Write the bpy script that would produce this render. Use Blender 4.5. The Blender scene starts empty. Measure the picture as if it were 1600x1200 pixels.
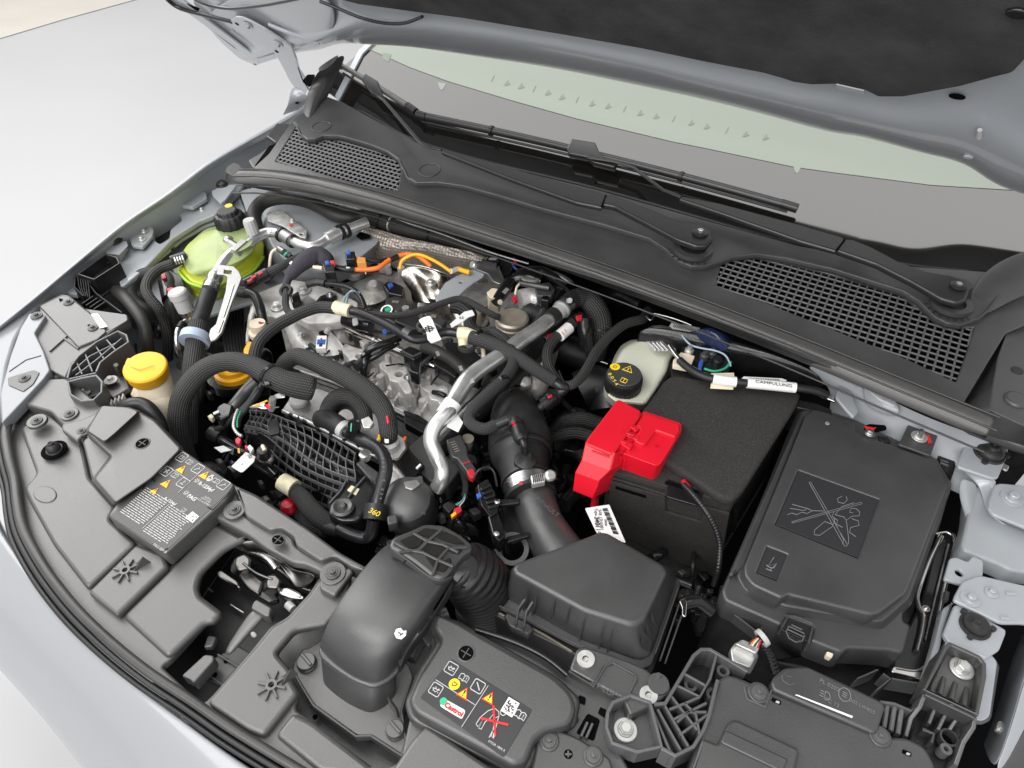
import bpy, bmesh, math, random
from mathutils import Vector, Matrix
random.seed(7)
scene = bpy.context.scene
col = scene.collection
# ------------------------------------------------------------------ camera, light, exposure
F_PX, PITCH, YAW, CAM_Z = 1080.0, math.radians(44.4), math.radians(30), 0.8
FWD = Vector((-math.sin(YAW)*math.cos(PITCH), math.cos(YAW)*math.cos(PITCH), -math.sin(PITCH)))
RIGHT = Vector((math.cos(YAW), math.sin(YAW), 0))
UP = RIGHT.cross(FWD)
CAM = Vector((0, 0, CAM_Z))
cam_data = bpy.data.cameras.new('camera')
cam = bpy.data.objects.new('camera', cam_data); col.objects.link(cam)
cam.matrix_world = Matrix(((RIGHT.x, UP.x, -FWD.x, 0), (RIGHT.y, UP.y, -FWD.y, 0), (RIGHT.z, UP.z, -FWD.z, CAM_Z), (0, 0, 0, 1)))
cam_data.sensor_width = 36; cam_data.lens = 36*F_PX/1600.0
cam_data.clip_start = 0.02; cam_data.clip_end = 200
scene.camera = cam
world = bpy.data.worlds.new('World'); scene.world = world; world.use_nodes = True
bg = world.node_tree.nodes['Background']
bg.inputs[0].default_value = (.985, 0.99, 1.0, 1); bg.inputs[1].default_value = 0.80
def area(name, loc, target, sx, sy, radiance, color=(1, 1, 1)):
    l = bpy.data.lights.new(name, 'AREA'); l.shape = 'RECTANGLE'; l.size = sx; l.size_y = sy
    l.energy = radiance*math.pi*sx*sy; l.color = color
    o = bpy.data.objects.new(name, l); col.objects.link(o); o.location = loc
    o.rotation_euler = (Vector(target)-Vector(loc)).to_track_quat('-Z', 'Y').to_euler()
area('ceiling_panel', (-1.6, 1.5, 3.6), (-1.6, 1.45, 0), 5.4, 2.2, 3.1, (1, .985, .955))
area('light_left', (-7.0, 1.6, 4.0), (-0.6, 0.5, 0), 5.4, 3.6, 5.8, (1, .99, .98))  # unseen area light, placed for the sheen on the front cover
area('ceiling_front', (-1.0, -1.9, 3.3), (-0.5, 0.6, 0), 3.6, 2.2, 6.2, (1, .99, .975))
area('fill_front', (0.6, -3.8, 1.5), (-0.5, 1.0, 0.4), 3.4, 2.0, 4.0, (1, .99, .98))  # unseen fill light added low in front to brighten the bonnet underside
scene.view_settings.view_transform = 'Standard'; scene.view_settings.look = 'None'
scene.view_settings.exposure = 0.0; scene.view_settings.gamma = 1
# ------------------------------------------------------------------ from a place in the picture to a point at a known height
def ray(u, v): return FWD + RIGHT*((u-800)/F_PX) + UP*((600-v)/F_PX)
def P(u, v, z):
    d = ray(u, v); return CAM + d*((z-CAM_Z)/d.z)
def PP(u, v, p0, n):
    d = ray(u, v); return CAM + d*((Vector(p0)-CAM).dot(n)/d.dot(n))
def wpx(w, p): return w*(Vector(p)-CAM).dot(FWD)/F_PX      # picture width -> metres at point p
class Plane:
    def __init__(s, p0, n): s.p0 = Vector(p0); s.n = Vector(n).normalized()
    def at(s, u, v): return PP(u, v, s.p0, s.n)
    def shift(s, d): return Plane(s.p0+s.n*d, s.n)
def pl(z): return Plane((0, 0, z), (0, 0, 1))
HOOD = Plane((0, 1.2, .30), (0, -.78, -.62))
WIND = Plane((0, 1.2, .115), (0, -math.sin(math.radians(30)), math.cos(math.radians(30))))
COWL = Plane((0, .93, .085), (0, -.1286, .9917))
# ------------------------------------------------------------------ materials
MATS = {}
def mat(name, color, rough=.5, metal=0, spec=.5, grain=None, coat=0, bump=None, vary=None, trans=0, alpha=1, emit=None):
    m = bpy.data.materials.new(name); m.use_nodes = True; nt = m.node_tree; b = nt.nodes['Principled BSDF']
    b.inputs['Base Color'].default_value = (*color, 1); b.inputs['Roughness'].default_value = rough
    b.inputs['Metallic'].default_value = metal; b.inputs['Specular IOR Level'].default_value = spec
    b.inputs['Coat Weight'].default_value = coat; b.inputs['Coat Roughness'].default_value = .08
    b.inputs['Transmission Weight'].default_value = trans; b.inputs['Alpha'].default_value = alpha
    tc = nt.nodes.new('ShaderNodeTexCoord')
    def noise(sc, det=3):
        n = nt.nodes.new('ShaderNodeTexNoise'); n.inputs['Scale'].default_value = sc; n.inputs['Detail'].default_value = det
        nt.links.new(tc.outputs['Object'], n.inputs['Vector']); return n
    if vary:      # (scale, amount): uneven tone
        n = noise(vary[0], 5); mx = nt.nodes.new('ShaderNodeMix'); mx.data_type = 'RGBA'; mx.blend_type = 'MULTIPLY'
        mr = nt.nodes.new('ShaderNodeMapRange'); mr.inputs[1].default_value = .3; mr.inputs[2].default_value = .7
        mr.inputs[3].default_value = 1-vary[1]; mr.inputs[4].default_value = 1+vary[1]*.5
        nt.links.new(n.outputs[0], mr.inputs[0]); mx.inputs[0].default_value = 1
        mx.inputs[6].default_value = (*color, 1); nt.links.new(mr.outputs[0], mx.inputs[7]); nt.links.new(mx.outputs[2], b.inputs['Base Color'])
        mr2 = nt.nodes.new('ShaderNodeMapRange'); mr2.inputs[1].default_value = .3; mr2.inputs[2].default_value = .7
        mr2.inputs[3].default_value = max(.02, rough-vary[1]*.25); mr2.inputs[4].default_value = min(1, rough+vary[1]*.25)
        nt.links.new(n.outputs[0], mr2.inputs[0]); nt.links.new(mr2.outputs[0], b.inputs['Roughness'])
    if name in ('plastic', 'plastic_dark', 'seal', 'rubber', 'foam', 'liner', 'plastic_black', 'red', 'paint', 'bumper_paint'):      # dust specks and faint scuffs
        src = b.inputs['Base Color'].links[0].from_socket if b.inputs['Base Color'].links else None
        a = noise(420, 2); r1 = nt.nodes.new('ShaderNodeMapRange'); r1.inputs[1].default_value = .69; r1.inputs[2].default_value = .76; r1.inputs[4].default_value = .5 if 'paint' not in name else .12
        c_ = noise(5, 4); r2 = nt.nodes.new('ShaderNodeMapRange'); r2.inputs[1].default_value = .45; r2.inputs[2].default_value = .75; r2.inputs[4].default_value = 1
        nt.links.new(a.outputs[0], r1.inputs[0]); nt.links.new(c_.outputs[0], r2.inputs[0])
        ml = nt.nodes.new('ShaderNodeMath'); ml.operation = 'MULTIPLY'; nt.links.new(r1.outputs[0], ml.inputs[0]); nt.links.new(r2.outputs[0], ml.inputs[1])
        md = nt.nodes.new('ShaderNodeMix'); md.data_type = 'RGBA'; nt.links.new(ml.outputs[0], md.inputs[0]); md.inputs[7].default_value = (.3, .29, .27, 1)
        if src: nt.links.new(src, md.inputs[6])
        else: md.inputs[6].default_value = (*color, 1)
        nt.links.new(md.outputs[2], b.inputs['Base Color'])
    if grain:     # (scale, strength)
        n = noise(grain[0], 2); bp = nt.nodes.new('ShaderNodeBump'); bp.inputs['Strength'].default_value = grain[1]
        bp.inputs['Distance'].default_value = .001; nt.links.new(n.outputs[0], bp.inputs['Height']); nt.links.new(bp.outputs[0], b.inputs['Normal'])
        if bump:
            n2 = noise(bump[0], 3); b2 = nt.nodes.new('ShaderNodeBump'); b2.inputs['Strength'].default_value = bump[1]; b2.inputs['Distance'].default_value = bump[2]
            nt.links.new(n2.outputs[0], b2.inputs['Height']); nt.links.new(b2.outputs[0], bp.inputs['Normal'])
    if emit: b.inputs['Emission Color'].default_value = (*emit, 1); b.inputs['Emission Strength'].default_value = 1
    MATS[name] = m; return m
mat('ridge', (.062, .060, .058), .36, spec=.7, grain=(300, .15), vary=(12, .2))  # seal top: lighter than the face, its highlight put into the colour
mat('arm_black', (.018, .018, .019), .34, spec=.6, grain=(500, .15), vary=(12, .15))
mat('foam_dark', (.018, .017, .016), .95, spec=.2, grain=(700, 1.0), vary=(500, .4))
mat('plastic', (.064, .063, .062), .40, spec=1.0, grain=(900, .28), vary=(9, .12))
mat('plastic_dark', (.045, .0448, .045), .38, spec=.8, grain=(900, .25), vary=(14, .2))
mat('plastic_black', (.010, .010, .0105), .42, grain=(700, .2), vary=(30, .3))
mat('plastic_gloss', (.012, .012, .013), .2, grain=(300, .15), vary=(30, .3))
mat('rib_plastic', (.085, .085, .088), .3, grain=(500, .2))
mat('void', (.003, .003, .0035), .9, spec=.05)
mat('rib_bright', (.16, .16, .165), .35)
mat('latch_metal', (.15, .145, .14), .33, metal=1, grain=(60, .2), vary=(40, .3))
mat('sticker_grey', (.07, .069, .068), .5)
mat('screen_dark', (.115, .138, .110), .2)
mat('panel_paint', (.22, .23, .25), .4, coat=.2)
mat('rubber', (.016, .016, .0165), .5, grain=(500, .2), vary=(40, .25))
mat('rubber_smooth', (.015, .015, .017), .3, grain=(200, .1), vary=(20, .2))
mat('seal', (.040, .039, .038), .36, grain=(300, .15), vary=(12, .25))
mat('foam', (.044, .042, .040), .95, spec=.2, grain=(620, .7), vary=(420, .35), bump=(14, .4, .01))
mat('liner', (.050, .049, .049), .95, spec=.2, grain=(700, 1.0), vary=(14, .35), bump=(9, .5, .02))
mat('paint', (.32, .34, .362), .3, coat=.7, grain=(40, .02))
mat('paint_primer', (.33, .35, .37), .45, coat=.2, grain=(300, .1), vary=(10, .08))
mat('bumper_paint', (.24, .248, .262), .34, coat=.6, grain=(30, .02))
mat('cast', (.74, .73, .71), .42, metal=.35, grain=(450, .5), vary=(45, .35), bump=(60, .5, .004))
mat('cast_dark', (.46, .445, .42), .45, metal=.4, grain=(350, .5), vary=(50, .4), bump=(55, .6, .006))
mat('cast_warm', (.72, .70, .67), .46, metal=.3, grain=(600, .6), vary=(60, .25))
mat('alu', (.66, .66, .65), .3, metal=.8, grain=(200, .15), vary=(35, .2), bump=(30, .2, .003))
mat('alu_matte', (.36, .355, .35), .42, metal=.9, grain=(300, .2), vary=(30, .2))
mat('chrome', (.72, .69, .66), .14, metal=1, grain=(60, .2), vary=(30, .2))
mat('shield', (.50, .465, .42), .27, metal=1, grain=(60, .3), vary=(30, .25), bump=(22, .5, .006))
mat('steel', (.6, .6, .6), .3, metal=1, grain=(300, .2), vary=(60, .3))
mat('zinc', (.62, .62, .60), .42, metal=.75, vary=(80, .2))
mat('bronze', (.40, .36, .29), .4, metal=.6, grain=(300, .2), vary=(30, .25))
mat('red_clip', (.48, .015, .03), .4)
mat('red', (.66, .005, .020), .42, grain=(500, .12), vary=(20, .06))
mat('red_dark', (.45, .005, .02), .4)
mat('yellow', (.88, .43, .004), .42, grain=(300, .1))
mat('orange', (.85, .18, .02), .42)
mat('wire_yellow', (.85, .45, .01), .4)
mat('blue', (.035, .11, .42), .4)
mat('amber', (.62, .27, .06), .4)
mat('cream', (.78, .68, .52), .5, grain=(300, .1), vary=(20, .08))
mat('tape', (.72, .66, .46), .6, grain=(400, .4), vary=(90, .2))
mat('white', (.80, .80, .79), .45)
mat('print_white', (.50, .50, .50), .6)
mat('print_grey', (.16, .16, .16), .6)
mat('print_black', (.02, .02, .02), .6)
mat('print_yellow', (.85, .60, .01), .5)
mat('print_orange', (.9, .35, .01), .5)
mat('print_red', (.75, .02, .02), .5)
mat('print_green', (.03, .40, .22), .5)
mat('sticker', (.024, .024, .026), .45)
mat('ring_blue', (.38, .46, .58), .5, grain=(400, .3))
mat('cap_grey', (.42, .42, .41), .45, grain=(200, .2))
mat('purple_tape', (.040, .037, .048), .8, grain=(500, .8), bump=(150, .6, .003))
mat('floor', (.375, .376, .38), .5, vary=(1.3, .03))
mat('floor_cream', (.47, .44, .395), .5, vary=(3, .05))
mat('reservoir', (.62, .64, .52), .4, grain=(200, .15), vary=(10, .08))
mat('brake_tank', (.60, .61, .50), .42, grain=(200, .15), vary=(10, .08))
mat('tank_top', (.37, .46, .20), .35, alpha=.7, grain=(150, .15), vary=(22, .25))
mat('coolant', (.50, .55, .02), .35, vary=(12, .12))
mat('coolant_green', (.30, .52, .03), .35, vary=(12, .12))
mat('navy_clear', (.03, .045, .12), .08, alpha=.72, coat=.5)
mat('frit', (.007, .0065, .006), .06, spec=.75, coat=.5)
mat('screen', (.145, .172, .135), .07, spec=.6, coat=.25)
mat('engrave_lit', (.17, .17, .17), .5)  # pale tone paints the edge highlights of engraved lines
mat('dash', (.40, .48, .36), .6)
# braided sleeve: UV x runs once round the hose, UV y counts lengths of circumference
def braid(name, n=34, c0=(.004, .004, .0045), c1=(.082, .08, .078)):
    m = bpy.data.materials.new(name); m.use_nodes = True; nt = m.node_tree; b = nt.nodes['Principled BSDF']
    uv = nt.nodes.new('ShaderNodeUVMap'); sep = nt.nodes.new('ShaderNodeSeparateXYZ'); nt.links.new(uv.outputs[0], sep.inputs[0])
    def M(op, a, bb=None):
        x = nt.nodes.new('ShaderNodeMath'); x.operation = op
        for i, s in enumerate((a, bb)):
            if s is None: continue
            if isinstance(s, (int, float)): x.inputs[i].default_value = s
            else: nt.links.new(s, x.inputs[i])
        return x.outputs[0]
    tau = 2*math.pi
    ridge = M('SINE', M('MULTIPLY', sep.outputs[0], tau*n))
    row = M('FLOOR', M('MULTIPLY', sep.outputs[0], float(n)))
    cross = M('SINE', M('ADD', M('MULTIPLY', sep.outputs[1], tau*n*1.1), M('MULTIPLY', row, 2.1)))
    h = M('MULTIPLY', M('ADD', M('MULTIPLY', ridge, .95), 1.0), M('ADD', M('MULTIPLY', cross, .5), 1.0))
    h = M('MULTIPLY', h, .34)
    mx = nt.nodes.new('ShaderNodeMix'); mx.data_type = 'RGBA'; nt.links.new(h, mx.inputs[0])
    mx.inputs[6].default_value = (*c0, 1); mx.inputs[7].default_value = (*c1, 1); nt.links.new(mx.outputs[2], b.inputs['Base Color'])
    bp = nt.nodes.new('ShaderNodeBump'); bp.inputs['Strength'].default_value = .8; bp.inputs['Distance'].default_value = .002
    nt.links.new(h, bp.inputs['Height']); nt.links.new(bp.outputs[0], b.inputs['Normal'])
    b.inputs['Roughness'].default_value = .6; MATS[name] = m
braid('braid', 22); braid('braid_fine', 14); braid('braid_big', 28)
def wrap(name, n=7, c=(.022, .021, .020)):
    m = bpy.data.materials.new(name); m.use_nodes = True; nt = m.node_tree; b = nt.nodes['Principled BSDF']
    uv = nt.nodes.new('ShaderNodeUVMap'); mp = nt.nodes.new('ShaderNodeMapping'); nt.links.new(uv.outputs[0], mp.inputs[0])
    mp.inputs['Scale'].default_value = (.8, n, 1)
    w = nt.nodes.new('ShaderNodeTexWave'); w.bands_direction = 'Y'; w.wave_profile = 'SAW'; w.inputs['Scale'].default_value = 1.0/math.pi
    w.inputs['Distortion'].default_value = 1.6; w.inputs['Detail'].default_value = 2; nt.links.new(mp.outputs[0], w.inputs[0])
    bp = nt.nodes.new('ShaderNodeBump'); bp.inputs['Strength'].default_value = .9; bp.inputs['Distance'].default_value = .002
    nt.links.new(w.outputs[1], bp.inputs['Height']); nt.links.new(bp.outputs[0], b.inputs['Normal'])
    b.inputs['Base Color'].default_value = (*c, 1); b.inputs['Roughness'].default_value = .55; MATS[name] = m
wrap('wrap', 3)
def dimples():
    m = bpy.data.materials.new('dimpled_foil'); m.use_nodes = True; nt = m.node_tree; b = nt.nodes['Principled BSDF']
    tc = nt.nodes.new('ShaderNodeTexCoord'); v = nt.nodes.new('ShaderNodeTexVoronoi'); v.inputs['Scale'].default_value = 150
    v.inputs['Randomness'].default_value = .25; nt.links.new(tc.outputs['Object'], v.inputs['Vector'])
    bp = nt.nodes.new('ShaderNodeBump'); bp.inputs['Strength'].default_value = 1; bp.inputs['Distance'].default_value = .002
    nt.links.new(v.outputs[0], bp.inputs['Height']); nt.links.new(bp.outputs[0], b.inputs['Normal'])
    n = nt.nodes.new('ShaderNodeTexNoise'); n.inputs['Scale'].default_value = 9; nt.links.new(tc.outputs['Object'], n.inputs['Vector'])
    mx = nt.nodes.new('ShaderNodeMix'); mx.data_type = 'RGBA'; nt.links.new(n.outputs[0], mx.inputs[0])
    mx.inputs[6].default_value = (.17, .13, .09, 1); mx.inputs[7].default_value = (.42, .40, .37, 1); nt.links.new(mx.outputs[2], b.inputs['Base Color'])
    b.inputs['Metallic'].default_value = .45; b.inputs['Roughness'].default_value = .36; MATS['dimpled_foil'] = m
dimples()
# ------------------------------------------------------------------ object helpers
THINGS = []
def T(name, label, cat, group=None):
    o = bpy.data.objects.new(name, None); col.objects.link(o); o.empty_display_size = .03
    o['label'] = label; o['category'] = cat
    if group: o['group'] = group
    THINGS.append(o); return o
def link(name, me, m, parent=None):
    o = bpy.data.objects.new(name, me); col.objects.link(o)
    if m and not me.materials: me.materials.append(MATS[m])
    if parent is not None: o.parent = parent
    return o
def smooth(me, ang=.6):
    me.polygons.foreach_set('use_smooth', [True]*len(me.polygons)); me.set_sharp_from_angle(angle=ang); me.update()
def raw(name, verts, faces, m, parent=None, ang=.6, mods=None):
    me = bpy.data.meshes.new(name); me.from_pydata([tuple(v) for v in verts], [], faces)
    bm = bmesh.new(); bm.from_mesh(me); bmesh.ops.recalc_face_normals(bm, faces=bm.faces); bm.to_mesh(me); bm.free()
    smooth(me, ang); o = link(name, me, m, parent)
    return o
def fillet(pts, r, seg=4):
    if r <= 0: return pts
    out = []; n = len(pts)
    for i in range(n):
        a, b, c = pts[i-1], pts[i], pts[(i+1) % n]
        d1, d2 = (a-b), (c-b); l1, l2 = d1.length, d2.length
        if l1 < 1e-6 or l2 < 1e-6: continue
        k = min(r, l1*.42, l2*.42); p, q = b+d1/l1*k, b+d2/l2*k
        for j in range(seg+1):
            t = j/seg; out.append(p*(1-t)**2 + b*2*t*(1-t) + q*t*t)
    return out
def frame(pln):
    n = pln.n; y = Vector((0, 0, 1)) if abs(n.z) < .5 else Vector((0, 1, 0))
    x = y.cross(n).normalized(); y = n.cross(x).normalized(); return x, y, n
def slab(name, px, z, depth, m, parent=None, bevel=.0015, r=.004, holes=(), hr=None, res=2):
    """a moulded plate: outline read from the picture at a known plane, real thickness, rounded edge"""
    pln = pl(z) if not isinstance(z, Plane) else z
    x, y, n = frame(pln); o3 = pln.at(*px[0])
    def loc2(L): return [Vector(((q-o3).dot(x), (q-o3).dot(y))) for q in (pln.at(*s) for s in L)]
    cu = bpy.data.curves.new(name, 'CURVE'); cu.dimensions = '2D'; cu.fill_mode = 'BOTH'
    bevel = min(bevel, depth*.45)
    cu.extrude = depth/2-bevel; cu.bevel_depth = bevel; cu.bevel_resolution = res; cu.offset = -bevel
    def spl(pts, rad):
        pts = fillet(pts, rad); s = cu.splines.new('POLY'); s.points.add(len(pts)-1)
        for k, p in enumerate(pts): s.points[k].co = (p.x, p.y, 0, 1)
        s.use_cyclic_u = True
    spl(loc2(px), r)
    for h in holes: spl(h if isinstance(h[0], Vector) else loc2(h), (r if hr is None else hr))
    ob = bpy.data.objects.new('t', cu); me = bpy.data.meshes.new_from_object(ob)
    bpy.data.objects.remove(ob); bpy.data.curves.remove(cu)
    c = o3-n*(depth/2)
    me.transform(Matrix(((x.x, y.x, n.x, c.x), (x.y, y.y, n.y, c.y), (x.z, y.z, n.z, c.z), (0, 0, 0, 1))))
    me.name = name; smooth(me, .7); me.materials.clear()
    return link(name, me, m, parent)
def circ(u, v, z, rpx, n=20, sq=1):
    """circle of picture radius rpx lying in plane z, given back as picture points"""
    pln = pl(z) if not isinstance(z, Plane) else z
    c = pln.at(u, v); r = wpx(rpx, c); x, y, nn = frame(pln); out = []
    for i in range(n):
        a = 2*math.pi*i/n; q = c + x*(r*math.cos(a)) + y*(r*sq*math.sin(a)); out.append(unp(q))
    return out
def unp(q):
    d = Vector(q)-CAM; k = d.dot(FWD); return (800+F_PX*d.dot(RIGHT)/k, 600-F_PX*d.dot(UP)/k)
def drop(px, z0, z1):
    return [unp(Vector((P(u, v, z0).x, P(u, v, z0).y, z1))) for u, v in px]
def crom(pts, sub):
    out = []; n = len(pts)
    for i in range(n-1):
        p0, p1, p2, p3 = pts[max(i-1, 0)], pts[i], pts[i+1], pts[min(i+2, n-1)]
        for j in range(sub):
            t = j/sub
            out.append(tuple(.5*((2*b)+(-a+c)*t+(2*a-5*b+4*c-d)*t*t+(-a+3*b-3*c+d)*t**3) for a, b, c, d in zip(p0, p1, p2, p3)))
    out.append(tuple(pts[-1])); return out
def sweep(name, pts, m, parent=None, segs=16, ridge=0, pitch=.004, cap=True, flat=1, hollow=False):
    """pts: (Vector, radius) list"""
    verts, faces, uvs = [], [], []; L = 0; prev = None; nrm = None; N = len(pts)
    rings = []
    for i, (p, r) in enumerate(pts):
        t = (pts[min(i+1, N-1)][0]-pts[max(i-1, 0)][0]).normalized()
        if nrm is None:
            nrm = t.cross(Vector((0, 0, 1)));
            if nrm.length < .05: nrm = t.cross(Vector((1, 0, 0)))
            nrm.normalize()
        nrm = (nrm - t*nrm.dot(t)).normalized(); bn = t.cross(nrm)
        if i: L += (p-pts[i-1][0]).length
        if ridge: r = r*(1-ridge*(.5+.5*math.cos(2*math.pi*L/pitch)))
        rings.append(L)
        for k in range(segs):
            a = 2*math.pi*k/segs; verts.append(p + nrm*(r*math.cos(a)) + bn*(r*flat*math.sin(a)))
    rad = sum(r for _, r in pts)/N; circm = 2*math.pi*rad
    for i in range(N-1):
        for k in range(segs):
            k2 = (k+1) % segs; faces.append((i*segs+k, i*segs+k2, (i+1)*segs+k2, (i+1)*segs+k))
            u0, u1 = k/segs, (k+1)/segs; v0, v1 = rings[i]/circm, rings[i+1]/circm
            uvs += [(u0, v0), (u1, v0), (u1, v1), (u0, v1)]
    if cap:
        faces.append(tuple(range(segs))[::-1]); uvs += [(.5, 0)]*segs
        faces.append(tuple((N-1)*segs+k for k in range(segs))); uvs += [(.5, 0)]*segs
    me = bpy.data.meshes.new(name); me.from_pydata([tuple(v) for v in verts], [], faces)
    uvl = me.uv_layers.new(name='UVMap'); uvl.data.foreach_set('uv', [c for uv in uvs for c in uv])
    bm = bmesh.new(); bm.from_mesh(me); bmesh.ops.recalc_face_normals(bm, faces=bm.faces); bm.to_mesh(me); bm.free()
    smooth(me, .9); return link(name, me, m, parent)
def tube(name, px, w, m, parent=None, sub=8, **k):
    """px: (u, v, z) or (u, v, z, width); w: picture width"""
    if k.get('ridge'): sub = max(sub, 30)
    q = [(*P(p[0], p[1], p[2]), wpx(p[3] if len(p) > 3 else w, P(p[0], p[1], p[2]))/2) for p in px]
    c = crom(q, sub) if sub > 1 else q
    if k.get('ridge'):      # resample to equal steps so that the ridges stay even
        step = k.get('pitch', .004)/5; out = [c[0]]; acc = 0
        for a, b in zip(c, c[1:]):
            d = (Vector(b[:3])-Vector(a[:3])).length
            if d < 1e-7: continue
            s = step-acc
            while s <= d:
                t = s/d; out.append(tuple(x*(1-t)+y*t for x, y in zip(a, b))); s += step
            acc = (acc+d) % step
        c = out
    return sweep(name, [(Vector(s[:3]), s[3]) for s in c], m, parent, **k)
def lathe(name, c, prof, m, parent=None, axis=(0, 0, 1), segs=32, knurl=0, kn=24, cap=True):
    """prof: (radius, height) pairs from c along axis, metres"""
    ax = Vector(axis).normalized(); x = ax.cross(Vector((0, 1, .3))).normalized(); y = ax.cross(x)
    c = Vector(c); verts, faces = [], []
    if knurl: segs = kn*4
    for (r, h) in prof:
        for k in range(segs):
            a = 2*math.pi*k/segs; rr = r*(1-(knurl if (k//2) % 2 else 0)) if r > prof[0][0]*.0 else r
            verts.append(c+ax*h+x*(rr*math.cos(a))+y*(rr*math.sin(a)))
    for i in range(len(prof)-1):
        for k in range(segs):
            k2 = (k+1) % segs; faces.append((i*segs+k, i*segs+k2, (i+1)*segs+k2, (i+1)*segs+k))
    if cap: faces.append(tuple(range(segs))[::-1]); faces.append(tuple((len(prof)-1)*segs+k for k in range(segs)))
    return raw(name, verts, faces, m, parent, .6)
PIECES = {'front_edge', 'copper_glint', 'guide_edge', 'louvre', 'fin', 'star_rib', 'tooth', 'hinge_rib', 'bar', 'edge_rib', 'drain_clip', 'outer_wall', 'boss_rib', 'clip_loop', 'joint_flange', 'lug_rib', 'cover_lug', 'tray_rib'}
def walls(name, lines, h, t, m, parent=None, closed=False):
    """thin standing ribs; each line a list of (u, v, z) of the rib's top edge"""
    if name in PIECES and len(lines) > 1:
        for ln in lines: o = walls(name, [ln], h, t, m, parent, closed)
        return o
    verts, faces = [], []
    for ln in lines:
        q = [P(*p) if not isinstance(p, Vector) else p for p in ln]
        if len(q) < 2: continue
        n = len(q); base = len(verts)
        for i, p in enumerate(q):
            if closed: d1, d2 = (p-q[i-1]), (q[(i+1) % n]-p)
            else: d1 = p-q[i-1] if i else q[1]-p; d2 = q[i+1]-p if i < n-1 else d1
            d1 = Vector((d1.x, d1.y, 0)); d2 = Vector((d2.x, d2.y, 0))
            if d1.length < 1e-7: d1 = d2
            if d2.length < 1e-7: d2 = d1
            if d1.length < 1e-7: d1 = d2 = Vector((1, 0, 0))
            d = d1.normalized()+d2.normalized()
            if d.length < .1: d = d1
            d.normalize(); s = Vector((-d.y, d.x, 0))*(t/2)
            c = t*.22
            verts += [p+s-Vector((0, 0, h)), p+s-Vector((0, 0, c)), p+s*.55, p-s*.55, p-s-Vector((0, 0, c)), p-s-Vector((0, 0, h))]
        m_ = n if closed else n-1
        for i in range(m_):
            a, b = base+i*6, base+((i+1) % n)*6
            for k in range(5): faces.append((a+k, a+k+1, b+k+1, b+k))
        if not closed:
            faces.append(tuple(base+k for k in range(6))); faces.append(tuple(base+(n-1)*6+k for k in range(6))[::-1])
    return raw(name, verts, faces, m, parent, .5)
def resamp(q, n):
    L = [0]
    for a, b in zip(q, q[1:]): L.append(L[-1]+(b-a).length)
    out = []; i = 0
    for k in range(n+1):
        s = L[-1]*k/n
        while i < len(q)-2 and L[i+1] < s: i += 1
        f = (s-L[i])/max(1e-9, L[i+1]-L[i]); out.append(q[i].lerp(q[i+1], min(1, max(0, f))))
    return out
def grid(name, rows, m, parent=None, sub=2, thick=.002, ang=1.2):
    """a pressed or moulded sheet through rows of (u, v, z) points or Vectors"""
    V = [[p if isinstance(p, Vector) else P(*p) for p in r] for r in rows]; mxn = max(len(r) for r in V); V = [r if len(r) == mxn else resamp(r, mxn-1) for r in V]; nr, nc = len(V), len(V[0])
    verts = [p for r in V for p in r]; faces = [(i*nc+j, i*nc+j+1, (i+1)*nc+j+1, (i+1)*nc+j) for i in range(nr-1) for j in range(nc-1)]
    o = raw(name, verts, faces, m, parent, ang)
    if thick:
        s = o.modifiers.new('thick', 'SOLIDIFY'); s.thickness = thick; s.offset = -1
    if sub:
        s = o.modifiers.new('sub', 'SUBSURF'); s.levels = sub; s.render_levels = sub
    return o
def loft(name, rings, m, parent=None, bevel=.004, r=.01, cap_bottom=False, segs=3):
    """stacked outlines [(points, z), ...] from the top down, same count of corners"""
    R = []
    for px, z in rings:
        q = [P(u, v, z) for u, v in px]; q2 = fillet([Vector((p.x, p.y)) for p in q], r, segs); R.append([Vector((p.x, p.y, z)) for p in q2])
    if len({len(q) for q in R}) > 1: R = [resamp(q+[q[0]], 60)[:-1] for q in R]
    n = len(R[0]); verts = [p for q in R for p in q]; faces = [tuple(range(n))]
    for i in range(len(R)-1):
        for k in range(n): faces.append((i*n+k, i*n+(k+1) % n, (i+1)*n+(k+1) % n, (i+1)*n+k))
    if cap_bottom: faces.append(tuple((len(R)-1)*n+k for k in range(n)))
    o = raw(name, verts, faces, m, parent, .8)
    if bevel:
        b = o.modifiers.new('bevel', 'BEVEL'); b.width = bevel; b.segments = 3; b.limit_method = 'ANGLE'; b.angle_limit = .6
    return o
# shared bolt meshes, unit radius 1 = washer radius
def mesh_of(fn):
    bm = bmesh.new(); fn(bm); me = bpy.data.meshes.new('bolt'); bm.to_mesh(me); bm.free(); smooth(me, .5); return me
def cyl(bm, r0, r1, z0, z1, n=24, x=0, y=0):
    a = [bm.verts.new((x+r0*math.cos(2*math.pi*k/n), y+r0*math.sin(2*math.pi*k/n), z0)) for k in range(n)]
    b = [bm.verts.new((x+r1*math.cos(2*math.pi*k/n), y+r1*math.sin(2*math.pi*k/n), z1)) for k in range(n)]
    for k in range(n): bm.faces.new((a[k], a[(k+1) % n], b[(k+1) % n], b[k]))
    bm.faces.new(b)
def socket(bm, r, z0, z1, n=12):   # torx-like recess seen as a dark star ring
    a = []
    for k in range(n):
        rr = r*(1 if k % 2 else .6); a.append(bm.verts.new((rr*math.cos(2*math.pi*k/n), rr*math.sin(2*math.pi*k/n), z1)))
    b = [bm.verts.new((v.co.x, v.co.y, z0)) for v in a]
    for k in range(n): bm.faces.new((a[k], a[(k+1) % n], b[(k+1) % n], b[k]))
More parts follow.
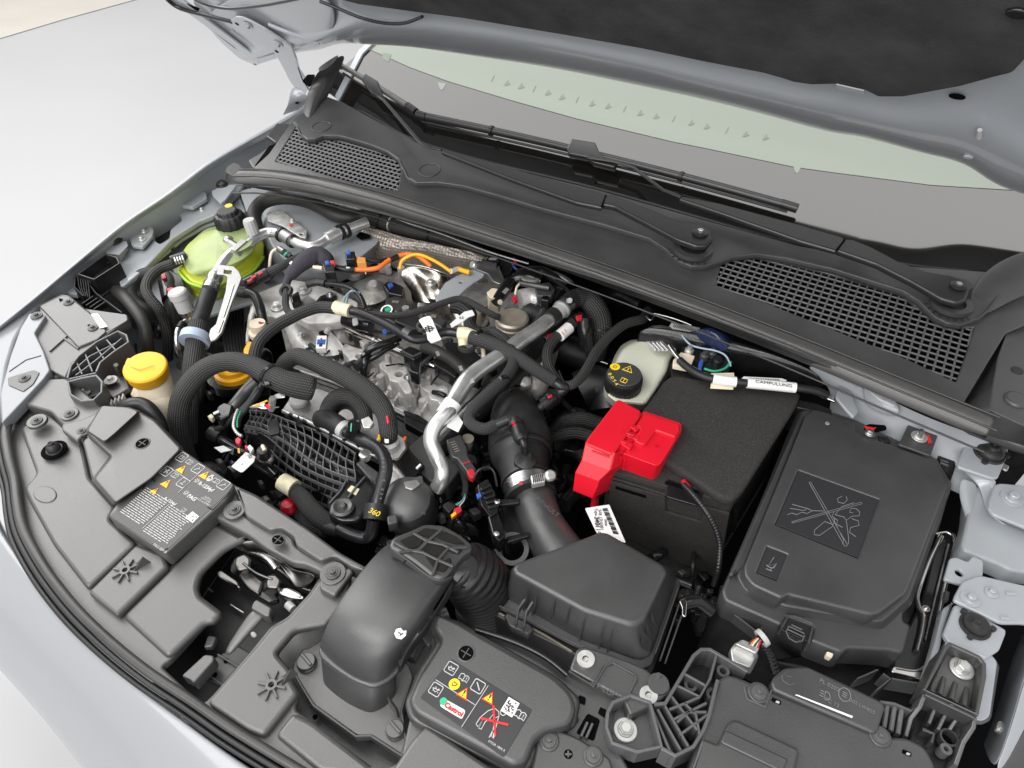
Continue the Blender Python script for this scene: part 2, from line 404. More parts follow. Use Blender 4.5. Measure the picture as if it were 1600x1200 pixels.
def hexbolt(bm):
    cyl(bm, 1, 1, 0, .12); cyl(bm, 1, .93, .12, .17); cyl(bm, .66, .6, .17, .24); cyl(bm, .56, .56, .24, .68, 6); cyl(bm, .5, .42, .68, .76, 6); cyl(bm, .2, .2, .76, .80, 8)
def torx(bm):
    cyl(bm, 1, .98, 0, .1); cyl(bm, .62, .55, .1, .2); cyl(bm, .42, .42, .2, .6); cyl(bm, .42, .34, .6, .68)
    for k in range(5): cyl(bm, .07, .05, .68, .74, 6, .2*math.cos(k*1.2566), .2*math.sin(k*1.2566))
def screwclip(bm):
    cyl(bm, 1, .95, 0, .12); cyl(bm, .72, .66, .12, .2); cyl(bm, .4, .36, .2, .5); cyl(bm, .18, .1, .5, .56)
BOLT = {'hex': mesh_of(hexbolt), 'torx': mesh_of(torx), 'clip': mesh_of(screwclip)}
BM = {}
def bolt(u, v, z, rpx, m='zinc', kind='hex', parent=None, name='bolt', n=(0, 0, 1), rot=.4):
    key = (kind, m)
    if key not in BM:
        me = BOLT[kind].copy(); me.materials.append(MATS[m]); BM[key] = me
    o = bpy.data.objects.new(name, BM[key]); col.objects.link(o); c = P(u, v, z); s = wpx(rpx, c)
    o.rotation_mode = 'QUATERNION'; o.rotation_quaternion = Vector(n).to_track_quat('Z', 'Y') @ Matrix.Rotation(rot, 3, 'Z').to_quaternion()
    o.scale = (s, s, s); o.location = c; o.parent = parent; return o
def text(s, u, v, z, size, m, parent, ang=0, name='lettering', align='CENTER', bold=0, pln=None, sx=1):
    cu = bpy.data.curves.new(name, 'FONT'); cu.body = s; cu.size = size; cu.align_x = align; cu.align_y = 'CENTER'; cu.extrude = .00015; cu.offset = bold
    ob = bpy.data.objects.new('t', cu); me = bpy.data.meshes.new_from_object(ob); bpy.data.objects.remove(ob); bpy.data.curves.remove(cu)
    pln = pln or pl(z); x, y, n = frame(pln); c = pln.at(u, v)+n*.0005; ca, sa = math.cos(ang), math.sin(ang)
    X = (x*ca+y*sa)*sx; Y = y*ca-x*sa
    me.transform(Matrix(((X.x, Y.x, n.x, c.x), (X.y, Y.y, n.y, c.y), (X.z, Y.z, n.z, c.z), (0, 0, 0, 1))))
    me.materials.clear(); me.name = name; return link(name, me, m, parent)
def lines(name, L, z, t, m, parent, closed=False):
    """flat print: strokes t metres wide"""
    return walls(name, [[(p[0], p[1], z+.0007) for p in l] for l in L], .0006, t, m, parent, closed)
def flat(name, px, z, m, parent, up=.0006):
    if isinstance(z, Plane): q = [z.shift(up).at(*s) for s in px]
    else: q = [P(s[0], s[1], z+up) for s in px]
    return raw(name, q, [tuple(range(len(q)))], m, parent)
def bil(q, a, b):
    (x0, y0), (x1, y1), (x2, y2), (x3, y3) = q      # tl tr br bl
    X = (x0*(1-a)+x1*a)*(1-b)+(x3*(1-a)+x2*a)*b; Y = (y0*(1-a)+y1*a)*(1-b)+(y3*(1-a)+y2*a)*b; return X, Y
def structure(o): o['kind'] = 'structure'; return o
def ring3(name, c, axis, r_out, r_in, h, m, parent=None):
    return lathe(name, c, [(r_in, 0), (r_out, 0), (r_out, h), (r_in, h), (r_in, 0)], m, parent, axis, cap=False)
def inside(p, poly):
    c = False; n = len(poly)
    for i in range(n):
        a, b = poly[i], poly[i-1]
        if (a.y > p.y) != (b.y > p.y) and p.x < (b.x-a.x)*(p.y-a.y)/(b.y-a.y)+a.x: c = not c
    return c
# ================================================================== THE SETTING
o = raw('floor', [(-14, -8, -.85), (10, -8, -.85), (10, 14, -.85), (-14, 14, -.85)], [(0, 1, 2, 3)], 'floor'); structure(o)
o = raw('floor_border', [P(-160, 108, -.846), P(-160, 20, -.846), P(20, -12, -.846), P(260, -60, -.846), P(300, -25, -.846), P(100, 30, -.846)], [(0, 1, 2, 3, 4, 5)], 'floor_cream'); structure(o)
SIL = [(-40, 535), (0, 503), (50, 463), (92, 427), (135, 391), (175, 357), (210, 331), (250, 306), (290, 276), (322, 250), (380, 217), (435, 187)]
BE = [(-60, 700), (-25, 770), (0, 826), (30, 868), (70, 926), (130, 990), (200, 1058), (280, 1118), (350, 1170), (400, 1203), (470, 1250), (560, 1300)]
q = [P(u, v, .02)+Vector((.02, -.01, 0)) for u, v in SIL][::-1]+[P(u, v, -.035)+Vector((.01, .02, 0)) for u, v in BE]+[Vector((.42, .16, 0)), Vector((.62, .5, 0)), Vector((.66, 1.3, 0))]
o = raw('gap_backing', [Vector((p.x, p.y, -.42)) for p in q]+[Vector((p.x, p.y, -.43)) for p in q], [tuple(range(len(q))), tuple(range(len(q), 2*len(q)))]+[(k, (k+1) % len(q), (k+1) % len(q)+len(q), k+len(q)) for k in range(len(q))], 'void'); structure(o)  # near-black sheet added underneath so the gaps between parts go dark
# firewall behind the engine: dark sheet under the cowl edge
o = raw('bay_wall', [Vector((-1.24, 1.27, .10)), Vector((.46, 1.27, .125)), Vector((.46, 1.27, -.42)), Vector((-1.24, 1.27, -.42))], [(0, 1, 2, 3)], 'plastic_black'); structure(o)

# ================================================================== BODY
t = T('front_bumper', 'pale blue grey painted bumper edge curving along the lower left of the engine bay', 'bumper')
e0 = [(-60, 700), (-25, 770), (0, 826), (30, 868), (70, 926), (130, 990), (200, 1058), (280, 1118), (350, 1170), (400, 1203), (470, 1250), (560, 1300)]
e2 = [(-240, 700), (-190, 800), (-150, 880), (-90, 955), (-30, 1020), (5, 1058), (62, 1122), (122, 1200), (180, 1280), (240, 1360), (330, 1450), (430, 1540)]
rows = []
for k, (a, b) in enumerate(zip(e0, e2)):
    A, B = P(a[0], a[1], -.035), P(b[0], b[1], -.17)
    d = Vector((B.x-A.x, B.y-A.y, 0))
    rows.append([A-Vector((0, 0, .03)), A, A+d*.04+Vector((0, 0, .001)), A+d*.3-Vector((0, 0, .012)), A+d*.62-Vector((0, 0, .045)), A+d*.88-Vector((0, 0, .1)), B, B-Vector((0, 0, .12))+d*.02, B-Vector((0, 0, .5))-d*.05])
grid('bumper_skin', rows, 'bumper_paint', t, 2, .003)
t = T('right_fender', 'pale blue grey fender along the upper left edge of the bay', 'fender')
S = [(-40, 535), (0, 503), (50, 463), (92, 427), (135, 391), (175, 357), (210, 331), (250, 306), (290, 276), (322, 250), (380, 217), (435, 187), (468, 166), (500, 140)]
rows = []
for k, (u, v) in enumerate(S):
    f = k/(len(S)-1); z = .0+.075*f; q = P(u, v, z)
    w1 = 3+2*f; w2 = 9+5*f
    rows.append([q+Vector((-.04, -.01, -.6)), q+Vector((-.03, -.01, -.3)), q+Vector((-.006, 0, -.02)), q, P(u+6, v+w1, z-.002), P(u+8, v+w2*.6, z-.010), P(u+11, v+w2, z-.026)])
grid('fender_skin', rows, 'paint', t, 2, .0015)
t = T('inner_fender_panel', 'grey painted inner flange with dark cutouts beside the coolant tank', 'body panel')
hz = -.028
slab('flange', [(95, 437), (140, 398), (180, 365), (255, 318), (322, 268), (385, 232), (440, 202), (480, 190), (440, 240), (395, 262), (372, 300), (338, 335), (312, 345), (270, 372), (225, 420), (195, 445), (188, 448), (182, 425), (150, 400), (120, 460), (105, 458)], hz, .012, 'paint', t, .003, .006,
     holes=[[(313, 287), (322, 276), (352, 258), (366, 262), (352, 284), (330, 300), (322, 296)], [(231, 345), (240, 335), (270, 317), (276, 322), (284, 344), (266, 358), (264, 372), (250, 381), (240, 374), (242, 360)], [(160, 372), (175, 359), (196, 372), (200, 384), (186, 396), (165, 392)]])
for q in ([(300, 280), (345, 245), (378, 262), (350, 300), (318, 310)], [(222, 345), (268, 308), (296, 340), (270, 390), (232, 388)], [(108, 440), (150, 404), (184, 372), (206, 388), (190, 440), (150, 470), (110, 470)]): slab('cavity_sheet', q, -.048, .004, 'plastic_black', t, .001, .004)  # black sheets added below the cutouts to make them dark
slab('apron', [(185, 446), (225, 420), (270, 372), (335, 338), (372, 300), (430, 262), (560, 330), (600, 400), (500, 440), (430, 460), (300, 500)], -.075, .01, 'paint_primer', t, .003, .01)
slab('apron', [(188, 430), (225, 410), (262, 372), (330, 336), (372, 300), (385, 330), (320, 352), (285, 372), (240, 410), (205, 440), (195, 445)], -.045, .01, 'paint', t, .004, .01)
slab('apron', [(374, 298), (396, 292), (480, 304), (560, 322), (610, 345), (560, 356), (420, 336), (385, 330)], -.025, .01, 'paint_primer', t, .003, .006)
t = T('strut_tower', 'pale grey sheet metal strut tower top behind the aluminium pipe', 'body panel')
loft('tower', [([(425, 322), (455, 308), (498, 318), (520, 345), (600, 372), (560, 405), (520, 425), (470, 420), (428, 392), (412, 355)], -.0), ([(410, 318), (450, 298), (510, 310), (540, 335), (620, 365), (575, 420), (525, 445), (460, 440), (415, 405), (398, 355)], -.06)], 'paint_primer', t, .008, .03)
slab('mount_plate', [(416, 333), (440, 327), (480, 360), (478, 372), (470, 371), (440, 352), (418, 345)], .012, .004, 'zinc', t, .001, .003, holes=[circ(471, 366, .012, 3, 8)])
bolt(457, 346, .013, 7, 'zinc', 'torx', t); flat('paint_mark', [(452, 350), (458, 350), (458, 353), (452, 353)], .013, 'print_red', t)
# ---- headlamp side
t = T('headlamp', 'dark grey headlamp top at the left edge of the photo', 'headlamp')
slab('lamp_housing', [(-60, 560), (0, 507), (92, 431), (96, 442), (62, 474), (44, 492), (24, 530), (12, 570), (0, 660), (-60, 720)], -.008, .05, 'panel_paint', t, .006, .006)
t = T('corner_panel', 'pale painted corner panel with a dark screw recess under the headlamp', 'body panel')
slab('panel', [(46, 489), (72, 492), (54, 520), (68, 548), (78, 578), (68, 592), (40, 622), (2, 662), (0, 615), (16, 556), (32, 512)], .004, .02, 'panel_paint', t, .002, .005)
slab('recess', [(12, 590), (52, 578), (62, 582), (52, 600), (36, 612), (13, 602)], .0055, .004, 'plastic_dark', t, .001, .003)
bolt(38, 591, .006, 9, 'plastic_dark', 'clip', t, 'screw'); bolt(57, 493, .006, 9, 'plastic_dark', 'clip', t, 'screw')
walls('seam', [[(14, 580, .0052), (40, 562, .0052), (64, 555, .0052)]], .001, .0012, 'plastic_black', t)
t = T('lamp_cover_plate', 'grey plastic cover plate with two screws and white sticker behind the headlamp', 'cover')
slab('plate', [(60, 476), (97, 459), (108, 461), (133, 482), (178, 508), (199, 491), (200, 500), (168, 522), (158, 536), (128, 552), (112, 568), (102, 590), (75, 577), (56, 545), (54, 522), (66, 506)], -.004, .02, 'plastic', t, .002, .004)
slab('raised_step', [(61, 478), (97, 461), (108, 463), (160, 505), (166, 518), (152, 530), (122, 542)], .0, .006, 'plastic', t, .002, .003)
walls('rib', [[(77, 548, -.001), (104, 524, -.001)], [(100, 528, -.001), (122, 544, -.001)]], .004, .003, 'plastic', t)
bolt(107, 472, .001, 8, 'plastic_dark', 'clip', t, 'screw'); bolt(145, 512, .001, 8, 'plastic_dark', 'clip', t, 'screw')
q = [(142, 491), (152, 489), (168, 510), (156, 513)]; flat('sticker', q, .001, 'white', t)
for k in range(5): lines('print', [[bil(q, .1+.18*k, .15), bil(q, .1+.18*k, .85)]], .0018, .0008, 'print_grey', t)
slab('white_sheet', [(133, 482), (198, 491), (200, 500), (165, 521), (158, 508)], -.003, .004, 'plastic', t)
flat('arrow_mark', [(92, 466), (99, 467), (93, 471)], .0008, 'void', t); flat('arrow_mark', [(136, 508), (140, 506), (143, 510), (138, 510)], .0008, 'void', t)
t = T('lamp_bracket', 'black open plastic bracket with a light bolt in front of the rubber stop, upper left', 'bracket')
walls('frame', [[(122, 428, .006), (165, 397, .006), (182, 402, .006), (186, 411, .006), (147, 436, .006)]], .035, .004, 'plastic_black', t, True)
walls('frame', [[(117, 430, .0), (116, 448, -.01), (130, 462, -.02)], [(139, 438, .0), (141, 446, -.01), (132, 462, -.02)], [(141, 446, -.01), (150, 458, -.02), (190, 488, -.03)]], .02, .003, 'plastic_black', t)
walls('rib', [[(121+4*k, 430+2*k, -.002), (123+4*k, 446+2*k, -.012), (128+3*k, 460+1.2*k, -.02)] for k in range(5)], .01, .002, 'plastic_black', t)
walls('rib', [[(128+6*k, 474+3*k, -.02), (146+6*k, 462+3*k, -.02)] for k in range(4)], .012, .0025, 'plastic_black', t)
slab('base', [(124, 428), (165, 400), (183, 408), (146, 434)], -.018, .006, 'plastic_black', t)
bolt(163, 409, -.012, 8, 'zinc', 'torx', t)
# brackets, bolts and rubber stops on the flange
def stop(u, v, z, w, label, ear=False, low=.6):
    t = T('rubber_stop', label, 'bump stop', 'black rubber bonnet stops'); c = P(u, v, z); r = wpx(w/2, c)
    lathe('foot', c, [(r*1.0, -r*.25), (r*1.05, 0), (r*.98, r*.12)], 'rubber', t)
    lathe('dome', c, [(r*.86, r*.1), (r*.86, r*.3), (r*.8, r*.5*low+.1*r), (r*.62, r*.85*low), (r*.4, r*1.0*low), (r*.34, r*1.25*low), (r*.2, r*1.3*low), (r*.1, r*1.15*low)], 'rubber', t)
    if ear:
        for a in (.3, 2.4, 4.5):
            p = c+Vector((math.cos(a)*r*1.12, math.sin(a)*r*1.12, 0)); lathe('ear', p, [(r*.2, -r*.1), (r*.22, r*.16), (r*.1, r*.18)], 'rubber', t, segs=12)
t = T('flange_bracket', 'small pale metal bracket with one bolt nearest the cowl on the left flange', 'bracket', 'pale brackets on the left flange')
slab('plate', [(275, 313), (292, 295), (322, 300), (323, 309), (300, 323), (280, 320)], -.012, .01, 'paint', t, .002, .004); bolt(300, 304, -.011, 7, 'zinc', 'torx', t)
t = T('flange_bracket', 'folded pale metal bracket carrying the rubber stop next to the cowl corner', 'bracket', 'pale brackets on the left flange')
slab('plate', [(330, 298), (350, 288), (370, 288), (352, 312), (345, 318), (332, 305)], -.004, .006, 'paint', t, .002, .003)
loft('leg', [([(332, 306), (346, 318), (322, 336), (306, 331)], -.03), ([(332, 310), (348, 322), (324, 342), (306, 336)], -.04)], 'paint', t, .001, .002); bolt(315, 328, -.028, 6, 'zinc', 'torx', t)
stop(347, 288, -.002, 18, 'black rubber stop standing on the folded bracket by the cowl corner')
t = T('flange_bracket', 'pale metal tab with two bolts above the black lamp bracket', 'bracket', 'pale brackets on the left flange')
slab('plate', [(198, 362), (215, 352), (232, 350), (240, 358), (238, 368), (222, 386), (206, 384)], -.014, .008, 'paint', t, .002, .004); bolt(225, 362, -.013, 6.5, 'zinc', 'torx', t); bolt(221, 374, -.013, 7.5, 'zinc', 'torx', t)
t = T('flange_bracket', 'pale metal bracket under the rubber stop nearest the headlamp', 'bracket', 'pale brackets on the left flange')
loft('plate', [([(160, 381), (172, 374), (198, 377), (200, 384), (186, 398), (166, 396)], -.006), ([(160, 388), (172, 382), (198, 384), (202, 392), (190, 414), (164, 400)], -.035)], 'paint', t, .002, .003)
stop(178, 376, -.004, 24, 'black rubber stop nearest the headlamp with metal foot on the left flange')

# ================================================================== FRONT PANEL (radiator cover)
t = T('front_seal', 'dark rubber seal strip curving along the front edge of the grey cover', 'seal')
sp = [(14, 655, -.012), (9, 680, -.012), (14, 715, -.012), (23, 750, -.014), (27, 785, -.014), (34, 820, -.014), (50, 855, -.014), (78, 900, -.014), (120, 952, -.014), (172, 1002, -.014), (232, 1050, -.014), (300, 1095, -.014), (362, 1138, -.014), (430, 1180, -.014), (500, 1222, -.014)]
tube('strip', sp, 15, 'seal', t, 6, segs=12, flat=.7)
tube('lip', [(u-9-.1*max(0, 20-k*2), v+6+k*.6, z-.006) for k, (u, v, z) in enumerate(sp)], 9, 'rubber', t, 6, segs=10)
tube('edge_gap', [(u-17, v+14+k*.6, z-.016) for k, (u, v, z) in enumerate(sp)], 9, 'plastic_black', t, 6, segs=8)
pan = T('front_cover', 'large grey plastic cover over the front panel with printed refrigerant label', 'cover')
opening = [(389, 837), (374, 844), (350, 856), (314, 893), (308, 915), (312, 930), (347, 956), (334, 971), (320, 972), (265, 1032), (252, 1041), (310, 1095), (320, 1097), (332, 1085), (392, 1016), (425, 975), (447, 965), (482, 927), (502, 897), (497, 892), (475, 882), (457, 880), (415, 857)]
pocket = [(431, 1019), (455, 1047), (457, 1064), (467, 1082), (460, 1108), (490, 1128), (590, 1205), (625, 1190), (642, 1112), (640, 1092), (672, 1030), (678, 975), (650, 940), (600, 900), (548, 893), (545, 935), (512, 975), (460, 985)]
base = [(10, 662), (25, 642), (60, 600), (105, 588), (165, 640), (215, 642), (245, 660), (285, 702), (366, 757), (400, 772), (482, 826), (530, 862), (620, 912), (690, 960), (720, 1010), (700, 1110), (900, 1260), (560, 1260), (430, 1188), (362, 1146), (300, 1102), (232, 1057), (172, 1010), (120, 960), (80, 907), (50, 862), (30, 822), (22, 785), (18, 750), (8, 715)]
slab('base_sheet', base, -.024, .012, 'plastic', pan, .003, .01, holes=[opening, pocket], hr=.006)
slab('front_field', [(76, 642), (128, 690), (140, 746), (182, 792), (170, 810), (213, 848), (136, 920), (82, 850), (44, 782), (36, 762), (56, 740), (30, 668)], -.016, .012, 'plastic', pan, .006, .008)
slab('middle_field', [(262, 892), (336, 817), (384, 842), (374, 846), (350, 858), (314, 893), (307, 915), (311, 931), (346, 957), (333, 971), (319, 973), (262, 1028), (190, 962)], -.018, .012, 'plastic', pan, .006, .008)
slab('star_pad', [(213, 849), (256, 866), (262, 884), (182, 962), (136, 925)], -.011, .014, 'plastic', pan, .005, .005)
slab('right_field', [(503, 898), (548, 895), (545, 935), (512, 975), (460, 984), (430, 1019), (454, 1047), (456, 1064), (466, 1082), (412, 1150), (386, 1140), (322, 1097), (393, 1017), (426, 977), (448, 966), (483, 928)], -.013, .014, 'plastic', pan, .005, .006)
slab('lower_field', [(458, 1112), (488, 1127), (592, 1206), (560, 1212), (500, 1206), (429, 1148)], -.017, .012, 'plastic', pan, .006, .006)
slab('side_field', [(667, 1131), (860, 1260), (620, 1260), (610, 1205), (645, 1153)], -.006, .02, 'plastic', pan, .005, .004)
slab('rear_flange', [(368, 760), (400, 774), (482, 827), (530, 863), (600, 900), (550, 886), (522, 868), (500, 876), (462, 851), (459, 838), (438, 824), (421, 828), (384, 806)], .006, .03, 'plastic', pan, .003, .005)
slab('rear_step', [(366, 762), (384, 806), (421, 829), (438, 826), (458, 838), (461, 852), (499, 876), (521, 869), (550, 890), (520, 931), (498, 922), (503, 897), (497, 891), (475, 881), (457, 879), (415, 856), (388, 836), (336, 808), (352, 778)], -.004, .016, 'plastic', pan, .004, .006)
slab('bolt_pad', [(502, 897), (548, 886), (552, 893), (523, 932), (498, 919)], -.001, .008, 'plastic', pan, .003, .005)
loft('hump', [([(160, 637), (214, 642), (241, 657), (283, 701), (237, 747), (180, 786), (147, 748), (176, 714), (137, 677)], .022), ([(158, 637), (216, 640), (245, 657), (288, 702), (238, 752), (179, 793), (141, 750), (172, 714), (132, 679)], -.02)], 'plastic', pan, .006, .006)
loft('high_box', [([(160, 634), (200, 637), (216, 643), (180, 676), (163, 690), (137, 673)], .036), ([(158, 634), (202, 636), (222, 643), (182, 682), (163, 697), (133, 675)], .012)], 'plastic', pan, .005, .005)
slab('side_wedge', [(128, 690), (138, 678), (176, 712), (148, 748), (142, 746)], .002, .02, 'plastic', pan, .004, .004)
slab('label_block', [(281, 699), (367, 757), (354, 780), (258, 866), (168, 806), (182, 786), (238, 748)], .010, .03, 'plastic', pan, .003, .006)
slab('corner_field', [(60, 592), (104, 590), (126, 606), (165, 640), (138, 672), (128, 690), (96, 662), (78, 643), (38, 632)], -.004, .02, 'plastic', pan, .004, .006)
slab('screw_plate', [(96, 662), (128, 655), (160, 640), (136, 672), (120, 690), (96, 672)], .0, .012, 'plastic', pan, .003, .004)
slab('oval_emboss', circ(70, 772, -.016, 22, 24, .6), -.0145, .003, 'plastic', pan, .0014, 0)
for (u, v, r) in ((57, 657, 11), (108, 646, 10), (127, 673, 9), (366, 796, 13), (520, 895, 15)):
    slab('screw_seat', circ(u, v, 0, r*1.35, 24), -.001 if r < 13 else .001, .006, 'plastic', pan, .001, 0); bolt(u, v, 0 if r < 13 else .002, r*.8, 'plastic_dark', 'clip', pan, 'screw')
# rubber stop in its dark well
stopwell = circ(84, 702, -.01, 19, 20); slab('stop_well', stopwell, -.0085, .004, 'void', pan, .001, 0)
# round eyelets with a cross
def eyelet(u, v, z, r, parent, sq=1):
    slab('eyelet_rim', circ(u, v, z, r*1.22, 24, sq), z+.001, .003, 'rib_plastic', parent, .001, 0); slab('eyelet', circ(u, v, z, r, 24, sq), z+.0018, .003, 'void', parent, .0005, 0)
    c = P(u, v, z+.0022); k = wpx(r*.75, c)
    walls('eyelet_cross', [[c+Vector((-k, 0, 0)), c+Vector((k, 0, 0))], [c+Vector((0, -k, 0)), c+Vector((0, k, 0))]], .001, k*.15, 'rib_plastic', parent)
eyelet(222, 692, .022, 10, pan); eyelet(434, 843, .006, 10, pan, .8)
# moulded stars with a gusset
for (u, v, z) in ((197, 893, -.011), (425, 1072, -.013)):
    c = P(u, v, z); L = []
    for k in range(8):
        a = k*math.pi/4+.35; r0, r1 = .005, .017; d = Vector((math.cos(a), math.sin(a), 0)); L.append([c+d*r0+Vector((0, 0, .004)), c+d*r1+Vector((0, 0, .0035))])
    walls('star_rib', L, .004, .0026, 'plastic', pan)
    ring3('star_hub', c, (0, 0, 1), .0065, .0035, .0045, 'plastic', pan); slab('star_bore', circ(u, v, z, 3.2, 12), z+.001, .001, 'void', pan, .0003, 0)
    raw('gusset', [c+Vector((.002, .012, .0)), c+Vector((.017, .026, .0)), c+Vector((.012, .023, .014)), c+Vector((.010, .006, .0))], [(0, 1, 2), (1, 3, 2), (0, 2, 3), (0, 3, 1)], 'plastic_dark', pan)
# printed refrigerant label
Q = [(283, 706), (362, 757), (258, 860), (172, 805)]; zl = .010
def W2(a, b): return bil(Q, a, b)
def icon_box(cx, cy, s, draw, z, mm='print_white'):
    c = P(cx, cy, z+.0007) if not isinstance(cx, Vector) else cx
    q = [c+Vector((a*s, b*s, 0)) for a, b in ((-.8, -1), (.8, -1), (1, -.8), (1, .8), (.8, 1), (-.8, 1), (-1, .8), (-1, -.8))]
    walls('icon', [q], .0006, s*.16, mm, draw, True); return c
def strokes(c, s, L, t, mm, parent, name='icon', z=0):
    walls(name, [[c+Vector((a*s, b*s, z)) for a, b in l] for l in L], .0006, s*t, mm, parent)
def tri(u, v, z, s, parent, edge='print_orange'):
    c = P(u, v, z+.0007); raw('warning_sign', [c+Vector((-s, -.8*s, 0)), c+Vector((s, -.8*s, 0)), c+Vector((0, s, 0))], [(0, 1, 2)], edge, parent)
    k = .76; raw('warning_sign', [c+Vector((-s*k, -.8*s*k-.02*s, .0004)), c+Vector((s*k, -.8*s*k-.02*s, .0004)), c+Vector((0, s*k*.95, .0004))], [(0, 1, 2)], 'print_yellow', parent)
    raw('warning_sign', [c+Vector((-.1*s, -.15*s, .0008)), c+Vector((.1*s, -.15*s, .0008)), c+Vector((.12*s, .5*s, .0008)), c+Vector((-.12*s, .5*s, .0008))], [(0, 1, 2, 3)], 'print_black', parent)
    raw('warning_sign', [c+Vector((-.1*s, -.5*s, .0008)), c+Vector((.1*s, -.5*s, .0008)), c+Vector((.1*s, -.3*s, .0008)), c+Vector((-.1*s, -.3*s, .0008))], [(0, 1, 2, 3)], 'print_black', parent)
def book(u, v, z, s, parent, mm='print_white'):
    c = P(u, v, z+.0007); strokes(c, s, [[(-1, -.6), (-1, .5), (-.5, .75), (0, .5), (.5, .75), (1, .5), (1, -.6), (.5, -.45), (0, -.7), (-.5, -.45), (-1, -.6)], [(0, .5), (0, -.7)], [(.55, .35), (.55, 0)], [(.55, -.15), (.55, -.25)]], .17, mm, parent)
thing_pan = pan; lab = slab('label_field', [(283, 704), (365, 757), (358, 768), (258, 862), (171, 806), (198, 783)], zl+.0006, .0012, 'sticker_grey', pan, .0004, .004); pan = lab
zl += .0007
for (u, v, kind) in ((284, 714, 'battery'), (309, 732, 'wrench'), (260, 736, 'fan'), (286, 754, 'coolant'), (349, 757, 'wrench')):
    c = icon_box(u, v, .0072, pan, zl)
    D = {'battery': [[(-.5, -.4), (-.5, .3), (.5, .3), (.5, -.4), (-.5, -.4)], [(-.3, .3), (-.3, .5)], [(.3, .3), (.3, .5)], [(-.3, 0), (-.1, 0)], [(.1, 0), (.4, 0)]], 'wrench': [[(-.5, -.55), (.2, .2)], [(.1, .5), (.15, .15), (.55, .1)]],
         'fan': [[(0, 0), (.4, .5), (.1, .5), (0, 0), (-.4, -.5), (-.1, -.5), (0, 0)], [(0, 0), (-.5, .4), (-.5, .1), (0, 0), (.5, -.4), (.5, -.1), (0, 0)]], 'coolant': [[(0, .6), (0, -.2)], [(-.5, -.4), (-.2, -.25), (.1, -.4), (.4, -.25)], [(0, .3), (.3, .3)]]}[kind]
    strokes(c, .0072, D, .14, 'print_white', pan)
for (u, v) in ((296, 722), (273, 743), (337, 751)): book(u, v, zl, .0052, pan)
for (u, v, s) in ((284, 733, .0074), (260, 755, .0074), (320, 742, .0074), (242, 767, .0055)): tri(u, v, zl, s, pan)
c = P(329, 746, zl+.0007); strokes(c, .006, [[(0, 1), (-.6, 0), (-.5, -.7), (0, -1), (.5, -.7), (.6, 0), (.2, .3), (0, 1)], [(0, -.2), (-.2, -.6), (.2, -.6), (0, -.2)]], .4, 'print_white', pan)
text('R-1234yf', 322, 761, zl, .0078, 'print_white', pan, 0, bold=.0003); text('PAG', 300, 778, zl, .0082, 'print_white', pan, bold=.0003)
for (u, v) in ((308, 751), (291, 770)):
    c = P(u, v, zl+.0007); strokes(c, .0042, [[(math.cos(a)*.3, math.sin(a)*.3), (math.cos(a), math.sin(a))] for a in [k*math.pi/4 for k in range(8)]], .22, 'print_white', pan)
text('0,420 kg\nGWP 0,501\nCO2 eq 0,0002 t', 322, 782, zl, .0038, 'print_white', pan)
lines('rule', [[(314, 736), (278, 770)], [(260, 727), (295, 750)], [(264, 788), (222, 826)]], zl, .0007, 'print_white', pan)
text('R-1234yf', 266, 784, zl, .0062, 'print_white', pan, bold=.0002); book(288, 797, zl, .0035, pan)
rnd = random.Random(3)
L = []
for cx0, cx1, b0, b1, n in ((.06, .47, .53, .93, 15), (.53, .95, .55, .97, 16)):
    for k in range(n):
        b = b0+(b1-b0)*k/n; a = cx0
        while a < cx1-.03:
            w_ = min(rnd.uniform(.03, .09), cx1-a); L.append([W2(a, b), W2(a+w_, b)]); a += w_+.012
            if k in (n-1,) and a > cx0+.3: break
lines('small_print', L, zl, .0011, 'print_white', pan)
text('77015 0201 R', 250, 857, zl, .0045, 'print_white', pan)
lines('corner_mark', [[(244, 740), (237, 748), (242, 752)], [(226, 758), (222, 764)], [(360, 768), (332, 796), (324, 792)], [(252, 862), (262, 856)]], zl, .0011, 'void', pan)
q = [(301, 799), (311, 807), (301, 817), (289, 809)]; flat('blank_patch', q, zl, 'white', pan)
for k in range(14): a, b = rnd.random()*.7+.1, rnd.random()*.7+.1; flat('speck', [bil(q, a, b), bil(q, a+.12, b), bil(q, a+.12, b+.1), bil(q, a, b+.1)], zl+.0005, 'print_grey', pan)
pan = thing_pan
stop(85, 702, -.006, 24, 'black rubber stop in a round well of the front cover', low=1.0)
# ---- latch
lt = T('bonnet_latch', 'shiny metal bonnet latch with a grey plastic release lever in its opening', 'latch')
slab('well_floor', [(240, 1045), (389, 825), (520, 885), (440, 1010), (320, 1110)], -.095, .01, 'plastic_black', lt)
loft('catch', [([(368, 870), (382, 864), (392, 872), (390, 888), (372, 892), (366, 882)], -.03), ([(362, 880), (382, 870), (398, 880), (392, 900), (370, 902), (360, 892)], -.055)], 'latch_metal', lt, .003, .004)
slab('side_plate', [(384, 846), (404, 850), (452, 874), (500, 900), (486, 926), (462, 918), (440, 896), (404, 874), (384, 862)], -.06, .01, 'latch_metal', lt, .004, .006)
loft('catch', [([(418, 898), (432, 897), (440, 906), (434, 920), (416, 918)], -.03), ([(410, 908), (430, 900), (446, 914), (438, 932), (408, 928)], -.055)], 'latch_metal', lt, .003, .004)
slab('rail', [(339, 893), (346, 890), (372, 908), (375, 920), (340, 900)], -.035, .006, 'latch_metal', lt, .002, .003)
slab('pawl', [(370, 892), (384, 888), (412, 908), (404, 930), (382, 915), (376, 905)], -.045, .01, 'latch_metal', lt, .003, .004)
slab('pawl', [(432, 918), (450, 916), (470, 926), (476, 936), (452, 934), (436, 928)], -.04, .01, 'steel', lt, .003, .004)
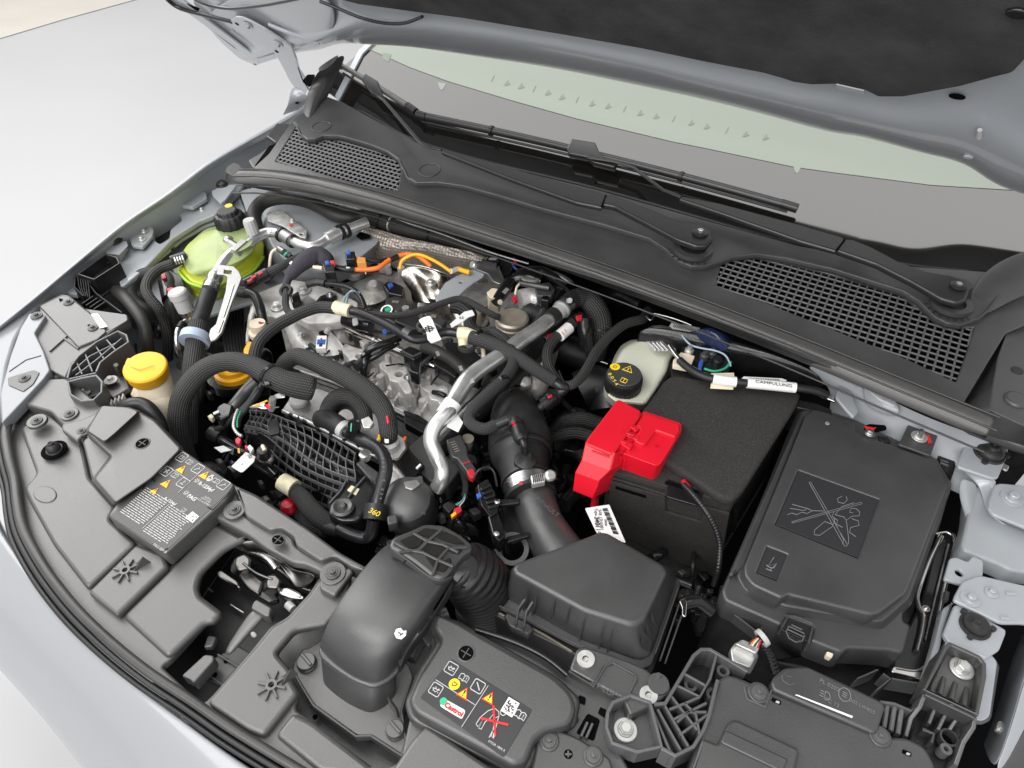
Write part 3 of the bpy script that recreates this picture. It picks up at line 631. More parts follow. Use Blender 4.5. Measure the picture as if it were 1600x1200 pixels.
slab('pawl', [(398, 918), (424, 912), (436, 936), (420, 942), (400, 930)], -.05, .012, 'plastic_gloss', lt, .003, .004)
tube('spring', [(372, 850, -.045), (395, 862, -.045), (418, 872, -.04), (432, 888, -.045)], 12, 'steel', lt)
tube('spring', [(380, 880, -.03), (400, 895, -.028), (425, 905, -.03)], 4, 'latch_metal', lt)
grid('latch_plate', [[(374, 848, -.02), (392, 840, -.02), (410, 850, -.02)], [(380, 858, -.04), (402, 856, -.03), (430, 866, -.02)], [(398, 864, -.05), (420, 864, -.04), (450, 880, -.02)], [(430, 872, -.03), (448, 888, -.045), (462, 892, -.02)], [(448, 900, -.04), (470, 900, -.04), (490, 893, -.02)], [(462, 922, -.05), (480, 920, -.05), (497, 902, -.02)]], 'latch_metal', lt, 2, .003)
slab('lever_head', [(396, 940), (401, 936), (424, 949), (421, 962), (415, 963), (392, 950)], -.012, .02, 'plastic', lt, .002, .002)
grid('lever', [[(393, 946, -.02), (406, 952, -.016), (420, 960, -.02)], [(370, 982, -.03), (380, 986, -.027), (392, 988, -.03)], [(345, 1020, -.038), (352, 1024, -.036), (360, 1026, -.038)]], 'plastic', lt, 2, .008)
slab('handle', [(320, 1022), (334, 1024), (334, 1032), (302, 1068), (297, 1062), (283, 1056)], -.028, .022, 'plastic', lt, .002, .003)
slab('guide', [(330, 1030), (370, 1008), (392, 1020), (345, 1072), (318, 1060)], -.06, .01, 'plastic_dark', lt, .002, .003)
slab('guide', [(325, 992), (338, 994), (332, 1010), (318, 1012)], -.045, .01, 'rib_plastic', lt, .002, .003)
for (u, v) in ((353, 1032), (335, 1054)): slab('guide_hole', circ(u, v, -.058, 4, 12), -.0585, .002, 'void', lt, .0004, 0)
walls('guide_edge', [[(320, 1050, -.055), (348, 1070, -.055)], [(340, 1022, -.055), (372, 1042, -.055)]], .01, .002, 'rib_plastic', lt)
tube('cable', [(440, 925, -.05), (458, 945, -.05), (470, 958, -.06)], 12, 'rubber_smooth', lt); tube('cable_end', [(449, 944, -.045), (458, 952, -.045)], 13, 'cap_grey', lt)
slab('clip', [(390, 987), (397, 986), (402, 992), (394, 996)], -.05, .004, 'white', lt)
walls('cable_wire', [[(325, 918, -.07), (332, 924, -.07)], [(360, 944, -.08), (380, 957, -.08)]], .003, .002, 'steel', lt)
# right of the latch: duct base
t = T('duct_base', 'grey plastic base flange around the foot of the intake duct with two slotted screws', 'duct')
slab('flange', [(481, 1013), (474, 1012), (458, 1036), (456, 1046), (470, 1070), (490, 1102), (558, 1149), (579, 1149), (629, 1181), (636, 1165), (630, 1112), (646, 1058), (640, 1040), (560, 960)], -.045, .012, 'plastic', t, .002, .005)
walls('edge_bead', [[(457, 1046, -.042), (471, 1072, -.042), (490, 1102, -.042), (556, 1150, -.042), (579, 1149, -.042), (630, 1182, -.042)], [(627, 1178, -.042), (634, 1160, -.042), (627, 1110, -.042), (642, 1062, -.042)]], .012, .003, 'plastic_dark', t)
slab('pocket_floor', [(428, 1015), (460, 985), (548, 893), (690, 970), (680, 1040), (640, 1112), (640, 1200), (590, 1210), (455, 1112), (468, 1082)], -.075, .012, 'plastic_dark', t, .003, .01)
slab('hole', circ(492, 1120, -.06, 4, 12), -.062, .002, 'void', t, .0004, 0)
for (u, v) in ((480, 1037), (618, 1142)):
    c = P(u, v, -.044); r = wpx(14, c); lathe('turn_screw', c, [(r*1.1, 0), (r*1.1, .002), (r, .003), (r, .007), (r*.93, .008)], 'plastic', t)
    walls('screw_slot', [[c+Vector((-r*.8, .3*r, .0105)), c+Vector((r*.8, -.1*r, .0105))]], .004, .004, 'plastic', t)
walls('tab', [[(606, 1088, -.0), (620, 1108, -.02)]], .03, .003, 'plastic_dark', t)
tube('cross_rail', [(640, 1030, -.05), (672, 975, -.05), (700, 960, -.05)], 24, 'plastic_dark', t); slab('recess_plate', [(640, 965), (668, 955), (700, 985), (668, 1010)], -.035, .01, 'plastic_dark', t, .002, .004)
# ================================================================== OIL LABEL COVER
t = T('label_cover', 'dark grey plastic cover with oil warning sticker and red crossed figure, bottom centre', 'cover')
oc = [(683, 957), (716, 971), (750, 992), (865, 1056), (893, 1082), (901, 1107), (891, 1132), (853, 1141), (836, 1154), (822, 1190), (803, 1196), (650, 1114), (638, 1096), (656, 1053), (691, 999), (675, 977)]
slab('cover_top', oc, .016, .04, 'plastic_dark', t, .005, .008)
slab('lower_step', [(676, 957), (716, 968), (870, 1055), (908, 1090), (900, 1136), (856, 1150), (830, 1200), (800, 1206), (640, 1124), (631, 1098), (650, 1050), (682, 1000), (668, 978)], -.006, .02, 'plastic_dark', t, .004, .008)
Q = [(705, 1029), (832, 1109), (787, 1184), (656, 1090)]; z = .016
eyelet(728, 1020, .016, 12, t)
cov = t; t = slab('label_field', Q, z+.0006, .001, 'sticker', t, .0004, .003); z += .0007
for (u, v) in ((705, 1044), (681, 1077)):
    c = icon_box(u, v, .0064, t, z); strokes(c, .0064, [[(-.6, .1), (-.35, -.35), (.2, -.35), (.5, .2), (.7, .2)], [(-.35, .1), (-.35, -.35)], [(-.4, .1), (.2, .1), (.5, .35)], [(-.1, .1), (-.1, .35), (-.3, .35)], [(.6, -.2), (.6, -.4)]], .14, 'print_white', t)
c = icon_box(747, 1072, .0066, t, z); strokes(c, .0066, [[(-.5, .5), (.4, -.3), (.55, -.5)]], .2, 'print_white', t)
book(725, 1059, z, .0054, t); book(813, 1117, z, .006, t)
c = P(710, 1069, z+.0008); r = .0064
raw('round_sign', [c+Vector((r*math.cos(k*math.pi/12), r*math.sin(k*math.pi/12), 0)) for k in range(24)], [tuple(range(24))], 'print_yellow', t)
strokes(c, .006, [[(-.5, .0), (-.2, -.4), (.3, -.2), (.5, .3)], [(-.4, .3), (.3, .3)]], .16, 'print_black', t, z=.0005)
for (u, v) in ((725, 1083), (765, 1090)): tri(u, v, z, .0072, t, 'print_red')
lines('rule', [[(681, 1062), (742, 1101)], [(763, 1071), (721, 1136)]], z, .0007, 'print_white', t)
# oil maker's sticker
q = [(690, 1091), (728, 1113), (722, 1122), (684, 1101)]
slab('oil_sticker', [(692, 1090), (728, 1110), (722, 1124), (687, 1103)], z+.0008, .0008, 'white', t, .0003, .003)
c = P(693, 1096, z+.001); raw('badge', [c+Vector((.0042*math.cos(k*math.pi/8), .0042*math.sin(k*math.pi/8), .0005)) for k in range(16)], [tuple(range(16))], 'print_green', t)
text('Castrol', 709, 1109, z+.0012, .0076, 'print_red', t, bold=.0003)
q = [(795, 1089), (812, 1099), (800, 1121), (782, 1110)]
flat('white_patch', q, z, 'white', t)
for k in range(34): a, b = rnd.random()*.75+.08, rnd.random()*.75+.08; flat('speck', [bil(q, a, b), bil(q, a+.09, b), bil(q, a+.09, b+.09), bil(q, a, b+.09)], z+.0004, 'print_black', t)
c = P(768, 1125, z+.0008)
strokes(c, .0165, [[(-.75, -.7), (-.72, -.2), (-.5, .4), (-.2, .75), (.15, .7), (.3, .45), (.1, .2), (-.1, .35), (-.15, .0), (-.3, -.3), (-.28, -.8), (-.45, -.85), (-.5, -.3), (-.55, -.8), (-.75, -.7)], [(.3, .4), (.5, -.3), (.7, -.9)], [(.15, .2), (.35, -.3), (.5, -.9)], [(.5, -.3), (.62, -.9)], [(.4, -.4), (.42, -1)]], .055, 'print_white', t, 'figure')
strokes(c, .0165, [[(.42+.17*math.cos(k*.6283), .78+.17*math.sin(k*.6283)) for k in range(11)]], .055, 'print_white', t, 'figure')
strokes(c, .0165, [[(-.35, .85), (.75, -.75)], [(-.7, -.25), (1.1, .3)]], .15, 'print_red', t, 'red_cross', z=.0006)
text('0TE2R 180R R', 776, 1166, z, .0034, 'print_white', t)
# panel beyond it with slots and screws
t = T('grille_frame', 'black plastic front frame with slots and two screws right of the oil label cover', 'frame')
slab('frame_plate', [(745, 985), (800, 1004), (850, 1028), (890, 1052), (900, 1045), (984, 1095), (965, 1115), (958, 1150), (972, 1180), (985, 1205), (985, 1260), (820, 1260), (836, 1180), (858, 1145), (905, 1125)], -.012, .02, 'plastic_dark', t, .003, .006)
tube('front_bead', [(744, 984, -.004), (800, 1002, -.002), (850, 1026, 0), (887, 1055, 0)], 9, 'plastic_gloss', t)
tube('front_bead', [(744, 996, -.02), (800, 1012, -.02), (848, 1036, -.018), (880, 1062, -.016)], 7, 'plastic_gloss', t)
slab('front_plate', [(840, 1148), (862, 1136), (900, 1150), (930, 1168), (955, 1185), (960, 1215), (960, 1260), (820, 1260)], .0, .02, 'plastic_dark', t, .003, .006)
for q in ([(872, 1062), (886, 1070), (884, 1078), (870, 1070)], [(905, 1085), (916, 1090), (914, 1102), (902, 1096)], [(938, 1104), (950, 1110), (946, 1122), (934, 1114)]): slab('slot', q, -.0105, .003, 'void', t, .0008, .002)
slab('slot_pocket', [(918, 1114), (938, 1124), (928, 1158), (900, 1145)], -.0105, .003, 'void', t, .001, .003); walls('slot_rib', [[(918, 1128, -.004), (908, 1150, -.004)], [(926, 1130, -.004), (916, 1152, -.004)]], .008, .003, 'rib_plastic', t)
for (u, v, z) in ((858, 1157, .001), (927, 1181, .001)): slab('screw_seat', circ(u, v, z, 16, 24), z+.001, .005, 'plastic_dark', t, .0015, 0); bolt(u, v, z+.002, 11, 'plastic', 'clip', t, 'screw')
slab('eyelet', circ(888, 1178, .0, 7, 16), .001, .002, 'void', t, .0005, 0); walls('eyelet_cross', [[(883, 1178, .0025), (893, 1178, .0025)], [(888, 1173, .0025), (888, 1183, .0025)]], .001, .002, 'rib_plastic', t)
t = T('locating_block', 'black moulded block with two pale washers in front of the air filter box', 'block')
slab('block', [(889, 1046), (901, 1014), (912, 1008), (984, 1033), (1012, 1046), (1024, 1058), (1047, 1068), (1050, 1080), (1024, 1100), (984, 1118), (973, 1092)], .006, .03, 'plastic_dark', t, .003, .004)
walls('raised_frame', [[(926, 1074, .009), (946, 1040, .009), (958, 1035, .009), (993, 1054, .009), (994, 1062, .009), (978, 1094, .009)]], .004, .0025, 'plastic_dark', t)
walls('raised_frame', [[(889, 1048, .008), (925, 1070, .008), (942, 1040, .008)]], .004, .002, 'plastic_dark', t)
text('>PP-LGF50<', 950, 1081, .0062, .009, 'rib_plastic', t)
for (u, v) in ((915, 1031), (1013, 1087)): c = P(u, v, .0062); r = wpx(14, c); ring3('washer', c, (0, 0, 1), r, r*.4, .003, 'zinc', t); bolt(u+1, v+1, .0062, 5, 'zinc', 'torx', t)
tube('pin', [(1028, 1066, .0), (1029, 1054, .012)], 8, 'rib_plastic', t); lathe('pin_seat', P(1028, 1070, .006), [(.012, 0), (.012, .004), (.008, .004)], 'plastic_dark', t)
t = T('ribbed_bracket', 'black ribbed plastic bracket with a large washer bolt, bottom centre right', 'bracket')
slab('cup_floor', [(952, 1110), (985, 1086), (1018, 1100), (1040, 1130), (1058, 1185), (1000, 1175), (955, 1158)], -.012, .01, 'plastic_dark', t, .002, .005)
slab('web_floor', [(1010, 1100), (1040, 1096), (1085, 1022), (1106, 1014), (1168, 1046), (1122, 1062), (1100, 1140), (1084, 1172), (1050, 1184)], -.03, .01, 'plastic_black', t, .002, .005)
walls('cup_wall', [[(950, 1112, .012), (958, 1097, .012), (986, 1086, .012), (1016, 1097, .012), (1022, 1120, .012), (1034, 1166, .01), (996, 1174, .01), (957, 1160, .01), (948, 1136, .012)]], .03, .004, 'rib_plastic', t, True)
walls('outer_wall', [[(1022, 1100, .01), (1040, 1098, .01), (1084, 1024, .01), (1096, 1014, .01), (1110, 1014, .01), (1168, 1048, .008)], [(1034, 1168, .01), (1056, 1180, .01), (1084, 1166, .01), (1100, 1140, .01), (1108, 1120, .01), (1122, 1062, .01)]], .04, .004, 'rib_plastic', t)
walls('rib', [[(1028, 1108, .008), (1064, 1172, .008)], [(1038, 1100, .008), (1076, 1166, .008)], [(1050, 1088, .008), (1090, 1140, .008)], [(1058, 1070, .008), (1094, 1088, .008), (1110, 1060, .008), (1120, 1022, .008)],
    [(1046, 1108, .008), (1072, 1098, .008), (1094, 1088, .008)], [(1052, 1124, .008), (1104, 1098, .008)], [(1062, 1148, .008), (1106, 1116, .008)], [(1070, 1052, .008), (1102, 1070, .008)], [(1070, 1098, .008), (1088, 1116, .008), (1094, 1150, .008)], [(1058, 1128, .008), (1076, 1112, .008), (1104, 1112, .008)], [(1018, 1104, .008), (1050, 1180, .008)]], .035, .0028, 'rib_plastic', t)
for (u, v) in ((1076, 1078), (1126, 1056), (1110, 1092)): ring3('boss', P(u, v, -.02), (0, 0, 1), .0075, .004, .014, 'rib_plastic', t)
c = P(977, 1141, -.0115); bolt(977, 1141, -.0115, 19, 'zinc', 'hex', t); tube('pin', [(988, 1114, -.01), (988, 1106, .004)], 7, 'plastic_black', t); slab('pin_hole', circ(986, 1114, -.01, 11, 18), -.0118, .002, 'void', t, .0005, 0)
t = T('headlamp_cover', 'dark grey plastic cover with two screws and white line, bottom right', 'cover')
slab('plate', [(1122, 1061), (1136, 1053), (1150, 1056), (1376, 1150), (1418, 1152), (1446, 1166), (1462, 1196), (1466, 1260), (1060, 1260), (1091, 1152)], .004, .04, 'plastic_dark', t, .004, .006)
slab('print_plate', [(1205, 1067), (1210, 1056), (1226, 1043), (1262, 1041), (1378, 1096), (1384, 1104), (1372, 1142), (1366, 1146), (1208, 1078)], .010, .02, 'plastic_dark', t, .003, .004)
slab('box_recess', [(1143, 1124), (1152, 1124), (1250, 1170), (1240, 1215), (1300, 1260), (1060, 1260), (1097, 1152), (1122, 1162), (1136, 1132)], .011, .008, 'plastic_dark', t, .004, .004)
slab('inner_step', [(1134, 1140), (1232, 1186), (1222, 1206), (1126, 1160)], .014, .004, 'plastic_dark', t, .003, .003)
for (u, v) in ((1186, 1082), (1376, 1150)): slab('screw_seat', circ(u, v, .005, 17, 24), .006, .004, 'plastic_dark', t, .0015, 0); bolt(u, v, .006, 11.5, 'rib_plastic', 'clip', t, 'screw')
walls('seat_edge', [[(1163, 1072, .006), (1168, 1092, .006), (1196, 1104, .006), (1206, 1078, .006)]], .003, .0018, 'rib_plastic', t)
for (u, v) in ((1214, 1095), (1418, 1176)): slab('slot', [(u-7, v-6), (u+7, v), (u+6, v+6), (u-8, v)], .0055, .003, 'void', t, .0008, .001); slab('slot_tab', [(u-1, v-1), (u+5, v+1), (u+4, v+4), (u-2, v+2)], .0068, .002, 'cap_grey', t, .0005, .001)
flat('white_line', [(1242, 1086), (1245, 1085), (1333, 1119), (1331, 1122)], .0105, 'white', t, .0012)
for s, u, v, sz in (('PL 0202', 1296, 1071, .0068), ('PC 12', 1300, 1098, .0062), ('202 LWB25', 1347, 1104, .0056)): text(s, u, v, .0102, sz, 'engrave_lit', t, -.05)
strokes(P(1290, 1086, .011), .006, [[(-.1, .8), (-.1, -.8), (.5, -.7), (.9, 0), (.5, .7), (-.1, .8)], [(-1, .5), (-.3, .5)], [(-1, 0), (-.3, 0)], [(-1, -.5), (-.3, -.5)]], .16, 'engrave_lit', t)
strokes(P(1320, 1085, .011), .008, [[(math.cos(k*.5236)*.8, math.sin(k*.5236)) for k in range(13)], [(-.3, .3), (.3, .3)], [(-.3, 0), (.3, 0)], [(-.3, -.3), (.3, -.3)]], .12, 'engrave_lit', t)
strokes(P(1232, 1060, .011), .008, [[(-.9, 0), (-.6, -.7), (.3, -.8), (.9, -.3)], [(-.3, .2), (.3, .5)]], .16, 'rib_plastic', t)
walls('fin', [[(1388+11*k, 1098+5*k, .0), (1382+11*k, 1136+5*k, -.004)] for k in range(3)], .04, .005, 'rib_plastic', t)
walls('edge', [[(1376, 1096, .005), (1398, 1099, .004), (1424, 1110, .002), (1432, 1106, .0)]], .02, .003, 'rib_plastic', t)
t = T('connector_plug', 'light grey electrical plug with coloured wires in front of the fuse box', 'connector')
loft('plug_body', [([(1141, 1014), (1150, 1003), (1178, 1012), (1184, 1020), (1172, 1044), (1144, 1034)], -.02), ([(1138, 1020), (1148, 1006), (1182, 1018), (1186, 1026), (1172, 1054), (1140, 1042)], -.05)], 'zinc', t, .002, .003)
slab('plug_collar', [(1148, 1006), (1160, 998), (1188, 1010), (1182, 1022)], -.008, .015, 'zinc', t, .002, .003)
for k, m_ in enumerate(('purple_tape', 'orange', 'cream', 'purple_tape', 'bronze', 'red_dark')): tube('wire', [(1166+3*k, 1012+1.4*k, -.012), (1174+2.5*k, 1002+k, -.006), (1182+1.5*k, 996+k, -.006)], 2.4, m_, t)
tube('conduit', [(1184, 992, -.01), (1192, 1004, -.02), (1204, 1024, -.04), (1212, 1050, -.06)], 16, 'rubber_smooth', t, ridge=.1, pitch=.006)
c = P(1188, 999, -.006); ring3('collar', c, (.5, .8, .3), .011, .009, .006, 'cap_grey', t)
t = T('lower_tray', 'black dusty splash tray beneath the fuse box at the right front', 'tray')
slab('tray', [(1200, 1030), (1300, 1020), (1470, 1040), (1440, 1110), (1380, 1100), (1260, 1045)], -.09, .02, 'plastic_black', t, .003, .01)
walls('tray_rib', [[(1380, 1052, -.04), (1392, 1060, -.04), (1370, 1078, -.04)], [(1394, 1060, -.04), (1440, 1068, -.04)], [(1340, 1060, -.05), (1372, 1046, -.05)]], .03, .002, 'rib_plastic', t)

# ================================================================== RIGHT METALWORK
t = T('deep_bracket', 'black plastic bracket cup with a washer bolt and three fins, far right front', 'bracket')
slab('cup_floor', [(1482, 1010), (1530, 1030), (1536, 1050), (1524, 1112), (1450, 1078)], .002, .01, 'plastic', t, .002, .008)
walls('cup_wall', [[(1446, 1076, .022), (1478, 1012, .022), (1486, 1006, .022), (1530, 1026, .022), (1538, 1036, .022), (1538, 1056, .022), (1527, 1114, .022)]], .04, .005, 'plastic_dark', t, True)
bolt(1502, 1045, .003, 18, 'zinc', 'hex', t)
walls('fin', [[(1476, 1058, .004), (1470, 1084, .016)], [(1494, 1066, .004), (1488, 1092, .016)], [(1512, 1074, .004), (1508, 1102, .016)]], .01, .005, 'plastic', t)
walls('bar', [[(1447, 1077, .022), (1524, 1112, .022)], [(1446, 1084, .018), (1522, 1120, .018)], [(1489, 1096, .02), (1488, 1103, .018)]], .02, .0035, 'plastic_dark', t)
slab('front_body', [(1446, 1086), (1521, 1122), (1512, 1150), (1498, 1176), (1496, 1260), (1400, 1240), (1420, 1150), (1432, 1110)], -.03, .03, 'plastic_black', t, .003, .006)
walls('front_edge', [[(1446, 1085, .014), (1438, 1104, .01), (1424, 1122, .0), (1416, 1150, -.01)], [(1524, 1121, .014), (1522, 1136, .01), (1506, 1160, .0), (1494, 1195, -.01)]], .03, .004, 'rib_plastic', t)
walls('rib', [[(1464, 1100, -.0), (1452, 1130, -.012)], [(1482, 1108, -.0), (1466, 1140, -.012)], [(1500, 1116, 0), (1484, 1140, -.012)], [(1442, 1138, -.015), (1460, 1146, -.015), (1456, 1160, -.015)]], .018, .004, 'plastic_dark', t)
ring3('ring', P(1476, 1158, -.026), (0, 0, 1), wpx(14, P(1476, 1158, 0)), wpx(11, P(1476, 1158, 0)), .012, 'plastic_dark', t); ring3('eyelet', P(1470, 1177, -.026), (0, 0, 1), wpx(9, P(1470, 1177, 0)), wpx(4, P(1470, 1177, 0)), .014, 'rib_plastic', t); slab('bore', circ(1476, 1158, -.02, 11, 18), -.0245, .002, 'void', t, .0005, 0)
t = T('front_tower', 'pale painted sheet metal tower carrying the flat rubber stop, far right', 'body panel')
slab('top', [(1492, 944), (1512, 948), (1572, 984), (1572, 990), (1562, 1016), (1540, 1030), (1532, 1024), (1482, 1003), (1474, 990)], -.002, .008, 'paint', t, .002, .004)
loft('box', [([(1480, 1000), (1486, 996), (1548, 1022), (1558, 1034), (1546, 1120), (1532, 1128), (1440, 1082)], -.008), ([(1474, 1000), (1486, 996), (1552, 1026), (1562, 1040), (1548, 1126), (1530, 1134), (1434, 1090)], -.04)], 'paint', t, .004, .006)
slab('side', [(1490, 940), (1474, 985), (1470, 1010), (1450, 1078), (1442, 1070), (1462, 1000), (1474, 950)], -.02, .02, 'paint_primer', t, .002, .004)
stop(1524, 978, .0, 44, 'flat black rubber stop with three lugs on the far right tower', ear=True, low=.35)
t = T('hinge_plate', 'pale painted plate with two bolts beside the front tower, right edge', 'body panel')
slab('plate', [(1492, 930), (1504, 908), (1530, 898), (1582, 910), (1600, 914), (1680, 940), (1680, 990), (1600, 974), (1565, 974), (1490, 938)], .006, .006, 'paint', t, .002, .006)
bolt(1516, 936, .0065, 15, 'paint', 'torx', t); bolt(1549, 926, .0065, 10, 'paint', 'hex', t)
walls('louvre', [[(1572, 926, .0085), (1588, 927, .0085)], [(1564, 964, .0085), (1578, 966, .0085)]], .003, .004, 'paint', t)
slab('lug', [(1475, 905), (1484, 872), (1494, 870), (1512, 878), (1520, 868), (1537, 876), (1536, 900), (1526, 908), (1506, 914)], -.002, .006, 'paint', t, .0015, .004, holes=[circ(1499, 895, -.002, 6, 16)], hr=0)
t = T('side_rail', 'pale painted folded side rail with a bolted plate behind the fuse box, right edge', 'body panel')
slab('rail', [(1516, 760), (1548, 758), (1600, 800), (1660, 830), (1640, 900), (1580, 892), (1566, 884), (1506, 860), (1502, 850), (1512, 806)], -.012, .03, 'paint_primer', t, .004, .006)
grid('flute', [[(1500, 745, 0), (1496, 775, -.01), (1508, 808, -.02), (1511, 840, -.03)], [(1512, 748, .002), (1510, 775, -.004), (1516, 806, -.012), (1518, 845, -.02)], [(1530, 755, -.01), (1528, 780, -.014), (1530, 806, -.016), (1532, 850, -.022)]], 'paint_primer', t)
slab('bolted_plate', [(1556, 754), (1600, 758), (1700, 780), (1700, 870), (1600, 823), (1552, 804), (1544, 794), (1546, 780)], .008, .006, 'paint', t, .002, .01); bolt(1581, 779, .0085, 17, 'paint', 'torx', t)
tube('tube_edge', [(1566, 884, -.02), (1578, 878, -.03), (1580, 866, -.05)], 12, 'paint', t)
t = T('stop_bracket', 'pale painted bracket carrying the domed rubber stop below the cowl end, right', 'bracket')
slab('top', [(1514, 680), (1530, 676), (1576, 697), (1574, 712), (1560, 746), (1552, 748), (1498, 730), (1496, 726)], .012, .006, 'paint', t, .002, .003)
grid('leg', [[(1498, 730, .008), (1530, 741, .008), (1558, 748, .008)], [(1512, 742, -.002), (1535, 748, .0), (1557, 756, .0)], [(1534, 762, -.01), (1544, 768, -.008), (1552, 776, -.006)], [(1538, 800, -.012), (1546, 806, -.01), (1556, 812, -.008)], [(1560, 812, -.012), (1570, 818, -.01), (1582, 822, -.008)]], 'paint', t, 2, .003)
stop(1546, 708, .013, 44, 'domed black rubber stop with three lugs below the cowl end on the right', ear=True, low=.62)
slab('patch', [(1566, 722), (1578, 728), (1574, 736), (1566, 732)], -.01, .004, 'zinc', t)
t = T('inner_wing_panel', 'blue grey painted inner wing behind the fuse box with a black earth plate', 'body panel')
grid('wing', [[(1240, 560, .03), (1330, 590, .04), (1420, 640, .04), (1500, 670, .04), (1560, 690, .03)], [(1290, 596, .02), (1345, 618, .03), (1410, 660, .015), (1480, 690, .01), (1560, 720, .0)], [(1300, 620, -.01), (1345, 650, -.005), (1400, 690, -.015), (1470, 720, -.02), (1540, 750, -.02)], [(1290, 650, -.05), (1330, 680, -.04), (1390, 720, -.05), (1460, 750, -.05), (1520, 790, -.05)]], 'paint_primer', t, 3, .002)
grid('pressing', [[(1345, 600, .045), (1370, 605, .05), (1400, 622, .05)], [(1350, 622, .03), (1378, 632, .04), (1412, 648, .035)], [(1352, 632, .02), (1372, 644, .022), (1392, 650, .022)]], 'paint', t, 2, .003)
slab('bead', [(1310, 604), (1330, 612), (1342, 642), (1334, 652), (1322, 640), (1306, 620)], .03, .006, 'paint', t, .002, .004)
slab('oval_hole', [(1350, 666), (1358, 662), (1384, 664), (1386, 671), (1368, 675), (1352, 674)], .012, .002, 'void', t, .0006, .003)
slab('earth_plate', [(1420, 662), (1426, 660), (1464, 674), (1465, 682), (1454, 712), (1404, 694)], .016, .004, 'plastic_dark', t, .001, .003); bolt(1436, 683, .017, 12, 'zinc', 'hex', t); tube('stud', [(1438, 682, .024), (1440, 672, .038)], 6, 'steel', t, 2)
flat('paint_mark', [(1448, 678), (1452, 680), (1457, 692), (1450, 693)], .017, 'print_red', t)
bolt(1359, 677, .016, 8, 'steel', 'hex', t); slab('paint_mark', [(1350, 665), (1366, 668), (1370, 667), (1364, 673), (1356, 671)], .0165, .002, 'print_red', t, .0005, .002)
slab('earth_tab', [(1370, 680), (1388, 682), (1394, 692), (1378, 690)], .006, .004, 'plastic_black', t)
t = T('right_fender', 'light blue painted fender edge at the bottom right corner', 'fender')
grid('fender_skin', [[(1700, 900, -.02), (1640, 960, -.01), (1604, 1040, -.01), (1586, 1110, -.015), (1562, 1186, -.03), (1552, 1200, -.04)], [(1690, 900, -.05), (1620, 960, -.045), (1590, 1040, -.045), (1570, 1105, -.05), (1548, 1165, -.06), (1540, 1180, -.06)], [(1680, 900, -.12), (1600, 970, -.12), (1572, 1050, -.12), (1556, 1110, -.12), (1540, 1150, -.12), (1535, 1160, -.12)]], 'paint', t, 2, .002)
grid('fender_outer', [[(1700, 900, -.02), (1640, 960, -.01), (1604, 1040, -.01), (1586, 1110, -.015), (1562, 1186, -.03), (1552, 1200, -.04)], [(1780, 900, -.06), (1720, 970, -.05), (1680, 1060, -.05), (1660, 1150, -.06), (1620, 1230, -.08), (1590, 1260, -.09)]], 'paint', t, 2, .002)
slab('tab', [(1560, 1125), (1572, 1130), (1568, 1145), (1556, 1140)], -.05, .006, 'zinc', t, .001, .003); bolt(1564, 1138, -.049, 6, 'zinc', 'hex', t)
t = T('lamp_lens', 'smoky grey brown headlamp lens at the very bottom right corner', 'headlamp')
grid('lens', [[(1540, 1215, -.05), (1570, 1190, -.04), (1600, 1120, -.03), (1660, 1040, -.03)], [(1620, 1260, -.06), (1640, 1240, -.05), (1680, 1180, -.04), (1740, 1100, -.04)]], 'plastic_dark', t)
# silver edged box next to the fuse box
t = T('control_unit', 'glossy black control unit with polished metal edge right of the fuse box', 'control unit')
slab('case', [(1466, 830), (1483, 826), (1496, 836), (1494, 868), (1478, 930), (1462, 1010), (1452, 1046), (1434, 1058), (1394, 1048), (1396, 1020), (1440, 940)], -.05, .05, 'plastic_gloss', t, .003, .008)
tube('polished_edge', [(1462, 834, -.044), (1480, 832, -.042), (1490, 842, -.042), (1488, 866, -.044), (1472, 930, -.044), (1456, 1010, -.044), (1450, 1034, -.044), (1432, 1048, -.044), (1400, 1044, -.044)], 4, 'chrome', t, 6, segs=10)
tube('pressed_ridge', [(1470, 838, -.046), (1450, 880, -.046), (1434, 925, -.046), (1434, 945, -.046), (1442, 962, -.046), (1440, 985, -.046), (1432, 1018, -.046)], 9, 'chrome', t, 6, segs=10)
tube('pressed_ridge', [(1482, 850, -.046), (1462, 930, -.046), (1446, 1000, -.046)], 3, 'steel', t, 6, segs=8)
slab('flange', [(1396, 1040), (1450, 1052), (1444, 1062), (1392, 1050)], -.044, .003, 'chrome', t, .001, .004); bolt(1447, 951, -.046, 6, 'chrome', 'torx', t)
walls('cover_lug', [[(1481, 924, -.04), (1479, 936, -.04)], [(1473, 955, -.04), (1471, 968, -.04)], [(1465, 1000, -.04), (1462, 1012, -.04)]], .01, .005, 'rib_plastic', t)

# ================================================================== FUSE BOX
t = T('fuse_box', 'large black fuse box lid with engraved crossed picture, right of the battery', 'fuse box')
slab('lid_top', [(1271, 638), (1334, 659), (1338, 674), (1346, 678), (1459, 718), (1481, 752), (1479, 764), (1417, 926), (1374, 958), (1362, 961), (1240, 931), (1232, 929), (1227, 932), (1220, 934), (1176, 914), (1164, 900), (1163, 884), (1258, 652)], .012, .03, 'plastic_dark', t, .0032, .006,
     holes=[[(1248, 735), (1373, 780), (1340, 871), (1212, 819)], [(1199, 854), (1230, 866), (1213, 906), (1183, 894)]], hr=.0008)
loft('lid_skirt', [([(1268, 636), (1336, 657), (1462, 716), (1485, 752), (1420, 935), (1376, 972), (1228, 946), (1165, 922), (1152, 900), (1252, 645)], -.006), ([(1262, 634), (1336, 655), (1466, 718), (1488, 756), (1424, 945), (1380, 990), (1226, 966), (1150, 930), (1140, 905), (1246, 640)], -.024)], 'plastic_dark', t, .0018, .006)
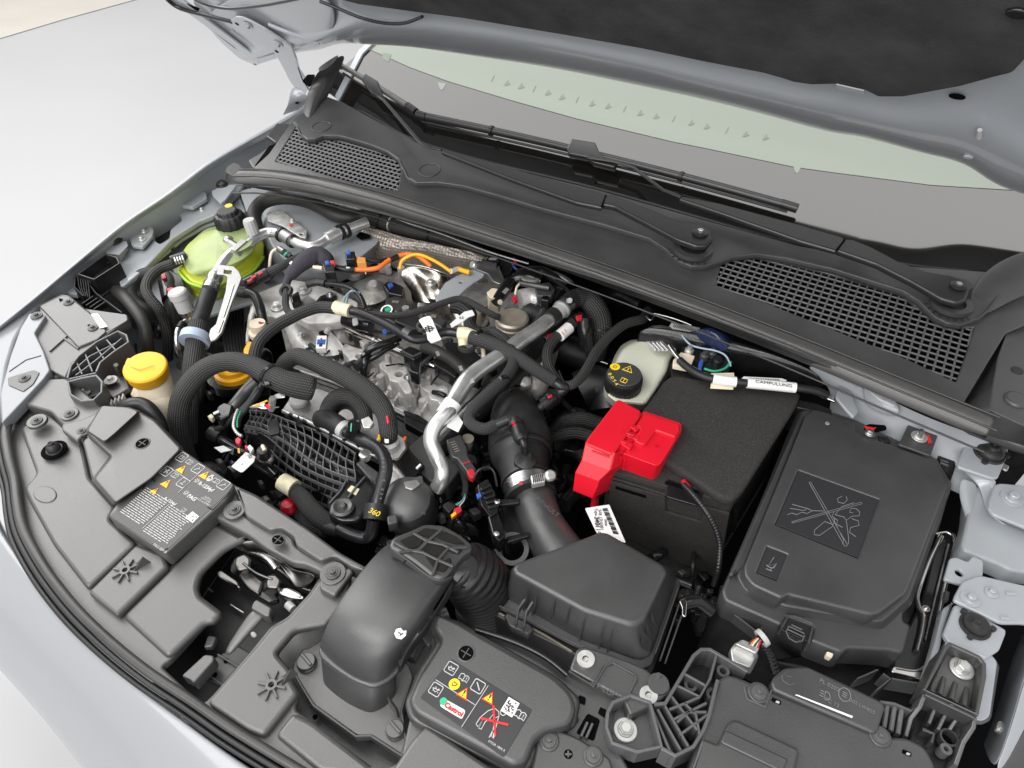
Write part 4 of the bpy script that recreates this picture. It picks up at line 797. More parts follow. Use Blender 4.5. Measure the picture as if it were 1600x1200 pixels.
slab('lid_shelf', [(1256, 632), (1268, 636), (1336, 655), (1466, 716), (1489, 758), (1428, 930), (1412, 955), (1411, 970), (1424, 976), (1412, 1022), (1392, 1017), (1326, 1013), (1316, 1021), (1265, 1001), (1271, 978), (1233, 963), (1222, 978), (1132, 938), (1128, 922), (1250, 640)], -.018, .045, 'plastic_dark', t, .004, .005)
slab('case', [(1256, 640), (1466, 722), (1486, 762), (1412, 1016), (1300, 1026), (1130, 944), (1122, 930)], -.06, .16, 'plastic_black', t, .003, .01)
slab('rear_clip', [(1248, 624), (1276, 630), (1300, 640), (1300, 648), (1262, 640), (1244, 636)], -.004, .02, 'plastic_black', t, .002, .003)
slab('rear_lug', [(1464, 706), (1492, 716), (1494, 728), (1486, 752), (1472, 732)], -.012, .03, 'plastic_gloss', t, .002, .003); walls('lug_rib', [[(1470, 718, -.009), (1482, 722, -.009)], [(1470, 722, -.009), (1482, 727, -.009)]], .004, .0015, 'rib_plastic', t)
slab('picture_floor', [(1248, 735), (1373, 780), (1340, 871), (1212, 819)], .0108, .003, 'sticker', t, .0004, .001)
slab('icon_floor', [(1199, 854), (1230, 866), (1213, 906), (1183, 894)], .0108, .003, 'sticker', t, .0004, .001)
z = .0112
def crop6(L): return [(1100+a/3.2, 600+b/3.2, z+.0006) for a, b in L]
EN = [[(526, 492), (533, 488), (716, 800), (716, 808), (704, 810), (526, 492)], [(440, 688), (785, 590), (790, 598), (444, 694), (440, 688)], [(553, 730), (604, 686), (640, 700)], [(553, 730), (552, 752), (578, 756), (642, 712), (650, 690)],
      [(650, 668), (655, 690), (700, 780), (692, 800)], [(712, 680), (724, 770), (722, 800)], [(656, 652), (700, 664), (712, 680), (740, 660), (776, 658), (780, 640), (762, 622), (735, 620), (728, 640), (745, 642)], [(656, 652), (690, 612), (750, 592)], [(690, 560), (668, 572), (672, 590), (700, 596), (716, 580), (712, 562)],
      [(740, 672), (772, 684), (776, 706), (734, 716), (728, 740), (760, 762)], [(440, 600), (520, 622), (540, 632), (600, 634)], [(430, 620), (500, 632), (520, 620)], [(418, 652), (440, 644), (462, 652), (490, 640), (516, 646), (540, 634)], [(650, 640), (640, 660), (668, 680), (664, 700), (694, 716)]]
walls('engraving', [crop6(l) for l in EN], .0008, .0009, 'engrave_lit', t)
walls('engraving', [crop6([(350, 866), (322, 908), (366, 896), (330, 930)]), crop6([(312, 904), (330, 916), (350, 918), (360, 902)]), crop6([(310, 922), (340, 934)])], .0008, .0012, 'engrave_lit', t)
slab('dot', circ(1293, 661, .012, 3.5, 12), .0128, .001, 'zinc', t, .0003, 0)
slab('latch_pocket', [(1229, 962), (1271, 978), (1266, 1004), (1220, 984)], -.0165, .002, 'plastic_black', t, .0006, .003)
walls('latch_frame', [[(1222, 980, -.012), (1232, 962, -.012), (1271, 977, -.012), (1264, 1006, -.012)]], .02, .003, 'plastic_dark', t)
strokes(P(1243, 990, -.013), .012, [[(math.cos(a)*.9, math.sin(a)*.9) for a in (2.6, 3.4, 4.2, 5, 5.8, 6.6)], [(-.8, .5), (.8, .5)], [(-.8, .1), (.8, .1)], [(-.6, .8), (.5, .8)]], .16, 'rib_plastic', t)
walls('handle_slot', [[(1139, 962-18, -.03), (1150, 945, -.03), (1196, 978-4, -.03)], [(1136, 950, -.04), (1185, 988, -.04), (1196, 975, -.04)]], .02, .003, 'plastic_dark', t)
slab('metal_clip', [(1292, 1017), (1303, 1021), (1300, 1028), (1291, 1024)], -.022, .01, 'cream', t, .001, .002)
slab('side_strip', [(1252, 645), (1258, 650), (1164, 885), (1156, 890), (1140, 900)], -.004, .01, 'plastic_dark', t, .003, .003)

# ================================================================== BATTERY
t = T('battery_cover', 'black foam insulation jacket around the battery in the centre right', 'battery cover')
JK = [(1046, 592), (1020, 618), (998, 650), (950, 735), (1145, 787), (1236, 640), (1250, 616)]
loft('jacket', [(JK, -.012), (drop(JK, -.012, -.25), -.25)], 'foam', t, .004, .006)
a_, b_ = P(950, 735, -.012), P(1145, 787, -.012); d_ = b_-a_; FP = Plane(a_, (d_.y, -d_.x, 0)).shift(.005)
slab('front_flap', [(952, 752), (1040, 777), (1040, 800), (1096, 816), (1100, 792), (1140, 803), (1122, 905), (1060, 880), (948, 826)], FP, .005, 'foam', t, .002, .004)
slab('front_slot', [(962, 760), (1010, 775), (1009, 779), (961, 764)], FP.shift(.001), .002, 'void', t, .0004, .001)
slab('top_flap', [(1048, 587), (1062, 587), (1150, 600), (1252, 613), (1246, 632), (1160, 768), (1144, 781), (1128, 778), (1034, 716), (1050, 690), (1062, 672), (1000, 655), (1006, 640), (1024, 614), (1036, 596)], .004, .016, 'foam', t, .005, .008)
walls('top_slot', [[(1040, 752, -.008), (1092, 768, -.008)]], .004, .005, 'void', t)
walls('front_slot', [[(1144, 780, -.02), (1152, 800, -.03), (1150, 820, -.05)]], .02, .004, 'void', t)
walls('front_fold', [[(952, 744, -.02), (1040, 772, -.02)]], .002, .003, 'foam', t); slab('handle_slot', [(1044, 748), (1100, 770), (1090, 790), (1042, 776)], -.0105, .004, 'plastic_gloss', t, .001, .002)
tube('cable_stub', [(1068, 752, -.006), (1076, 762, -.004)], 9, 'red', t)
t = T('terminal_cover', 'bright red plastic cover over the positive battery terminal', 'terminal cover')
slab('long_cover', [(964, 624), (969, 624), (1002, 642), (1000, 650), (961, 706), (955, 710), (914, 693), (918, 684)], .034, .03, 'red', t, .003, .003)
SL = [[P(*q) for q in r] for r in ([(914, 691, .0335), (961, 708, .0335)], [(908, 719, .018), (954, 735, .018)], [(898, 738, .0), (936, 752, .0)], [(894, 767, -.035), (926, 780, -.035)])]
vv = [p for r in SL for p in r]; vv += [p+Vector((.012, .045, -.02)) for p in vv]
ff = [(0, 1, 3, 2), (2, 3, 5, 4), (4, 5, 7, 6), (6, 7, 15, 14), (0, 2, 10, 8), (2, 4, 12, 10), (4, 6, 14, 12), (1, 3, 11, 9), (3, 5, 13, 11), (5, 7, 15, 13)]
o = raw('slope', vv, ff, 'red', t, .1); b = o.modifiers.new('bevel', 'BEVEL'); b.width = .002; b.segments = 3; b.limit_method = 'ANGLE'
slab('inset_line', [(925, 702), (952, 712), (951, 714), (924, 704)], .0325, .002, 'red_dark', t)
loft('square_cover', [([(1006, 642), (1064, 661), (1065, 672), (1033, 724), (1026, 728), (962, 704), (985, 676), (992, 660)], .026), ([(1006, 644), (1066, 664), (1066, 678), (1030, 742), (1020, 750), (958, 728), (978, 684), (990, 662)], -.012)], 'red', t, .003, .004)
slab('raised_top', [(1007, 644), (1062, 662), (1062, 672), (1055, 683), (1030, 674), (1024, 672), (1008, 694), (1002, 694), (990, 688), (1000, 670), (994, 664)], .031, .012, 'red', t, .0025, .003)
for q in ([(974, 678), (980, 672), (1000, 682), (996, 688)], [(968, 692), (974, 686), (990, 694), (984, 702)], [(978, 664), (984, 658), (1000, 668), (994, 674)]): slab('hinge_block', q, .032, .01, 'red', t, .0012, .001)
walls('hinge_line', [[(962, 700, .03), (990, 664, .03), (994, 652, .03)], [(972, 706, .03), (1002, 672, .03)]], .008, .002, 'red_dark', t)
walls('hinge_rib', [[(964, 686, .034), (978, 692, .034)], [(972, 674, .034), (990, 680, .034)], [(980, 664, .034), (992, 670, .034)], [(964, 712, .027), (962, 726, .0)], [(970, 714, .027), (968, 729, .0)], [(976, 716, .027), (974, 732, .0)]], .004, .002, 'red', t)
text('+', 1026, 697, .0265, .016, 'red_dark', t)
slab('opening', [(985, 676), (992, 679), (988, 685), (981, 682)], .0335, .002, 'red_dark', t)
# parts label below it
t = T('parts_tag', 'white printed tag with bar code hanging behind the air filter box', 'tag')
Q = [(914, 794), (952, 788), (978, 848), (934, 836)]; pln = pl(-.02)
slab('tag', Q, -.03, .0012, 'white', t, .0004, .002)
for k in range(16): a = .1+.045*k; lines('bar', [[bil(Q, .66, a), bil(Q, .86, a)]], -.0298, .0016 if k % 3 else .003, 'print_black', t)
for s, a, b, sz in (('240115', .16, .62, .010), ('SAB 12H2001', .40, .42, .0062), ('Type. 98AN', .28, .34, .0062), ('00000', .54, .5, .0045)): q_ = bil(Q, a, b); text(s, q_[0], q_[1], -.0298, sz, 'print_black', t, -1.05)
t = T('black_conduit', 'thin black corrugated conduit running down the front of the battery jacket', 'conduit')
tube('conduit', [(1068, 757, .0), (1084, 774, .003), (1104, 800, .0), (1119, 828, -.02), (1125, 855, -.04), (1122, 890, -.06), (1115, 915, -.09)], 10, 'rubber_smooth', t, ridge=.14, pitch=.0045, segs=12)
t = T('earth_cable', 'black battery earth cable with white sleeves above the battery jacket', 'cable')
tube('cable', [(1062, 563, .03), (1072, 572, .032), (1088, 583, .034), (1110, 591, .034), (1150, 597, .034), (1200, 601, .034), (1246, 606, .034), (1276, 611, .03), (1292, 618, .022)], 12.5, 'rubber', t, segs=16)
tube('white_sleeve', [(1114, 592, .034), (1132, 595, .034), (1150, 597, .034)], 16.5, 'white', t); tube('white_sleeve', [(1167, 598.5, .034), (1205, 602, .034), (1243, 606, .034)], 16.5, 'white', t)
text('CAMPULUNG', 1209, 600, .0426, .0092, 'print_black', t, .33)
slab('barcode_flag', [(1154, 596), (1162, 588), (1222, 591), (1230, 594), (1224, 598)], .036, .0012, 'white', t, .0004, .001)
walls('bar', [[(1172+2.6*k, 590+.12*k, .0375), (1174+2.6*k, 594+.12*k, .0375)] for k in range(18)], .0004, .0011, 'print_black', t)
lines('flag_print', [[(1176, 596), (1186, 596)], [(1192, 596), (1214, 597)]], .037, .001, 'print_black', t)
slab('lug', [(1276, 608), (1284, 606), (1305, 620), (1306, 628), (1296, 624), (1282, 618)], .02, .004, 'chrome', t, .001, .003); tube('ferrule', [(1270, 610, .03), (1282, 614, .026)], 12, 'chrome', t)
slab('tab_card', [(1111, 583), (1147, 582), (1148, 592), (1112, 592)], .026, .002, 'cream', t, .0005, .001); slab('tab_card', [(1111, 598), (1146, 603), (1146, 608), (1110, 606)], .027, .002, 'cream', t, .0005, .001)
tube('terminal_wire', [(1046, 540, .03), (1054, 552, .03), (1064, 564, .03)], 7, 'steel', t); slab('terminal_plate', [(1010, 533), (1035, 532), (1048, 545), (1042, 548), (1022, 547)], .026, .003, 'zinc', t, .0008, .001)
walls('plate_rib', [[(1014+6*k, 534, .028), (1026+6*k, 547, .028)] for k in range(4)], .003, .0015, 'steel', t)
# ================================================================== BRAKE FLUID TANK
t = T('brake_fluid_tank', 'off-white brake fluid tank with black yellow-marked screw cap', 'tank')
loft('tank_body', [([(1006, 530), (1013, 515), (1030, 511), (1062, 519), (1067, 530), (1058, 545), (1046, 562), (1042, 578), (1026, 606), (1008, 632), (964, 628), (950, 616), (949, 604), (965, 560), (974, 545), (988, 536)], -.0), ([(1004, 530), (1013, 511), (1032, 507), (1066, 516), (1072, 530), (1062, 548), (1050, 566), (1045, 584), (1028, 614), (1008, 642), (960, 638), (944, 622), (943, 604), (960, 556), (970, 540), (985, 531)], -.06)], 'brake_tank', t, .008, .008)
slab('rib_line', [(951, 612), (966, 622), (1008, 626), (1006, 629), (962, 626), (950, 617)], .001, .003, 'brake_tank', t, .001, .002)
c = P(973, 604, .0); r = wpx(29, c); lathe('cap', c, [(r*.93, -.004), (r, 0), (r, .021), (r*.96, .024), (r*.9, .025)], 'plastic_black', t, (0, 0, 1), knurl=.035, kn=40)
zc = .0252; slab('cap_top', circ(976, 584, .02, 27, 32), .026, .004, 'plastic_dark', t, .0015, 0); zc = .0262
c = P(961, 573, zc+.0007); raw('cap_mark', [c+Vector((.0085*math.cos(k*.628), .0085*math.sin(k*.628), 0)) for k in range(10)], [tuple(range(10))], 'print_yellow', t); strokes(c, .008, [[(-.3, -.3), (-.3, .3), (.3, .3), (.3, -.3), (-.3, -.3)]], .12, 'print_black', t, z=.0005)
strokes(P(982, 576, zc+.0007), .0085, [[(-1, -.7), (1, -.7), (0, .9), (-1, -.7), (-.9, -.7)], [(0, -.4), (0, .3)]], .2, 'print_yellow', t)
strokes(P(975, 594, zc+.0007), .0062, [[(-.8, -.7), (-.8, .7), (0, .8), (.8, .6), (.8, -.7), (0, -.8), (-.8, -.7), (-.7, -.7)], [(0, .8), (0, -.8)]], .2, 'print_yellow', t)
for k, ch in enumerate('DOT4'): text(ch, 953+3.4*k, 585+5.2*k, zc, .0068, 'print_yellow', t, -.35, bold=.0003)
slab('paper_label', [(1046, 509), (1050, 503), (1094, 512), (1090, 526), (1068, 528)], .016, .0015, 'white', t, .0004, .001); walls('bar', [[(1054+2.6*k, 507+.6*k, .0172), (1052+2.6*k, 511+.6*k, .0172)] for k in range(13)], .0004, .0011, 'print_black', t)
t = T('clear_cap', 'dark blue translucent plastic cap lying beside the brake fluid tank', 'cap')
grid('dome', [[(1066, 522, .02), (1076, 520, .022), (1092, 532, .022), (1108, 542, .02), (1128, 552, .02)], [(1078, 520, .03), (1092, 514, .045), (1110, 522, .05), (1124, 534, .045), (1136, 548, .03)], [(1090, 518, .03), (1102, 510, .055), (1118, 514, .06), (1134, 524, .055), (1142, 540, .03)], [(1094, 520, .02), (1104, 508, .03), (1122, 508, .03), (1138, 516, .03), (1144, 534, .02)]], 'navy_clear', t, 2, .002)
tube('rim', [(1064, 522, .024), (1078, 538, .024), (1096, 544, .026), (1118, 548, .028), (1134, 556, .024), (1142, 572, .02)], 3, 'ring_blue', t)
slab('blue_tab', [(1092, 566), (1096, 560), (1100, 562), (1096, 578), (1091, 576)], .026, .004, 'blue', t)
t = T('terminal_block', 'black fused terminal block beneath the blue translucent cap', 'terminal')
slab('block', [(1066, 540), (1092, 540), (1140, 556), (1142, 574), (1126, 586), (1100, 582), (1064, 562)], .012, .05, 'plastic_gloss', t, .003, .004); slab('beige_insert', [(1052, 562), (1064, 550), (1086, 556), (1078, 575), (1052, 570)], .016, .01, 'cream', t, .001, .002)
for (u, v, m_) in ((1076, 552, 'zinc'), (1100, 560, 'plastic_dark'), (1112, 556, 'plastic_dark'), (1120, 568, 'rubber_smooth')): lathe('stud', P(u, v, .012), [(.008, 0), (.008, .008), (.005, .01), (.004, .016)], m_, t, segs=12)
tube('wire', [(1100, 576, .02), (1116, 580, .02), (1132, 576, .02), (1142, 566, .02)], 4, 'print_green', t); slab('block_side', [(1048, 570), (1052, 560), (1070, 580), (1096, 590), (1090, 598), (1050, 590)], .0, .04, 'plastic_black', t, .002, .003)
# dark plate and shadow bracket behind the battery
t = T('rear_tray', 'glossy black scuttle tray behind the battery under the long seal', 'tray')
grid('tray', [[(1000, 505, .03), (1100, 520, .03), (1200, 545, .03), (1290, 585, .03)], [(990, 525, .01), (1100, 548, .01), (1200, 570, .01), (1290, 605, .012)], [(990, 560, -.05), (1100, 575, -.05), (1200, 595, -.05), (1290, 625, -.05)]], 'plastic_gloss', t, 2, .003)
tube('wire_loop', [(1010, 494, .04), (1016, 500, .04), (1022, 494, .04), (1022, 490, .042), (1040, 494, .045), (1060, 500, .045), (1080, 508, .042)], 2.5, 'steel', t)
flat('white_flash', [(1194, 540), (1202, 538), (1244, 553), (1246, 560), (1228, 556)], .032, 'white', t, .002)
# ================================================================== AIR FILTER BOX AND DUCTS
t = T('air_filter_box', 'five-sided dark grey air filter box lid with moulded fins, bottom centre', 'air filter')
loft('lid', [([(801, 888), (808, 880), (938, 832), (948, 833), (1036, 884), (1041, 894), (1006, 966), (996, 975), (984, 976), (912, 954), (804, 895)], .0), ([(790, 925), (796, 890), (938, 836), (952, 836), (1052, 892), (1058, 905), (1018, 1022), (1006, 1030), (992, 1030), (906, 998), (792, 935)], -.055)], 'plastic_dark', t, .007, .006)
walls('fin', [[(a, b, .0), (a-5, b+20, -.034), (a-7, b+30, -.05)] for a, b in ((824, 920), (838, 927), (866, 938), (889, 950), (912, 968), (943, 980), (957, 986))], .03, .0022, 'plastic_dark', t)
walls('fin', [[(a, b, -.0), (a+8, b+20, -.036)] for a, b in ((1019, 958), (1012, 976), (1006, 990))], .03, .0022, 'plastic_dark', t)
slab('rim', [(770, 936), (794, 922), (1060, 902), (1064, 912), (1018, 1038), (1000, 1046), (905, 1010), (768, 944)], -.056, .006, 'plastic_dark', t, .002, .004)
slab('lower_case', [(764, 946), (1064, 920), (1020, 1048), (1000, 1056), (900, 1026), (764, 958)], -.066, .12, 'plastic_black', t, .004, .006)
walls('rim_rail', [[(770, 941, -.05), (800, 955, -.05), (906, 1010, -.05), (992, 1046, -.05)], [(1060, 918, -.05), (1024, 1020, -.05)], [(1066, 930, -.056), (1032, 1030, -.056)], [(1074, 936, -.06), (1040, 1034, -.06)]], .006, .002, 'rib_plastic', t)
walls('copper_glint', [[(768, 950, -.063), (788, 962, -.063)], [(830, 980, -.063), (852, 992, -.063), (894, 1018, -.063)]], .004, .003, 'bronze', t)  # bronze strips paint in the copper-lit reflections along the rim
slab('clip', [(788, 962), (792, 956), (830, 976), (834, 984), (826, 992), (796, 978)], -.058, .016, 'plastic_dark', t, .002, .003)
walls('clip_loop', [[(806, 974, -.035), (810, 950, -.02), (820, 936, -.01)], [(818, 980, -.035), (822, 956, -.02), (832, 940, -.01)]], .012, .003, 'plastic_dark', t)
t = T('air_outlet_pipe', 'smooth dark plastic air pipe with a rubber elbow and silver clamp, centre', 'pipe')
tube('outlet', [(832, 772, -.05, 66), (840, 800, -.055, 68), (850, 825, -.06, 70), (872, 860, -.06, 76), (900, 900, -.07, 86)], 70, 'plastic_dark', t, segs=40)
tube('elbow', [(806, 632, -.12, 60), (806, 642, -.07, 72), (808, 656, -.05, 84), (811, 676, -.045, 92), (813, 696, -.043, 96), (815, 712, -.043, 98), (815.5, 716, -.043, 90), (817, 722, -.043, 84), (820, 740, -.044, 78), (826, 764, -.046, 75)], 80, 'rubber', t, segs=48)
tube('elbow_lip', [(812, 684, -.042, 99), (813.5, 698, -.042, 101), (814.5, 708, -.042, 99)], 96, 'rubber', t, segs=48, cap=False)
tube('clamp_band', [(824, 756, -.045, 79), (828, 772, -.046, 79)], 78, 'steel', t, 2, segs=48); tube('clamp_bead', [(822.5, 751, -.045, 82), (823.5, 755, -.045, 82)], 80, 'rubber', t, 2, segs=48); tube('clamp_bead', [(828, 774, -.046, 83), (829.5, 779, -.046, 83)], 80, 'rubber', t, 2, segs=48)
slab('worm_housing', [(829, 742), (850, 738), (852, 752), (831, 756)], .0, .012, 'zinc', t, .002, .002); lathe('worm_screw', P(858, 744, -.004), [(.0085, 0), (.0085, .006), (.006, .009)], 'zinc', t, (.6, -.2, 1), segs=16)
walls('worm_thread', [[(832+3*k, 743-.6*k, .001), (834+3*k, 754-.6*k, .001)] for k in range(6)], .003, .001, 'plastic_black', t)
flat('paint_mark', [(811, 752), (816, 751), (816, 757), (811, 757)], -.002, 'print_red', t, .001)
c = P(821, 718, -.004); lathe('spigot_base', c, [(.018, -.01), (.017, 0), (.012, .004), (.009, .012)], 'rubber', t)
tube('spigot', [(820, 714, -.0), (819, 698, .02), (817, 690, .026), (814, 682, .026)], 12, 'rubber_smooth', t)
tube('quick_connector', [(816, 690, .025, 18), (814, 684, .025, 24), (809, 668, .025, 24), (806, 660, .025, 20), (804, 655, .025, 16)], 22, 'plastic_black', t, segs=20); tube('connector_collar', [(808, 668, .025), (806.5, 663, .025)], 27, 'plastic_black', t, 2, segs=12); flat('red_lock', [(800, 660), (804, 657), (806, 664), (802, 666)], .045, 'red_clip', t)
slab('bracket_arm', [(780, 780), (812, 778), (812, 786), (780, 790)], -.03, .006, 'plastic_black', t, .002, .002); slab('bracket_box', [(782, 790), (826, 786), (838, 836), (800, 850), (790, 842)], -.06, .04, 'plastic_black', t, .003, .004)
slab('bracket_arm', [(792, 838), (826, 830), (828, 838), (792, 848)], -.035, .006, 'plastic_black', t, .002, .002)
ring3('clip_ring', P(800, 860, -.07), (.2, -.3, 1), .024, .017, .012, 'plastic_dark', t)
text('RENAULT', 855, 792, -.014, .010, 'rib_plastic', t, -.3)
t = T('plug_stack', 'black electrical plugs with blue catch clipped beside the air pipe', 'connector')
loft('plug', [([(746, 758), (762, 748), (772, 770), (778, 800), (766, 808), (752, 790)], -.005), ([(742, 762), (764, 752), (778, 776), (784, 806), (766, 816), (748, 796)], -.05)], 'plastic_gloss', t, .002, .003)
for k in range(5): slab('plug_rib', [(750+3*k, 762+7*k), (766+3*k, 755+8*k), (768+3*k, 758+8*k), (752+3*k, 766+7*k)], .0, .008, 'plastic_gloss', t, .001, .001)
slab('blue_catch', [(744, 772), (750, 768), (753, 775), (746, 779)], .002, .004, 'blue', t, .001, .001); slab('plug_tail', [(762, 806), (778, 800), (790, 836), (780, 846), (770, 836)], -.012, .03, 'plastic_gloss', t, .002, .003)
for (u, v) in ((777, 786), (776, 836)): lathe('pin', P(u, v, -.004), [(.004, 0), (.004, .004), (.002, .006)], 'steel', t, segs=10)
tube('strap', [(740, 748, -.02), (748, 735, -.01), (762, 730, -.01), (772, 738, -.015), (776, 760, -.03)], 4, 'plastic_black', t)
t = T('pressure_sensor', 'flat black pressure sensor with a red locking tip beside the silver pipe', 'sensor')
slab('sensor_body', [(697, 687), (720, 678), (730, 700), (731, 712), (745, 734), (733, 742), (714, 716), (706, 714)], -.035, .018, 'plastic_dark', t, .002, .003)
slab('ear', [(722, 679), (732, 676), (740, 684), (738, 698), (730, 706)], -.045, .01, 'plastic_dark', t, .002, .004); lathe('eyelet', P(731, 687, -.044), [(.010, 0), (.010, .003), (.004, .003)], 'bronze', t, segs=16)
for k in range(5): lines('print', [[(703+1.8*k, 692+3.5*k), (711+1.8*k, 689+3.5*k)]], -.0345, .0016, 'bronze', t)
slab('red_lock', [(729, 735), (739, 731), (744, 742), (738, 747), (733, 744)], -.03, .012, 'red_clip', t, .001, .002)
for k in range(3): slab('dot', circ(725+4*k, 724-1.6*k, -.034, 1.7, 8), -.033, .002, 'red_clip', t, .0003, 0)
t = T('intake_duct', 'smooth dark grey arched intake duct with foam topped cap, bottom centre left', 'duct')
grid('duct_shell', [
 [(497, 1016, -.008), (520, 1040, -.008), (553, 1062, -.006), (583, 1072, -.006), (606, 1062, -.006), (622, 1044, -.008)],
 [(498, 1004, .004), (522, 1026, .01), (555, 1046, .012), (585, 1056, .012), (610, 1046, .008), (626, 1030, .0)],
 [(505, 985, .025), (530, 1000, .035), (562, 1018, .038), (594, 1028, .038), (620, 1024, .03), (638, 1006, .005)],
 [(518, 955, .040), (545, 966, .050), (580, 982, .053), (615, 996, .052), (645, 994, .042), (662, 980, .01)],
 [(540, 922, .044), (570, 930, .053), (606, 945, .056), (642, 958, .054), (670, 954, .042), (684, 944, .01)],
 [(566, 886, .040), (598, 894, .048), (636, 908, .051), (670, 920, .049), (694, 918, .038), (704, 910, .006)],
 [(592, 858, .030), (624, 864, .038), (660, 876, .041), (692, 888, .039), (714, 890, .028), (722, 884, .0)],
 [(612, 842, .015), (640, 848, .020), (676, 858, .022), (706, 870, .020), (726, 874, .010), (734, 868, -.01)]], 'plastic_dark', t, 3, .003)
grid('duct_side', [[(622, 1044, -.008), (626, 1030, .0), (638, 1006, .005), (662, 980, .01), (684, 944, .01), (704, 910, .006), (722, 884, .0), (734, 868, -.01)],
 [(622, 1054, -.03), (630, 1040, -.025), (644, 1016, -.025), (666, 988, -.02), (690, 950, -.02), (710, 918, -.025), (728, 894, -.03), (740, 880, -.04)]], 'plastic_dark', t, 2, .003)
cr = [(496, 1014), (512, 1000), (560, 1010), (624, 1036), (624, 1048), (608, 1064), (584, 1075), (552, 1064), (520, 1043), (500, 1026)]
slab('collar_bead', cr, -.004, .007, 'plastic_dark', t, .003, .01); slab('collar_bead', cr, -.014, .005, 'plastic_dark', t, .002, .01)
loft('foot', [([(500, 1018), (514, 1004), (560, 1014), (620, 1040), (620, 1050), (604, 1064), (584, 1072), (553, 1062), (522, 1042), (503, 1028)], -.016), ([(505, 1060), (518, 1040), (560, 1050), (618, 1078), (619, 1096), (602, 1118), (578, 1130), (550, 1118), (524, 1100), (506, 1082)], -.055)], 'plastic_dark', t, .004, .014)
cp = [(611, 843), (618, 837), (640, 829), (664, 818), (694, 820), (722, 836), (738, 850), (738, 858), (726, 866), (714, 880), (700, 899), (690, 905), (676, 901), (650, 880), (624, 862), (608, 855)]
CAPP = Plane(P(672, 860, .052), (.10, .14, 1)); slab('cap_frame', cp, CAPP, .02, 'plastic_dark', t, .004, .006)
for q in ([(624, 844), (645, 835), (664, 843), (652, 856), (640, 857)], [(650, 833), (664, 824), (688, 828), (672, 841)], [(694, 829), (714, 838), (728, 850), (712, 850), (698, 846), (682, 840)], [(660, 860), (672, 847), (694, 854), (700, 862), (684, 872)], [(688, 848), (700, 850), (714, 856), (724, 858), (716, 866), (706, 864)], [(664, 868), (674, 866), (692, 876), (704, 870), (706, 880), (694, 894), (680, 890)]):
    slab('foam_panel', q, CAPP.shift(.0015), .004, 'foam_dark', t, .0015, .003)
walls('frame_rib', [[CAPP.shift(.004).at(*p) for p in l] for l in ([(616, 846), (636, 858), (660, 862), (684, 874), (708, 884)], [(646, 832), (668, 845), (692, 850), (716, 862)], [(624, 862), (655, 858), (668, 845), (690, 826)], [(676, 898), (684, 874), (700, 856), (730, 854)])], .004, .0035, 'plastic_dark', t)
grid('cap_skirt', [[CAPP.shift(-.002).at(*p) for p in ((608, 852), (626, 864), (652, 884), (676, 903), (692, 907), (706, 896))], [CAPP.shift(-.012).at(*p) for p in ((608, 862), (626, 874), (652, 894), (676, 912), (694, 914), (710, 902))]], 'plastic_dark', t, 2, .002)
tube('bellows', [(706, 876, -.0, 60), (722, 888, -.012, 92), (738, 900, -.03, 100), (750, 914, -.055, 102), (758, 930, -.085, 100), (760, 950, -.12, 98)], 98, 'plastic_black', t, ridge=.07, pitch=.0085, segs=40)
grid('inner_throat', [[(706, 850, .03), (730, 858, .03), (748, 875, .02)], [(712, 872, .025), (730, 884, .02), (748, 898, .01)], [(700, 900, .01), (716, 916, .0), (738, 930, -.01)]], 'plastic_gloss', t, 2, .002)
flat('chip_sticker', [(619, 983), (626, 981), (630, 986), (635, 985), (634, 993), (627, 999), (619, 997), (616, 990)], .0545, 'white', t, .0012); lines('scribble', [[(622, 987), (627, 991)], [(624, 993), (630, 989)]], .0558, .0012, 'print_black', t)
walls('seam', [[(629, 880, .054), (640, 868, .052), (641, 858, .05)]], .002, .0014, 'plastic_black', t)

# ================================================================== COWL
t = T('bonnet_seal', 'long dark rubber seal strip running across the rear of the engine bay', 'seal')
Y0 = .0
top = [(368, 262), (420, 262), (500, 275), (600, 300), (700, 332), (800, 364), (950, 415), (1100, 470), (1250, 528), (1400, 590), (1560, 655)]
def sealrow(dy, dz, k): return [Vector((a.x, a.y+dy, a.z+dz)) for a in k]
K = [P(u, v+8, .102) for u, v in top]
grid('ridge', [sealrow(.022, -.008, K), sealrow(.016, .0, K), sealrow(.004, .004, K), sealrow(-.008, .0, K), sealrow(-.015, -.010, K), sealrow(-.017, -.02, K)], 'ridge', t, 2, .003)
low = [(392, 292), (480, 306), (600, 334), (700, 364), (800, 396), (950, 440), (1100, 494), (1250, 550), (1400, 610), (1545, 668)]
yb = sum(p.y for p in K)/len(K)-.026
LB = resamp([Plane((0, yb, 0), (0, -1, 0)).at(*p) for p in low], 14); KT = resamp(sealrow(-.017, -.02, K), 14)
def mixr(f, dy): return [Vector((a.x*(1-f)+b.x*f, a.y*(1-f)+b.y*f+dy, a.z*(1-f)+b.z*f)) for a, b in zip(KT, LB)]
grid('face', [mixr(0, .002), mixr(.15, .0), mixr(.5, .002), mixr(.58, -.001), mixr(.9, .001), mixr(.97, .002)], 'rubber', t, 1, .003, ang=.5)
grid('lower_lip', [mixr(.95, .001), mixr(.97, -.001), mixr(.99, .0)], 'rubber', t, 1, .003, ang=.5)
for a, b in ((.010, .0015), (-.012, -.004), (-.0225, -.038)): sweep('bead', [(Vector((p.x, p.y+.001, p.z+.0015)), .0016) for p in sealrow(a, b, resamp(K, 30))], 'seal', t, segs=8)
loft('end_block', [([(354, 262), (364, 254), (372, 256), (384, 270), (388, 280), (366, 276), (354, 270)], .085), ([(350, 268), (362, 262), (376, 268), (392, 286), (392, 296), (372, 284), (352, 280)], .055)], 'seal', t, .004, .006)
t = T('bright_trim', 'thin bright metal edge peeping out under the long bonnet seal', 'trim')
